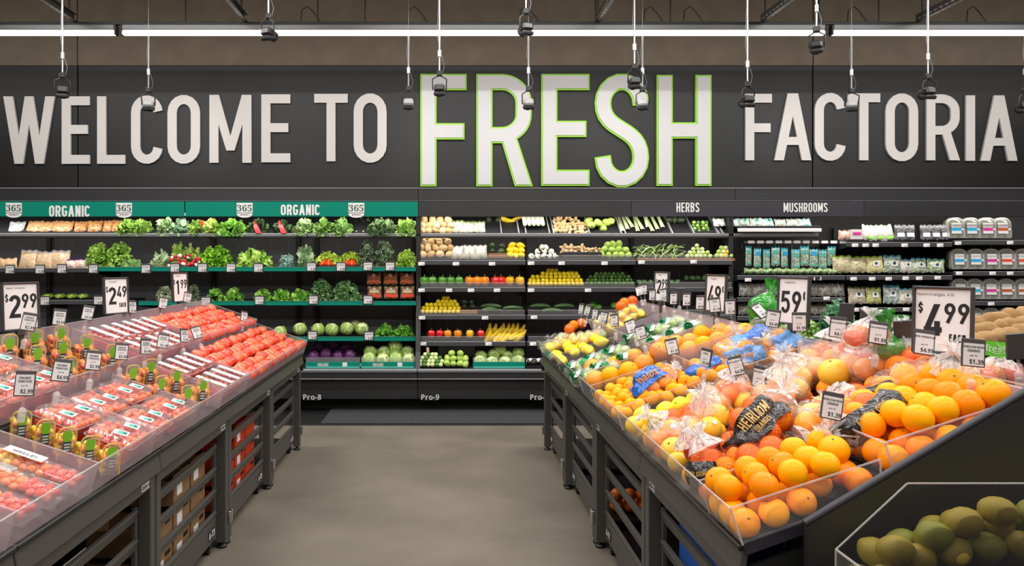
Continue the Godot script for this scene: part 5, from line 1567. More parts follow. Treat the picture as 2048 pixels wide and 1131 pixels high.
# an acrylic sheet a-b-c-d with polished edges: a-b is its top
func sheet(parent: Node3D, called: String, a: Vector3, b: Vector3, c: Vector3, d: Vector3, m: String) -> void:
	var o := parent.position
	var g := Geo.new()
	var e1 := (b - a).normalized()
	var nn := e1.cross(c - b).normalized()
	g.quad(a - o, b - o, c - o, d - o, nn)
	var s := part(parent, called, g.done(), mats[m])
	var ge := Geo.new()
	for e in [[a, b], [b, c], [d, a]]:
		var u: Vector3 = (e[1] - e[0])
		var y := u.normalized()
		ge.box((e[0] + e[1]) / 2 - o, Vector3(0.004, u.length(), 0.004), Basis(y.cross(nn).normalized(), y, nn))
	part(s, "polished_edge", ge.done(), mats.acrylic_edge)

# one bin of a tray: front sheet leaning to the aisle, dividers across
func bin(sg: float, row: int, da: float, db: float, what: String, m: String, high := 0.1, near_side := true, back := 0.0) -> Node3D:
	var c := slope(sg, row, 0.5, (da + db) / 2)
	var o := thing("display_bin", "%s bin, %s tray, %s table, holding %s" % ["clear acrylic" if m == "acrylic" else "milky acrylic", "lower" if row == 0 else "upper", "tomato" if sg < 0 else "citrus", what], "display bin", c)
	var lean := Vector3(-sg * 0.034, high, 0)
	var f0 := slope(sg, row, 0.01, da, 0.008)
	var f1 := slope(sg, row, 0.01, db, 0.008)
	sheet(o, "front_panel", f0 + lean, f1 + lean, f1, f0, m)
	var k0 := slope(sg, row, 0.96, db, 0.006)
	if near_side:
		var z := Vector3(0, 0, -0.004)
		sheet(o, "divider", f1 + lean + z, k0 + Vector3(0, high * 0.98, 0) + z, k0 + z, f1 + z, m)
	if back > 0.0:
		var b0 := slope(sg, row, 0.97, da, 0.006)
		var b1 := slope(sg, row, 0.97, db, 0.006)
		sheet(o, "back_panel", b0 + Vector3(0, back, 0), b1 + Vector3(0, back, 0), b1, b0, m)
	return o

# ---------------------------------------------------------------- the tomato table
func left_table() -> void:
	var sg := -1.0
	# [row, far, near, contents]
	for e in [[0, 6.3, 4.46, "loose red tomatoes"], [0, 4.46, 3.94, "grape tomatoes with white strips"], [0, 3.94, 3.54, "orange tomato tubs with green tags"], [0, 3.54, 3.02, "clamshells with square white labels"], [0, 3.02, 2.5, "a row of tubs with green tags"], [0, 2.5, 2.02, "long wrapped tomato trays"], [0, 2.02, 1.5, "the nearest long wrapped tomato trays"], [1, 6.3, 4.9, "loose red tomatoes below the ridge"], [1, 4.9, 4.0, "white striped tomato packs"], [1, 4.0, 3.2, "orange tomato tubs below the ridge"], [1, 3.2, 2.5, "clamshells of red tomatoes below the ridge"], [1, 2.5, 1.6, "more clamshells nearest the lens"]]:
		bin(sg, e[0], e[1], e[2], e[3], "milky", 0.105, true, 0.13 if e[0] == 1 else 0.0)
	var far0 := slope(sg, 0, 0.0, 6.31)
	var endp := thing("end_guard", "clear acrylic guard closing the far end of the tomato table", "guard", slope(sg, 0, 0.5, 6.32))
	for r in 2:
		var a := slope(sg, r, 0.0, 6.32)
		var b := slope(sg, r, 1.0, 6.32)
		sheet(endp, "side_panel", a + Vector3(0.034 if r == 0 else 0.034, 0.105, 0), b + Vector3(0, 0.105, 0), b, a, "acrylic")
	# loose tomatoes, row by row
	for r in 2:
		var d := 6.26
		var near := 4.52 if r == 0 else 4.96
		var j := 0
		while d > near:
			for i in 5:
				var s := 0.1 + i * 0.2 + rng.randf_range(-0.02, 0.02)
				var p := slope(sg, r, s, d + rng.randf_range(-0.008, 0.008), 0.06 + 0.008 * rng.randf() + (0.012 if i % 2 == 0 else 0.0))
				var o := solo("tomato", shape("tomato"), mats[["tomato", "tomato_pale", "tomato", "tomato_red", "tomato_pale"][(i + j * 2) % 5]], Transform3D(slope_basis(sg, rng.randf() * 360) * yaw(0, rng.randf_range(-25, 25), rng.randf_range(-25, 25)), p), "loose red tomato, %s tray, row %s from far end, %s from aisle" % ["lower" if r == 0 else "upper", ORD[j], ORD[i]], "tomato", "loose tomatoes")
			d -= 0.083
			j += 1
	# grape tomatoes with a white strip
	var n := 0
	for r in 2:
		var list := [[0.25, 4.02], [0.25, 4.15], [0.25, 4.28], [0.25, 4.41], [0.76, 4.02], [0.76, 4.15], [0.76, 4.28], [0.76, 4.41]] if r == 0 else [[0.25, 4.12], [0.25, 4.26], [0.25, 4.40], [0.25, 4.54], [0.25, 4.68], [0.75, 4.12], [0.75, 4.26], [0.75, 4.40], [0.75, 4.54], [0.75, 4.68], [0.75, 4.82]]
		for e in list:
			var o := clamshell("grape_pack", "clear pack of red grape tomatoes with a white strip, %s tray, %s half, %s along" % ["lower" if r == 0 else "upper", "aisle" if e[0] < 0.5 else "ridge", ORD[ticket_count("grape%d%s" % [r, str(e[0] < 0.5)])]], sg, r, e[0], e[1], Vector3(0.185, 0.06, 0.115), 0.0, ["cherry_red", "tomato_red"], 0.03, "grape tomato packs")
			part(o, "white_strip", bx(Vector3(0.165, 0.002, 0.05), 0.0005, Vector3(0, 0.0625, 0)), mats.label_white)
			part(o, "strip_print", print_mesh("GRAPE TOMATOES", 0.009), mats.ink_soft, T3(Vector3(0, 0.064, 0.012), yaw(0, -90)))
	# tubs with a tall tag
	for e in [[0, 3.6, 3, 0.08, "cherry_orange"], [0, 3.82, 3, 0.08, "cherry_orange"], [1, 3.3, 3, 0.05, "cherry_orange"], [1, 3.52, 3, 0.05, "cherry_orange"], [1, 3.74, 3, 0.05, "cherry_orange"], [0, 2.72, 5, 0.0, "cherry_yellow"]]:
		for i in e[2]:
			var s: float = (i + 0.5) / e[2] + e[3] * 0.3
			tub(sg, e[0], s, e[1], e[4], "%s tomato tub, green tag, %s tray, rank %s, %s from the aisle" % ["orange" if e[4] == "cherry_orange" else "yellow", "lower" if e[0] == 0 else "upper", {3.6: "three", 3.82: "four", 3.3: "one", 3.52: "two", 3.74: "five", 2.72: "six", 2.9: "seven", 2.56: "eight"}[e[1]], ORD[i]], e[2] == 5)
	# flat clamshells with square labels
	for e in [[0, 2.9, 0.25], [0, 2.9, 0.74], [0, 3.14, 0.25], [0, 3.14, 0.74], [0, 3.41, 0.25], [0, 3.41, 0.74], [1, 2.62, 0.25], [1, 2.62, 0.74], [1, 2.86, 0.25], [1, 2.86, 0.74], [1, 3.08, 0.25], [1, 3.08, 0.74], [1, 2.3, 0.25], [1, 2.3, 0.74], [1, 2.04, 0.25], [1, 2.04, 0.74], [1, 1.78, 0.25]]:
		var o := clamshell("tomato_clamshell", "clear clamshell of small red tomatoes, %s tray, %s half, %s from the far end" % ["lower" if e[0] == 0 else "upper", "aisle" if e[2] < 0.5 else "ridge", ORD[ticket_count("clam%d%s" % [e[0], str(e[2] < 0.5)])]], sg, e[0], e[2], e[1], Vector3(0.19, 0.075, 0.235 if e[0] == 0 else 0.21), 0.0, ["cherry_red", "tomato", "cherry_red", "cherry_orange"], 0.0, "flat tomato clamshells")
		for q in [-1, 1]:
			var lb := part(o, "square_label", bx(Vector3(0.056, 0.002, 0.05), 0.0005, Vector3(0.02, 0.078, q * 0.055), yaw(8)), mats.label_white)
			part(lb, "label_print", bx(Vector3(0.034, 0.001, 0.03), 0.0, Vector3(0.026, 0.0796, q * 0.055), yaw(8)), mats.label_teal)
			part(lb, "label_mark", bx(Vector3(0.012, 0.001, 0.014), 0.0, Vector3(0.034, 0.0802, q * 0.055), yaw(8)), mats.label_dark)
	# long wrapped trays
	n = 0
	for d in [2.44, 2.3, 2.16, 1.95, 1.81, 1.67]:
		var o := thing("wrapped_tray", "long wrapped tray of mixed tomatoes across the lower tray, %s from the far end" % ORD[n], "tomato tray", slope(sg, 0, 0.47, d, 0.034), "long wrapped tomato trays", slope_basis(sg, 3 - n * 2))
		var w := 0.36
		part(o, "tray", Geo.new().box(Vector3(0, 0.004, 0), Vector3(w, 0.008, 0.1), Basis.IDENTITY, 0.003).box(Vector3(0, 0.022, 0.05), Vector3(w, 0.036, 0.003)).box(Vector3(0, 0.022, -0.05), Vector3(w, 0.036, 0.003)).done(), mats.tub_clear)
		for i in 13:
			for j in 3:
				var c: String = ["cherry_red", "cherry_red", "cherry_orange", "cherry_orange", "cherry_yellow", "cherry_orange", "cherry_yellow"][mini(int(i / 2.0), 6)]
				part(o, "cherry_tomato", shape("cherry"), mats[c], T3(Vector3(w / 2 - 0.022 - i * 0.0265, 0.024 + 0.006 * ((i + j) % 2), (j - 1) * 0.03), spin()).scaled_local(Vector3.ONE * 1.12))
		var rows := []
		for i in 25:
			var row := []
			for j in 9:
				var a := PI * j / 8.0
				var x := (i / 24.0 - 0.5) * (w + 0.03)
				var pin := 1.0 - 0.75 * smoothstep(0.9, 1.0, absf(i / 12.0 - 1.0))
				row.append(Vector3(x, 0.004 + sin(a) * 0.05 * pin * (1.0 + 0.1 * sin(i * 2.3 + j)), cos(a) * 0.056 * (0.8 + 0.2 * pin)))
			rows.append(row)
		part(o, "film", Geo.new().grid(rows, Vector3(0, 0.01, 0)).done(), mats.film)
		part(o, "end_label", bx(Vector3(0.13, 0.001, 0.05), 0.0, Vector3(-0.02 - 0.02 * (n % 2), 0.058, 0.0), yaw(0, 0, 0)), mats.film_white if n % 3 else mats.label_white)
		if n % 3 == 0:
			part(o, "label_print", print_mesh("MEDLEY", 0.016), mats.ink_soft, T3(Vector3(-0.02, 0.0592, 0.004), yaw(0, -90)))
		n += 1

func clamshell(called: String, label: String, sg: float, row: int, s: float, d: float, size: Vector3, turn: float, colours: Array, lift: float, group: String) -> Node3D:
	var o := thing(called, label, "tomato pack", slope(sg, row, s, d, 0.036 + lift * 0.4), group, slope_basis(sg, turn + rng.randf_range(-4, 4)))
	# the clear shell: rounded flat lid with a rim, sloping sides
	var w := size.x / 2
	var l := size.z / 2
	var out := PackedVector2Array()
	for q in [[w - 0.02, l - 0.02, 0], [-w + 0.02, l - 0.02, 90], [-w + 0.02, -l + 0.02, 180], [w - 0.02, -l + 0.02, 270]]:
		out.append_array(arc(q[0], q[1], 0.02, 0.02, q[2], q[2] + 90, 3))
	var rows := []
	for e in [[0.86, 0.0], [0.93, size.y * 0.6], [1.0, size.y * 0.62], [1.0, size.y * 0.68], [0.93, size.y * 0.7], [0.88, size.y], [0.0, size.y + 0.002]]:
		var ring := []
		for p in out:
			ring.append(Vector3(p.x * e[0], e[1], p.y * e[0]))
		rows.append(ring)
	var key := "clam %f %f %f" % [size.x, size.y, size.z]
	if not lib.has(key):
		lib[key] = Geo.new().grid(rows, Vector3(0, size.y / 2, 0), true).done()
	part(o, "shell", lib[key], mats.film)
	var rim := out.duplicate()
	rim.append(out[0])
	if not lib.has(key + " rim"):
		var g := Geo.new().band(rim, 0.002, -0.001, 0.001)
		g.bend(func(p): return Vector3(p.x, p.z + size.y * 0.65, p.y))
		for i in g.n.size():
			g.n[i] = Vector3(g.n[i].x, g.n[i].z, g.n[i].y)
		var h := Geo.new()
		h.v = g.v; h.n = g.n; h.uv = g.uv; h.c = g.c
		for i in range(0, g.ix.size(), 3):
			h.tri(g.ix[i], g.ix[i + 1], g.ix[i + 2])
		lib[key + " rim"] = h.done()
	part(o, "rim", lib[key + " rim"], mats.acrylic_edge)
	var nx := int(size.x / 0.031)
	var nz := int(size.z / 0.031)
	for i in nx:
		for j in nz:
			var m: String = colours[(i * 3 + j * 5 + i * j) % colours.size()]
			part(o, "cherry_tomato", shape("cherry"), mats[m], T3(Vector3((i + 0.5 - nx / 2.0) * 0.029 + rng.randf_range(-0.003, 0.003), size.y * 0.62 + rng.randf_range(-0.006, 0.006), (j + 0.5 - nz / 2.0) * 0.029 + rng.randf_range(-0.003, 0.003)), spin()).scaled_local(Vector3.ONE * 1.15))
	if not lib.has(key + " bed"):
		lib[key + " bed"] = bx(Vector3(size.x * 0.82, size.y * 0.42 + 0.03, size.z * 0.82), 0.008, Vector3(0, size.y * 0.25 - 0.015, 0))
	part(o, "lower_layer", lib[key + " bed"], mats.tomato_red)
	return o

func tub(sg: float, row: int, s: float, d: float, colour: String, label: String, small: bool) -> void:
	var o := thing("tomato_tub", label, "tomato tub", slope(sg, row, s, d, 0.034 if not small else 0.012), "tomato tubs with green tags", slope_basis(sg) * yaw(38 + rng.randf_range(-6, 6), 0, -sg * 14))
	var w := 0.1 if not small else 0.075
	if not lib.has("tubshell%f" % w):
		lib["tubshell%f" % w] = Geo.new().lathe([Vector2(w * 0.52, 0.0), Vector2(w * 0.6, 0.07), Vector2(w * 0.64, 0.074)], 4, T3(Vector3(), yaw(45))).done()
	part(o, "shell", lib["tubshell%f" % w], mats.tub_clear)
	for y in 3:
		for i in 3:
			for j in 3:
				if y < 2 and i == 1 and j == 1:
					continue
				part(o, "cherry_tomato", shape("cherry"), mats[colour if (i + j + y) % 4 else ("cherry_red" if colour == "cherry_orange" else "cherry_orange")], T3(Vector3((i - 1) * w * 0.29, 0.016 + y * 0.025, (j - 1) * w * 0.29) + Vector3(rng.randf_range(-0.003, 0.003), 0, rng.randf_range(-0.003, 0.003)), spin()).scaled_local(Vector3.ONE * w * 11.5))
	# a tall clear tag with yellow edges, green leaf and dark print
	var tw := 0.03
	var th := 0.15 if not small else 0.12
	var path := pl([-tw, 0.0, -tw, th - 0.02]) + arc(-tw + 0.02, th - 0.02, 0.02, 0.02, 180, 90, 4) + arc(tw - 0.02, th - 0.02, 0.02, 0.02, 90, 0, 4) + pl([tw, 0.0])
	var x := T3(Vector3(0, 0, w * 0.48))
	var key := "tubtag%f" % th
	if not lib.has(key):
		lib[key] = Geo.new().band(path, 0.0022, -0.001, 0.002).done()
		lib[key + "p"] = Geo.new().prism(path, -0.0005, 0.0005).done()
	var tg := part(o, "tag", lib[key + "p"], mats.film, x)
	part(tg, "tag_edge", lib[key], mats.tub_edge)
	part(tg, "green_leaf", Geo.new().prism(pl([-0.011, th * 0.58, -0.003, th * 0.54, 0.008, th * 0.56, 0.016, th * 0.64, 0.018, th * 0.8, 0.01, th * 0.9, -0.006, th * 0.92, -0.015, th * 0.84, -0.017, th * 0.72]), 0.0008, 0.002).done(), mats.label_green)
	part(tg, "dark_band", bx(Vector3(0.024, th * 0.34, 0.002), 0.0, Vector3(0.001, th * 0.38, 0.0012)), mats.label_dark)
	for k in 3:
		part(tg, "white_bar", bx(Vector3(0.02, th * 0.045, 0.002), 0.0, Vector3(0.001, th * (0.29 + k * 0.09), 0.0022)), mats.label_white)

# ---------------------------------------------------------------- the citrus table
func reach(d: Vector3, centres: Array, r: float, soft := 1.3) -> float:
	# how far a wrapping pulled tight round the balls stands off along d
	var far := r * 0.5
	var rr: float = r * soft
	for c in centres:
		var along: float = d.dot(c)
		var off: float = (c - d * along).length()
		if off < rr:
			far = maxf(far, along + sqrt(rr * rr - off * off) - (rr - r) + 0.002)
	return far

func wrapping_mesh(centres: Array, r: float, nv: int, nu: int, grow := 0.0, crinkle := 0.0, soft := 1.3) -> ArrayMesh:
	var f := FastNoiseLite.new()
	f.seed = 5 + centres.size()
	f.frequency = 3.5
	return Geo.new().ball(Vector3.ONE, nv, nu, func(d): return reach(d, centres, r, soft) + grow + crinkle * f.get_noise_3dv(d * 3.0)).done()

func gather_mesh() -> ArrayMesh:
	if not lib.has("gather"):
		var rows := []
		for e in [[0.062, -0.012, 0.06], [0.048, 0.004, 0.16], [0.034, 0.015, 0.24], [0.019, 0.025, 0.3], [0.008, 0.034, 0.35], [0.008, 0.04, 0.35], [0.017, 0.05, 0.45], [0.026, 0.06, 0.55], [0.032, 0.066, 0.6]]:
			var row := []
			for j in 64:
				var a := TAU * j / 64
				row.append(Vector3(cos(a) * e[0] * (1.0 + e[2] * (0.55 * sin(13.0 * a) + 0.45 * sin(21.0 * a + 1.0))), e[1] + 0.012 * e[2] * sin(6.0 * a + 2.0), sin(a) * e[0] * (1.0 + e[2] * (0.55 * sin(13.0 * a) + 0.45 * sin(21.0 * a + 1.0)))))
			rows.append(row)
		lib["gather"] = Geo.new().grid(rows, Vector3(0, 0.04, 0), true).done()
	return lib["gather"]

# a curved printed patch on a wrapping, u and v in radians round the direction it faces, with lettering on it
func patch(o: Node3D, called: String, centres: Array, r: float, face: Basis, au: float, av: float, m: Material, text := "", tm: Material = null, ts := 0.05, text2 := "", shape_k := 0.0) -> void:
	var on := func(x: float, y: float, lift: float) -> Vector3:
		var d: Vector3 = (face * Vector3(sin(x) * cos(y), sin(y), cos(x) * cos(y))).normalized()
		return d * (reach(d, centres, r, 2.3) + 0.004 + lift)
	var rows := []
	for i in 13:
		var row := []
		for j in 25:
			var q := 2.0 * j / 24.0 - 1.0
			var t := 2.0 * i / 12.0 - 1.0
			row.append(on.call(q * au, t * av * (1.0 - shape_k * absf(q)) + 0.05 * sin(q * 3.0), 0.005 + 0.0025 * sin(q * 9.0 + t * 5.0)))
		rows.append(row)
	var p := part(o, called, Geo.new().grid(rows, Vector3()).done(), m)
	var k := 0
	for tx2 in [text, text2]:
		if tx2 != "":
			var g := Geo.new()
			if tx2 == tx2.to_lower():
				var ar: Array = print_mesh(tx2, ts).get_mesh_arrays()
				for i in ar[Mesh.ARRAY_VERTEX].size():
					var q: Vector3 = ar[Mesh.ARRAY_VERTEX][i]
					var w: Vector3 = on.call(q.x, q.y, 0.0125)
					g.vert(w, w.normalized())
				for i in range(0, ar[Mesh.ARRAY_INDEX].size(), 3):
					g.tri(ar[Mesh.ARRAY_INDEX][i], ar[Mesh.ARRAY_INDEX][i + 1], ar[Mesh.ARRAY_INDEX][i + 2])
				part(p, "lettering", g.done(), tm)
				continue
			var total := 0.0
			for ch in tx2:
				total += WIDE.get(ch, 0.47) + 0.13
			var s := ts * (1.0 if k == 0 else 0.7)
			var x := -total * s / 2
			for ch in tx2:
				letter_geo(g, ch, WIDE.get(ch, 0.47), 0.15, x, (-s / 2 if text2 == "" else (0.12 * s if k == 0 else -1.25 * s)), s, 0.0, 0.001, 0.0, true)
				x += (WIDE.get(ch, 0.47) + 0.13) * s
			for i in g.v.size():
				var q := g.v[i]
				g.v[i] = on.call(q.x, q.y, 0.0125 + q.z)
				g.n[i] = g.v[i].normalized()
			var h := Geo.new()
			h.v = g.v; h.n = g.n; h.uv = g.uv; h.c = g.c
			for i in range(0, g.ix.size(), 3):
				h.tri(g.ix[i], g.ix[i + 1], g.ix[i + 2])
			part(p, "lettering", h.done(), tm)
		k += 1

const CLUSTERS := {2: [[-0.5, 0, 0], [0.5, 0, 0.1]], 3: [[-0.9, 0, 0.1], [0, 0.12, -0.2], [0.85, 0, 0.15]], 4: [[-0.8, 0, 0.5], [0.2, 0, 0.6], [-0.3, 0.1, -0.4], [0.75, 0, -0.35]], 5: [[-1.0, 0, 0.4], [0, 0, 0.55], [0.95, 0, 0.35], [-0.5, 0.2, -0.4], [0.5, 0.15, -0.45]], 6: [[-1.0, 0, 0.5], [0, 0, 0.6], [1.0, 0, 0.45], [-1.0, 0.1, -0.5], [0.05, 0.15, -0.4], [1.0, 0, -0.5]], 8: [[-1.0, 0, 0.5], [0, 0, 0.6], [1.0, 0, 0.45], [-1.0, 0.0, -0.5], [0.05, 0, -0.4], [1.0, 0, -0.5], [-0.5, 0.8, 0.05], [0.5, 0.8, 0]]}

# a bag of citrus: the fruit inside, its wrapping, and the gathered tie
func citrus_bag(called: String, label: String, p: Vector3, b: Basis, n: int, r: float, m: Array, wrapping: String, gather_at := Vector3.ZERO, gather_to := Vector3.ZERO, sh := "orange", gather_m := "film_gather") -> Array:
	var o := thing(called, label, "citrus bag", p, "", b)
	var cs := []
	for c in CLUSTERS[n]:
		cs.append(Vector3(c[0], c[1], c[2]) * r * 1.95 * Vector3(0.98, 1, 0.95))
	var inside: String = {"orange": "bagged_orange", "small_orange": "bagged_mandarin", "lemon": "bagged_lemon"}.get(sh, "bagged_fruit")
	for i in cs.size():
		part(o, inside, shape(sh), mats[m[i % m.size()]], Transform3D(spin().scaled(Vector3.ONE * r / (0.04 if sh != "ball" else 1.0)), cs[i]))
	if wrapping == "red_net" or wrapping == "green_mesh":
		part(o, "netting", wrapping_mesh(cs, r, 20, 34, 0.0, 0.003, 1.35), mats[wrapping])
	else:
		part(o, "film", wrapping_mesh(cs, r, 26, 40, 0.004, 0.012, 1.9), mats[wrapping])
	if gather_to != Vector3.ZERO:
		var y := gather_to.normalized()
		var x := y.cross(Vector3(0.3, 0.9, 0.2)).normalized()
		part(o, "gathered_neck", gather_mesh(), mats[gather_m], Transform3D(Basis(x, y, x.cross(y)).scaled(Vector3.ONE * clampf(r / 0.04, 0.7, 1.4) * (0.6 if gather_m == "green_net" else 1.0)), gather_at))
	return [o, cs]

# the point where the lens's ray through that pixel meets a tray of the citrus table, h above it
func lay(u: float, w: float, h: float) -> Vector3:
	var dir := Vector3((u - PX) / F, -(w - PY) / F, -1.0)
	var n := Vector3(-0.342, 0.94, 0)
	var best := Vector3()
	for row in 2:
		var q := slope(1.0, row, 0.0, 0.0, h)
		best = Vector3(0, EYE, 0) + dir * (n.dot(q - Vector3(0, EYE, 0)) / n.dot(dir))
		var s: float = (best.x - q.x) / (0.40 if row == 0 else 0.39)
		if row == 0 and s < 1.0:
			break
		if row == 1 and s < 0.0:
			var k: float = (q.x + 0.03) / dir.x
			best = Vector3(0, EYE, 0) + dir * k
	return best

func right_table() -> void:
	var sg := 1.0
	for e in [[0, 6.3, 5.3, "lemon bags"], [0, 5.3, 4.42, "lime bags"], [0, 4.42, 4.05, "large pale oranges"], [0, 4.05, 3.44, "mandarins and a blue bag"], [0, 3.44, 2.315, "netted and bagged citrus"], [0, 2.315, 2.06, "loose navel oranges"], [1, 6.3, 5.4, "a lemon bag"], [1, 5.4, 4.5, "more lime bags"], [1, 4.5, 4.0, "large oranges below the ridge"], [1, 4.0, 3.3, "blue mandarin bags"], [1, 3.3, 2.5, "mixed bags below the ridge"], [1, 2.5, 2.06, "loose oranges below the ridge"]]:
		bin(sg, e[0], e[1], e[2], e[3], "acrylic" if e[2] < 3.5 or e[0] == 0 else "milky", 0.1, true, 0.12 if e[0] == 1 else 0.0)
	var ridge := thing("ridge_board", "purple grey board running along the ridge of the citrus table", "board", Vector3(1.665, 1.13, -4.2))
	part(ridge, "board", bx(Vector3(0.012, 0.2, 4.2), 0.003), mats.milky)
	part(ridge, "rear_tray", bx(Vector3(0.42, 0.014, 4.2), 0.003, Vector3(0.22, 0.045, 0), yaw(0, 0, -12)), mats.table_black)
	# the black end panel
	var pts := pl([0.974, 0.0, 0.974, 0.886, 1.74, 1.342, 1.74, 0.0])
	solo("slanting_board", Geo.new().prism(pts, -2.03, -2.005).done(), mats.case_black, T3(Vector3()), "black slanting board closing the near end of the citrus table", "board")
	solo("panel_capping", Geo.new().tube([Vector3(0.97, 0.889, -2.0175), Vector3(1.74, 1.3475, -2.0175)], 0.012, 4).done(), mats.purple_black, T3(Vector3()), "grey purple capping strip along the slanting end panel", "strip")
	# loose oranges nearest the lens
	var kinds := ["orange", "orange_gold", "orange", "orange_deep", "orange_gold"]
	var n := 0
	for j in 3:
		for i in 5:
			if j == 0 and i == 3:
				continue
			fruit("navel_orange", "navel orange, near lower bin, bottom layer, row %s from end panel, %s from aisle" % [ORD[j], ORD[i]], "orange", slope(sg, 0, 0.1 + i * 0.2, 2.105 + j * 0.082 + rng.randf_range(-0.006, 0.006), 0.041), kinds[n % 5], "navel oranges of the near lower bin", rng.randf_range(0.97, 1.06))
			n += 1
	for j in 3:
		for i in 5:
			if (j == 0 and i in [0, 4]) or (j == 2 and i == 4 and false):
				continue
			fruit("navel_orange", "navel orange, near lower bin, top layer, row %s from end panel, %s from aisle" % [ORD[j], ORD[i]], "orange", slope(sg, 0, 0.14 + i * 0.195 + rng.randf_range(-0.02, 0.02), 2.125 + j * 0.078 + rng.randf_range(-0.008, 0.008), 0.105 + rng.randf_range(0, 0.012)), kinds[(n * 3 + 1) % 5], "navel oranges of the near lower bin", rng.randf_range(0.98, 1.1))
			n += 1
	for j in 5:
		for i in 5:
			fruit("navel_orange", "navel orange, near upper bin, bottom layer, row %s from end panel, %s from aisle" % [ORD[j], ORD[i]], "orange", slope(sg, 1, 0.09 + i * 0.2, 2.11 + j * 0.083, 0.041), kinds[n % 5], "navel oranges of the near upper bin", rng.randf_range(0.97, 1.06))
			n += 1
	for j in 4:
		for i in 5:
			if i == 0 and j == 0:
				continue
			fruit("navel_orange", "navel orange, near upper bin, top layer, row %s from end panel, %s from aisle" % [ORD[j], ORD[i]], "orange", slope(sg, 1, 0.16 + i * 0.19 + rng.randf_range(-0.02, 0.02), 2.14 + j * 0.085 + rng.randf_range(-0.012, 0.012), 0.102 + rng.randf_range(0, 0.016)), kinds[(n * 2) % 5], "navel oranges of the near upper bin", rng.randf_range(1.0, 1.12))
			n += 1
	mixed_bin()
	upper_mixed()
	# mandarins with the blue bag across them
	n = 0
	for j in 8:
		for i in 6:
			var s := 0.08 + i * 0.165 + (0.05 if j % 2 else 0.0)
			fruit("mandarin", "small loose mandarin, lower citrus tray, row %s from far divider, %s from aisle" % [ORD[j], ORD[i]], "mandarin", slope(sg, 0, s, 4.01 - j * 0.07, 0.055 + 0.012 * (n % 3)), ["mandarin", "orange_gold", "orange"][n % 3], "loose mandarins", 0.88, "small_orange")
			n += 1
	var hb := citrus_bag("mandarin_bag", "mandarin bag with bright blue print and orange lettering reading Halos, lying on loose mandarins", lay(1300, 772, 0.1), slope_basis(sg, 8) * yaw(0, 0, 4), 8, 0.033, ["mandarin", "orange"], "film", Vector3(0.13, 0.02, -0.02), Vector3(1, 0.1, -0.3), "small_orange")
	patch(hb[0], "blue_print", hb[1], 0.033, yaw(-8, -52) * yaw(0, 0, 12), 1.35, 0.55, mats.blue_print, "halos", mats.print_orange, 0.36, "", 0.45)
	# large pale oranges
	n = 0
	for e in [[1185, 735, 4.2], [1222, 752, 4.1], [1192, 760, 4.08], [1258, 742, 4.15], [1288, 728, 4.25], [1232, 728, 4.3], [1270, 715, 4.35], [1308, 718, 4.3]]:
		fruit("large_orange", "large pale pink orange in the lower citrus bin between limes and mandarins, %s along" % ORD[n], "orange", lay(e[0], e[1], 0.055), ["grapefruit_pink", "orange_gold"][n % 2], "large pale oranges of the lower bin", 1.45)
		n += 1
	n = 0
	for e in [[1352, 688, 4.1], [1380, 684, 4.1], [1405, 668, 4.15], [1440, 664, 4.2], [1378, 700, 4.05], [1408, 690, 4.0], [1436, 682, 4.1], [1318, 702, 4.15], [1330, 690, 4.2], [1462, 668, 4.2]]:
		fruit("large_orange", "large pale pink orange in the upper bin below the 49 cent sign, %s along" % ORD[n], "orange", lay(e[0], e[1], 0.055), ["grapefruit_pink", "grapefruit_pink", "orange_gold"][n % 3], "large pale oranges of the upper bin", 1.4)
		n += 1
	# limes in clear bags with green ties
	n = 0
	for e in [[0, 0.16, 4.6], [0, 0.5, 4.62], [0, 0.84, 4.64], [0, 0.2, 4.92], [0, 0.55, 4.95], [0, 0.86, 4.95], [1, 0.2, 4.7], [1, 0.55, 4.72], [1, 0.85, 4.75], [1, 0.2, 5.05], [1, 0.55, 5.05], [1, 0.85, 5.1]]:
		var lb := citrus_bag("lime_bag", "clear bag of limes with a green tie on the %s citrus tray, %s along" % ["lower" if e[0] == 0 else "upper", ORD[n % 6]], slope(sg, e[0], e[1], e[2], 0.055), slope_basis(sg, rng.randf_range(-30, 30)), 5, 0.031, ["lime", "chayote", "cabbage"], "film_white", Vector3(-0.05, 0.035, 0.06), Vector3(-0.6, 0.7, 0.8), "ball", "green_net")
		patch(lb[0], "green_print", lb[1], 0.031, yaw(-20 + n * 25, -35), 0.45, 0.3, mats.green_net)
		part(lb[0], "white_tag", bx(Vector3(0.03, 0.001, 0.06), 0.0, Vector3(-0.02, 0.045, 0.09), yaw(-20, 20)), mats.label_white)
		n += 1
	# lemons
	n = 0
	for j in 5:
		for i in 4:
			solo("loose_lemon", shape("lemon"), mats.lemon, Transform3D(slope_basis(sg) * yaw(rng.randf() * 360, 90, rng.randf_range(-20, 20)), slope(sg, 0, 0.12 + i * 0.24, 5.36 + j * 0.09, 0.05 + 0.03 * (n % 2))), "loose yellow lemon, lower citrus tray, row %s from limes, %s from aisle" % [ORD[j], ORD[i]], "lemon", "loose lemons of the citrus table")
			n += 1
	n = 0
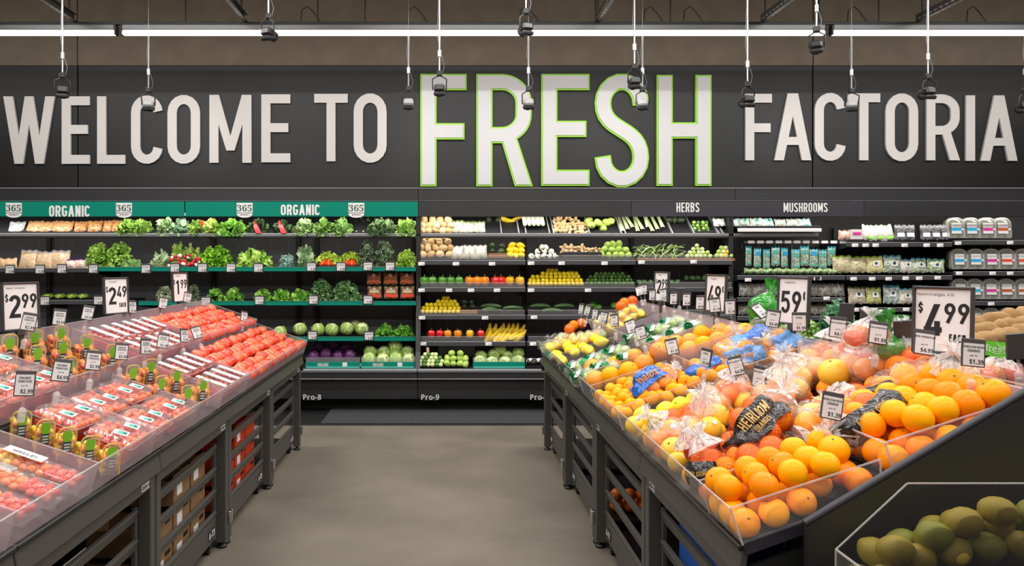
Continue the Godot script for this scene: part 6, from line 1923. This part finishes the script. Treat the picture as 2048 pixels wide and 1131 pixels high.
	for e in [[0, 0.22, 5.95, "film", 5], [0, 0.6, 5.85, "film", 5], [0, 0.86, 5.7, "film_white", 5], [0, 0.5, 6.15, "film_white", 4], [1, 0.3, 5.7, "film", 8], [1, 0.62, 5.85, "film", 8], [1, 0.25, 6.1, "film_white", 5]]:
		var dark: bool = n == 3 or n == 2
		citrus_bag("lemon_bag" if not dark else "grapefruit_bag", "clear bag of %s on the %s citrus tray at the far end, %s along" % ["yellow lemons" if not dark else "pale grapefruit", "lower" if e[0] == 0 else "upper", ORD[n % 4]], slope(sg, e[0], e[1], e[2], 0.075), slope_basis(sg, rng.randf_range(-30, 40)), e[4], 0.037, ["lemon", "grapefruit", "lemon"] if not dark else ["grapefruit", "grapefruit_pink", "chayote"], e[3], Vector3(-0.1, 0.03, 0.03), Vector3(-1, 0.6, 0.2), "lemon" if not dark else "orange", "film")
		n += 1
	for e in [[1150, 652, 6.0, "lower"], [1252, 607, 5.9, "upper"]]:
		citrus_bag("netted_oranges", "red netted orange bag at the far end of the %s citrus tray" % e[3], at(e[0], e[1], e[2]), slope_basis(sg, 30), 3, 0.04, ["orange_red", "orange"], "red_net")
	# beyond the ridge
	n = 0
	for e in [[1500, 1578, 590, 655, 4.3, "3c8f1c", "8ad04a", "bright"], [1560, 1640, 628, 672, 3.9, "6a9a3c", "c0d88a", "pale"], [1640, 1710, 600, 690, 3.6, "2f6a44", "7db38c", "blue"], [1760, 1850, 628, 690, 3.1, "2c5a34", "74a86a", "dark"]]:
		leafy("greens_bag", "%s green leafy vegetables beyond the ridge of the citrus table" % e[7], "greens", e[0], e[1], e[2], e[3], e[4], 90, 0.09, 0.04, 0.5, e[5], e[6])
		n += 1
	for e in [[1528, 622, 4.25, 0.11], [1575, 626, 4.2, 0.1]]:
		solo("green_film_bag", film_mesh("greenbag%d" % int(e[0]), e[3], 0.085, 0.08, 0.12, 0.4), mat("green_film", "2fa02c", 0.2, {"alpha": 0.55}), T3(at(e[0], e[1], e[2]), yaw(30, 0, -30)), "shiny green plastic bag beyond the ridge, %s one" % ("first" if e[0] < 1560 else "second"), "bag")
	for i in 15:
		solo("loose_potato", shape(["potato", "potato_b", "potato_c"][i % 3]), mats.potato_dark, Transform3D(spin().scaled(Vector3.ONE * 0.8), at(1950 + (i % 5) * 24, 682 - (i / 5) * 17 - (i % 5) * 4, 2.75 + (i / 5) * 0.06)), "brown potato heaped beyond the ridge at the right, %s layer, %s along" % [ORD[i / 5], ORD[i % 5]], "potato", "potatoes beyond the ridge")
	var fc := thing("fresh_card", "bright green card reading fresh beside the heirloom orange tag", "sign", at(1993, 698, 2.45), "", yaw(-20, -8, -6).scaled(Vector3.ONE * 0.52))
	part(fc, "card", Geo.new().prism(pl([-0.06, -0.045, 0.06, -0.05, 0.075, 0.02, 0.05, 0.05, -0.06, 0.045]), -0.002, 0.002).done(), mats.fresh_card)
	part(fc, "lettering", print_mesh("fresh", 0.04, "Droid Sans", false), mats.label_white, T3(Vector3(0, 0.004, 0.0026)))
	part(fc, "swoosh", Geo.new().tube([Vector3(-0.045, -0.015, 0.003), Vector3(0, -0.03, 0.003), Vector3(0.045, -0.018, 0.003)], 0.002, 5).done(), mats.label_white)
	solo("green_film_bag", film_mesh("greenbag3", 0.055, 0.045, 0.05, 0.07, 0.5), mats.green_film, T3(at(1778, 697, 2.75), yaw(0, 0, 10)), "glossy bright green bag below the ridge beside the 1.89 tag", "bag")
	for e in [[1730, 672, 2.75, "first"], [1992, 752, 2.45, "second"]]:
		citrus_bag("onion_bag", "clear bag of pinkish fruit at the ridge, %s of two" % e[3], at(e[0], e[1], e[2]), yaw(20), 3, 0.036, ["tomato_pale", "grapefruit_pink", "tomato"], "film_pink", Vector3(0.02, 0.04, 0), Vector3(0.2, 1, 0.1))

func mixed_bin() -> void:
	var sg := 1.0
	# yellow grapefruit and lemons lying at the back and the aisle side
	var n := 0
	for e in [[1332, 822, 2.95, 1.15], [1362, 812, 2.95, 1.1], [1392, 800, 3.0, 1.1], [1305, 838, 2.9, 1.1], [1286, 832, 3.1, 1.1], [1382, 862, 2.58, 1.3], [1434, 832, 2.62, 1.3], [1490, 806, 2.68, 1.25], [1348, 900, 2.5, 1.25], [1420, 856, 2.55, 1.15], [1412, 800, 2.9, 1.1], [1270, 850, 3.0, 1.05]]:
		var o := fruit("grapefruit", "smooth yellow grapefruit in the lower mixed citrus bin, %s from the far divider" % ORD[n], "grapefruit", lay(e[0], e[1], 0.06), "grapefruit" if n > 4 else "lemon", "yellow grapefruit of the mixed bin", e[3])
		if n in [5, 8, 9]:
			part(o, "sticker", Geo.new().lathe([Vector2(0, 0), Vector2(0.009, 0), Vector2(0.009, 0.001), Vector2(0, 0.001)], 12, Transform3D(o.basis.inverse() * yaw(10, 50), o.basis.inverse() * (Vector3(0.05, 0.6, 0.75).normalized() * 0.0535))).done(), mats.label_white)
		n += 1
	for j in 6:
		for i in 4:
			fruit("lower_orange", "orange under the lower mixed bags, row %s from near divider, %s from aisle" % [ORD[j], ORD[i]], "orange", slope(sg, 0, 0.13 + i * 0.25, 2.42 + j * 0.17, 0.03), ["orange_red", "orange", "grapefruit"][(i + j) % 3], "fruit under the bags", 1.0)
	# red nets
	var b1 := citrus_bag("netted_oranges", "large red netted orange bag with long black label reading ORANGES, topmost in mixed bin", lay(1514, 862, 0.11), slope_basis(sg, 24) * yaw(0, 0, 8), 8, 0.043, ["orange_red", "orange_red", "orange"], "red_net", Vector3(0.15, 0.03, 0), Vector3(1, 0.35, -0.1))
	patch(b1[0], "black_label", b1[1], 0.042, yaw(-18, -42) * yaw(0, 0, 16), 1.4, 0.5, mats.net_label, "HEIRLOOM", mats.gold_ink, 0.27, "ORANGES", 0.3)
	var b2 := citrus_bag("netted_oranges", "red netted orange bag along the near divider with bare oranges showing", lay(1535, 918, 0.075), slope_basis(sg, 4), 5, 0.042, ["orange_red", "orange_red"], "red_net", Vector3(0.14, 0.0, 0), Vector3(1, 0.1, 0.2), "orange", "film_gather")
	var b3 := citrus_bag("netted_oranges", "red netted orange bag at the aisle corner with a small black label", lay(1442, 930, 0.075), slope_basis(sg, -20), 4, 0.041, ["orange_red", "orange"], "red_net", Vector3(-0.03, 0.07, -0.02), Vector3(-0.2, 1, -0.4))
	patch(b3[0], "black_label", b3[1], 0.041, yaw(-40, -12), 0.6, 0.35, mats.net_label, "HEIRLOOM", mats.gold_ink, 0.13)
	citrus_bag("netted_oranges", "red netted orange bag behind the yellow grapefruit", lay(1365, 838, 0.075), slope_basis(sg, 10), 4, 0.04, ["orange_red"], "red_net", Vector3(0.1, 0.05, 0), Vector3(1, 0.5, 0))
	citrus_bag("netted_oranges", "red netted orange bag under the white gathered neck near the aisle", lay(1402, 905, 0.075), slope_basis(sg, 70), 3, 0.042, ["orange_red", "tomato_red"], "red_net", Vector3(0, 0.055, -0.02), Vector3(0.1, 1, -0.15), "orange", "film_gather")
	# clear bags
	citrus_bag("clear_citrus_bag", "clear pinkish bag of fruit against the aisle panel of the mixed bin", lay(1352, 866, 0.07), slope_basis(sg, -30), 4, 0.041, ["grapefruit_pink", "orange_red", "grapefruit"], "film_pink", Vector3(-0.06, 0.06, 0.0), Vector3(-0.6, 0.9, 0.2))
	citrus_bag("clear_citrus_bag", "clear bag of oranges with a white neck in front of the mandarin bag", lay(1448, 790, 0.075), slope_basis(sg, 20), 5, 0.042, ["orange", "orange_red", "grapefruit_pink"], "film", Vector3(0.06, 0.07, 0.03), Vector3(0.4, 1, 0.4))
	citrus_bag("clear_citrus_bag", "pink clear bag of fruit below the small dark tag", lay(1418, 822, 0.075), slope_basis(sg, 40), 3, 0.04, ["grapefruit_pink", "tomato_pale"], "film_pink", Vector3(-0.05, 0.06, 0.03), Vector3(-0.5, 0.9, 0.4))
	citrus_bag("clear_citrus_bag", "clear bag of two yellow oranges tied at the upper divider", lay(1618, 840, 0.075), slope_basis(sg, 60), 2, 0.044, ["orange_gold", "grapefruit"], "film", Vector3(0.03, 0.0, -0.07), Vector3(0.5, 0.1, -1))
	citrus_bag("clear_citrus_bag", "bright white crumpled bag with pink fruit above the black label", lay(1555, 790, 0.075), slope_basis(sg, 15), 5, 0.04, ["grapefruit_pink", "orange", "grapefruit"], "film_white", Vector3(0.03, 0.08, 0.02), Vector3(0.3, 1, 0.3))

func upper_mixed() -> void:
	var sg := 1.0
	citrus_bag("clear_citrus_bag", "pink clear bag of large orange red fruit below the 59 cent sign", lay(1648, 718, 0.075), slope_basis(sg, 20), 5, 0.044, ["orange_red", "grapefruit_pink", "tomato_pale", "grapefruit_pink"], "film_pink", Vector3(0.05, 0.08, 0.03), Vector3(0.6, 1, 0.2))
	fruit("grapefruit", "smooth pale yellow grapefruit lying alone among white bags of the upper tray", "grapefruit", lay(1668, 746, 0.075), "grapefruit", "", 1.45)
	citrus_bag("clear_citrus_bag", "white crumpled bag of fruit at the edge of the upper tray", lay(1592, 750, 0.075), slope_basis(sg, 0), 5, 0.042, ["grapefruit_pink", "grapefruit"], "film_white", Vector3(-0.02, 0.07, 0.03), Vector3(-0.2, 1, 0.3))
	citrus_bag("clear_citrus_bag", "white crumpled bag of fruit below the 1.89 tag", lay(1722, 728, 0.075), slope_basis(sg, 40), 4, 0.042, ["grapefruit_pink", "tomato_pale"], "film_white", Vector3(0.0, 0.07, 0.03), Vector3(0.1, 1, 0.2))
	citrus_bag("clear_citrus_bag", "clear bag of three large oranges tied at its end, highest of the upper tray", lay(1818, 762, 0.075), slope_basis(sg, -8), 3, 0.047, ["orange", "orange_gold", "orange"], "film", Vector3(0.1, 0.01, 0.05), Vector3(0.9, 0.1, 0.5))
	var b := citrus_bag("netted_oranges", "red netted orange bag with a black label standing beside the clear orange bag", lay(1722, 808, 0.075), slope_basis(sg, 30), 5, 0.043, ["orange_red", "orange_red", "orange"], "red_net", Vector3(-0.1, 0.05, 0), Vector3(-1, 0.5, 0))
	patch(b[0], "black_label", b[1], 0.043, yaw(35, -22) * yaw(0, 0, -50), 0.8, 0.26, mats.net_label, "NAVEL", mats.gold_ink, 0.22, "", 0.2)
	var c := citrus_bag("netted_oranges", "red netted orange bag with gold HEIRLOOM lettering on black at the upper tray edge", lay(1730, 832, 0.1), slope_basis(sg, 10), 5, 0.042, ["orange_red", "orange_red"], "red_net", Vector3(-0.12, 0.0, 0.02), Vector3(-1, 0.2, 0.2))
	patch(c[0], "black_label", c[1], 0.042, yaw(-14, -22) * yaw(0, 0, 20), 1.3, 0.45, mats.net_label, "HEIRLOOM", mats.gold_ink, 0.25, "", 0.2)
	citrus_bag("netted_oranges", "red netted orange bag below the 4.99 tag behind the clear orange bag", lay(1830, 735, 0.075), slope_basis(sg, 20), 5, 0.042, ["orange_red", "orange"], "red_net", Vector3(0.12, 0.04, 0), Vector3(1, 0.5, 0))
	citrus_bag("clear_citrus_bag", "clear bag of yellow oranges beside the loose oranges at the ridge", lay(1898, 768, 0.075), slope_basis(sg, 60), 4, 0.044, ["grapefruit", "orange_gold", "orange_red"], "film", Vector3(-0.03, 0.07, 0.03), Vector3(-0.4, 1, 0.3))
	citrus_bag("clear_citrus_bag", "orange fruit in a pinkish bag below the big 4.99 sign", lay(1806, 715, 0.075), slope_basis(sg, 0), 3, 0.042, ["orange", "grapefruit_pink"], "film_pink", Vector3(0.02, 0.07, 0.0), Vector3(0.1, 1, 0.1))
	# mandarin bags with blue print
	var k := 0
	for e in [[1415, 738, 3.4, 5, "", "blue_print", "beside the loose large oranges"], [1488, 722, 3.2, 8, "orey", "blue_light", "with pale blue print reading Orey"], [1498, 678, 3.75, 5, "", "blue_print", "under the yellow lemon at the ridge"], [1560, 700, 3.45, 8, "", "blue_light", "with a tall blue and white print at the ridge"], [1462, 700, 3.5, 5, "", "blue_light", "with a clear lavender blue print"]]:
		var h := citrus_bag("mandarin_bag", "mandarin bag, upper citrus tray, %s" % e[6], lay(e[0], e[1], 0.06), slope_basis(sg, -10 + k * 12) * yaw(0, 0, 5), e[3], 0.036, ["mandarin", "orange", "orange_gold"], "film", Vector3(0.12, 0.03, -0.02), Vector3(1, 0.4, -0.3), "small_orange")
		patch(h[0], "blue_print", h[1], 0.036, yaw(-15 + k * 10, -34) * yaw(0, 0, [20, -12, 0, -24, 10][k]), 1.0, 0.5, mats[e[5]], e[4], mats.print_orange, 0.34, "", 0.2)
		k += 1
	fruit("large_orange", "large yellow orange above the blue mandarin bags at the ridge", "orange", lay(1490, 664, 0.075), "orange_gold", "", 1.3)
	k = 0
	for e in [[1452, 690, 3.65], [1438, 700, 3.6], [1466, 684, 3.7], [1446, 742, 3.25], [1424, 752, 3.2], [1404, 748, 3.3], [1392, 728, 3.4], [1466, 740, 3.15]]:
		fruit("mandarin", "loose mandarin among the blue bags of the upper tray, %s along" % ORD[k], "mandarin", lay(e[0], e[1], 0.06), ["mandarin", "orange"][k % 2], "mandarins among the blue bags", 0.92, "small_orange")
		k += 1
	for j in 5:
		for i in 4:
			fruit("lower_orange", "orange under the upper mixed bags, row %s from near divider, %s from step" % [ORD[j], ORD[i]], "orange", slope(sg, 1, 0.13 + i * 0.25, 2.58 + j * 0.16, 0.025), ["orange_red", "orange", "grapefruit_pink"][(i + j) % 3], "fruit under the upper bags", 1.0)

# the clear bin of pears that joins the citrus table at its near end
func front_bin() -> void:
	var smoke := mat("smoke_acrylic", "2a2628", 0.06, {"alpha": 0.36})
	var d := 1.78
	var a := at(1672, 1098, d)
	var b := at(1815, 966, d)
	var o := thing("pear_bin", "dark clear bin of yellow green pears at the near end of the citrus table", "display bin", Vector3(a.x, 0.6, -d))
	var low := 0.66
	var poly := PackedVector2Array()
	for p in [Vector2(a.x, a.y), Vector2(b.x, b.y), Vector2(2.1, b.y), Vector2(2.1, low), Vector2(a.x, low)]:
		poly.append(p - Vector2(a.x, 0.6))
	part(o, "side_panel", Geo.new().prism(poly, -0.003, 0.003).done(), smoke)
	var g := Geo.new()
	for k in [[0, 1], [1, 2], [4, 0]]:
		g.tube([Vector3(poly[k[0]].x, poly[k[0]].y, 0), Vector3(poly[k[1]].x, poly[k[1]].y, 0)], 0.0024, 6)
	part(o, "polished_edge", g.done(), mats.acrylic_edge)
	sheet(o, "front_panel", a, Vector3(a.x, a.y, -0.9), Vector3(a.x, low, -0.9), Vector3(a.x, low, -d), "smoke_acrylic")
	part(o, "floor_panel", bx(Vector3(1.16, 0.014, 0.9), 0.003, Vector3(0.6, 0.14, 0.46), yaw(0, 0, 11)), mats.table_black)
	part(o, "rear_floor_panel", bx(Vector3(1.14, 0.014, 0.18), 0.003, Vector3(0.6, 0.17, -0.095), yaw(0, 0, 8)), mats.table_black)
	part(o, "base_cabinet", bx(Vector3(1.1, 0.58, 1.06), 0.006, Vector3(0.57, -0.3, 0.35)), mats.case_black)
	part(o, "lip", bx(Vector3(0.02, 0.05, 0.9), 0.004, Vector3(0.002, 0.04, 0.44)), mats.table_grey)
	mat("pear", "bda43a", 0.5)
	mat("pear_green", "a3a23c", 0.5)
	var n := 0
	for j in 3:
		for i in 12:
			for l in 2:
				var x := 1.075 + i * 0.083 + 0.03 * (l + j % 2)
				var y := 0.785 + i * 0.006 + l * 0.07 + minf(i * 0.03, 0.06) + 0.022 * rng.randf() - (1 - j) * 0.03
				solo("pear", shape("pear"), mats.pear if n % 3 else mats.pear_green, Transform3D(yaw(rng.randf() * 360, rng.randf_range(50, 115), 0).scaled(Vector3.ONE * 0.8), Vector3(x, y, -1.935 + j * 0.055)), "pear, dark clear bin, row %s from citrus table, %s layer, %s from aisle" % [ORD[j], "lower" if l == 0 else "upper", ORD[i]], "pear", "pears of the dark clear bin")
				n += 1

# ---------------------------------------------------------------- price tags on the bins and the framed signs
func make_tags() -> void:
	# [u, v, depth, turn, lean, roll, price, lines]
	var left := [[50, 766, 2.42, 22, -14, -4, "2.99", "on the divider of the long trays"], [123, 740, 2.72, 26, -16, -10, "4.99", "beside the orange tubs"], [187, 720, 3.1, 30, -16, -10, "2.99", "at the end of the upper tubs"], [243, 702, 3.6, 34, -14, -8, "3.49", "on the white strip packs"], [291, 692, 3.9, 55, -10, -8, "3.49", "between two white strip tags"], [326, 681, 4.1, 34, -18, -14, "2.49", "before the loose tomatoes"], [368, 670, 4.5, 62, -10, -8, "1.99", "narrow before the loose tomatoes"], [393, 664, 4.7, 30, -25, 14, "1.99", "leaning the other way at the loose tomatoes"], [58, 643, 3.35, 30, -14, -12, "2.99", "in front of the big 2.99 sign"], [119, 634, 3.75, 28, -16, -8, "3.99", "on the ridge beyond the big 2.99 sign"], [176, 625, 4.2, 26, -16, -12, "4.99", "on the ridge before the 2.49 sign"], [264, 613, 4.75, 60, -10, -6, "2.49", "on the ridge behind the 2.49 sign"], [326, 605, 5.25, 40, -14, -12, "1.99", "on the ridge before the narrow sign"], [375, 594, 5.75, 40, -14, -14, "1.99", "on the ridge behind the narrow sign"], [488, 632, 5.95, 50, -12, -16, "1.49", "on the far end of the tomato table"]]
	var right := [[1946, 705, 2.2, -18, -8, -4, "1.39", "reading heirloom navel orange"], [1848, 684, 2.42, -14, -14, -8, "4.99", "before the big 4.99 sign"], [1756, 665, 2.68, -18, -14, -8, "1.89", "reading pink grapefruit"], [1676, 654, 2.95, -24, -8, -6, "4.99", "beside the 59 cent sign"], [1664, 811, 2.26, -12, -12, -10, "1.39", "standing over the black label bags"], [1520, 752, 2.95, -58, -6, -4, "1.89", "narrow over the white bags"], [1472, 731, 3.15, -30, -14, 18, "4.99", "leaning over the clear bags"], [1412, 714, 3.4, -60, -6, -6, "3.99", "narrow before the blue bags"], [1344, 692, 3.75, -28, -16, 16, "1.29", "over the mandarins"], [1282, 664, 4.2, -40, -14, 20, "0.89", "over the limes, second of a pair"], [1262, 652, 4.3, -30, -20, 24, "0.89", "over the limes, first of a pair"], [1229, 640, 4.75, -46, -10, 10, "3.99", "over the lemons, second of a pair"], [1208, 634, 4.9, -50, -10, -8, "3.99", "over the lemons, first of a pair"], [1191, 627, 5.3, -62, -8, 0, "0.59", "narrow over the far lemons, third"], [1176, 620, 5.5, -60, -8, -12, "0.59", "narrow over the far lemons, second"], [1163, 617, 5.7, -66, -8, 0, "0.59", "narrow over the far lemons, first"], [1599, 643, 3.2, -40, -4, 2, "1.99", "hung on the 59 cent sign"], [1546, 636, 3.4, -30, -10, -8, "4.49", "between the green bag and the 59 cent sign"], [1518, 621, 3.55, 10, -40, 24, "3.49", "tipped back before the green bag"], [1461, 613, 3.95, -52, -6, 6, "1.79", "behind the 49 cent sign"], [1430, 609, 4.1, -34, -10, 8, "1.79", "in front of the 49 cent sign"], [1401, 604, 4.4, -58, -8, 4, "0.99", "on the ridge before the 49 cent sign"], [1374, 598, 4.65, -58, -8, 4, "0.99", "on the ridge over the lime bags, third"], [1348, 596, 4.9, -58, -8, 4, "0.99", "on the ridge over the lime bags, second"], [1327, 588, 5.2, -56, -10, 10, "0.99", "on the ridge over the lime bags, first"], [1305, 589, 5.45, -60, -6, 6, "0.79", "beside the tall narrow sign"], [1289, 578, 5.7, -58, -8, 6, "0.79", "at the far end of the citrus ridge, second"], [1279, 581, 5.85, -40, -20, 20, "0.79", "at the far end of the citrus ridge, first"]]
	for t in left:
		price_tag(t, "tomato")
	for t in right:
		price_tag(t, "citrus")
	for t in [[1736, 639, 3.0, 165, -8, 2, "1.99", "showing its dark back before the salad bags"], [1806, 662, 2.75, 160, -12, -6, "1.99", "showing its dark back beside the big 4.99 sign"], [2034, 692, 2.3, 170, -8, -6, "1.99", "showing its dark back at the frame edge"], [1693, 624, 3.3, 165, -8, 2, "1.99", "showing its small dark back behind the 4.99 tag"], [1430, 600, 4.6, 165, -8, 2, "0.79", "showing its dark back behind the 49 cent sign"], [1360, 588, 5.0, 165, -8, 2, "0.79", "showing its dark back over the lime ridge"]]:
		price_tag(t, "citrus")
	# framed signs on posts along the ridges
	big_sign(41, 612, 3.5, 62, "2", "99", "", "Sweet Tomatoes", "framed white price sign reading 2.99 on the tomato table ridge, the largest")
	big_sign(232, 591, 4.6, 64, "2", "49", "EACH", "Tomatoes", "framed white price sign reading 2.49 each on the tomato table ridge")
	big_sign(360, 574, 5.7, 72, "1", "99", "", "Tomatoes", "narrow seen framed price sign on the far tomato ridge")
	big_sign(1323, 573, 5.6, -72, "2", "99", "", "Limes", "narrow seen framed price sign on the far citrus ridge")
	big_sign(1432, 586, 4.5, -70, "49", "c", "", "Oranges", "narrow seen white price sign reading 49 cents behind the lime bags")
	big_sign(1587, 601, 3.52, -67, "59", "c", "", "Grapefruit", "framed white price sign reading 59 cents beside the green bag")
	big_sign(1885, 640, 2.5, -54, "4", "99", "EACH", "Navel Oranges, 4 lb", "framed white price sign reading 4.99 each, the largest on the citrus ridge")

func price_tag(t: Array, side: String) -> void:
	var o := thing("price_tag", "small framed price tag, %s table, %s" % [side, t[7]], "price tag", at(t[0], t[1], t[2]), "", yaw(t[3], t[4], t[5]))
	var w := 0.06
	var h := 0.082
	part(o, "frame", bx(Vector3(w, h, 0.009), 0.002), mats.sign_frame)
	part(o, "card", bx(Vector3(w - 0.008, h - 0.008, 0.002), 0.0, Vector3(0, -0.001, 0.0046)), mats.paper_dim)
	part(o, "header_bar", bx(Vector3(w - 0.006, 0.011, 0.003), 0.0, Vector3(0, h / 2 - 0.0075, 0.0048)), mats.sign_frame)
	var lines: Array = ["HEIRLOOM NAVEL", "ORANGE"] if t[6] == "1.39" else ["PINK GRAPEFRUIT", ""] if t[6] == "1.89" else ["NAVEL ORANGES 4LB", ""] if t[6] == "4.99" and side == "citrus" else ["ORGANIC", "TOMATOES"] if side == "tomato" else ["CITRUS", ""]
	for i in 2:
		if lines[i] != "":
			part(o, "name_print", print_mesh(lines[i], 0.0065 if lines[i].length() > 10 else 0.008), mats.ink, T3(Vector3(0, 0.017 - i * 0.011, 0.0058)).scaled_local(Vector3(0.72, 1, 1)))
	part(o, "unit_print", print_mesh("per lb", 0.005), mats.ink_soft, T3(Vector3(0, -0.008, 0.0058)))
	part(o, "price_print", print_mesh("$" + t[6], 0.014), mats.ink, T3(Vector3(0.008, -0.026, 0.0058)).scaled_local(Vector3(0.8, 1, 1)))
	var stem := part(o, "clear_stem", Geo.new().tube([Vector3(0, -h / 2, -0.004), Vector3(0, -h / 2 - 0.03, -0.006), Vector3(0, -h / 2 - 0.055, -0.006)], 0.0045, 8).done(), mats.tub_clear)
	part(stem, "clip", Geo.new().ball(Vector3(0.014, 0.016, 0.012), 6, 10, null, T3(Vector3(0, -h / 2 - 0.05, -0.006))).box(Vector3(0, -h / 2 - 0.07, -0.006), Vector3(0.022, 0.026, 0.012), Basis.IDENTITY, 0.003).done(), mats.acrylic_edge)

func big_sign(u: float, v: float, d: float, turn: float, big: String, small: String, each: String, title: String, label: String) -> void:
	var o := thing("price_sign", label, "price sign", at(u, v, d), "", yaw(turn, -3))
	var w := 0.18
	var h := 0.225
	var g := Geo.new()
	for e in [[Vector3(-w / 2 + 0.004, 0, 0), Vector3(0.008, h, 0.022)], [Vector3(w / 2 - 0.004, 0, 0), Vector3(0.008, h, 0.022)], [Vector3(0, h / 2 - 0.004, 0), Vector3(w, 0.008, 0.022)], [Vector3(0, -h / 2 + 0.004, 0), Vector3(w, 0.008, 0.022)], [Vector3(0, 0, -0.006), Vector3(w - 0.01, h - 0.01, 0.008)]]:
		g.box(e[0], e[1], Basis.IDENTITY, 0.002)
	part(o, "frame", g.done(), mats.sign_frame)
	part(o, "card", bx(Vector3(w - 0.018, h - 0.018, 0.002), 0.0, Vector3(0, 0, 0.001)), mats.paper)
	part(o, "title_print", print_mesh(title, 0.0095, "Droid Sans", false), mats.ink_soft, T3(Vector3(-0.022, h * 0.38, 0.0024)))
	if small == "c":
		part(o, "price_print", line_mesh(big, 0.105, 0.15, 1.05, 0.001), mats.ink, T3(Vector3(-0.012, -0.06, 0.0022)))
		part(o, "cent_print", line_mesh("c", 0.03, 0.2, 0.9, 0.001), mats.ink, T3(Vector3(0.062, 0.01, 0.0022)))
	else:
		part(o, "dollar_print", line_mesh("$", 0.03, 0.19, 1.0, 0.001), mats.ink, T3(Vector3(-0.066, 0.025, 0.0022)))
		part(o, "price_print", line_mesh(big, 0.105, 0.165, 1.1, 0.001), mats.ink, T3(Vector3(-0.028, -0.052, 0.0022)))
		part(o, "cents_print", line_mesh(small, 0.066, 0.155, 1.05, 0.001), mats.ink, T3(Vector3(0.042, -0.008, 0.0022)))
		if each != "":
			part(o, "each_print", line_mesh(each, 0.026, 0.2, 0.8, 0.001), mats.ink, T3(Vector3(0.045, -0.07, 0.0022)))
	part(o, "post", bx(Vector3(0.028, 0.14, 0.014), 0.003, Vector3(0, -h / 2 - 0.07, -0.004)), mats.sign_frame)
	part(o, "clamp", bx(Vector3(0.05, 0.03, 0.03), 0.004, Vector3(0, -h / 2 - 0.01, -0.004)), mats.sign_frame)
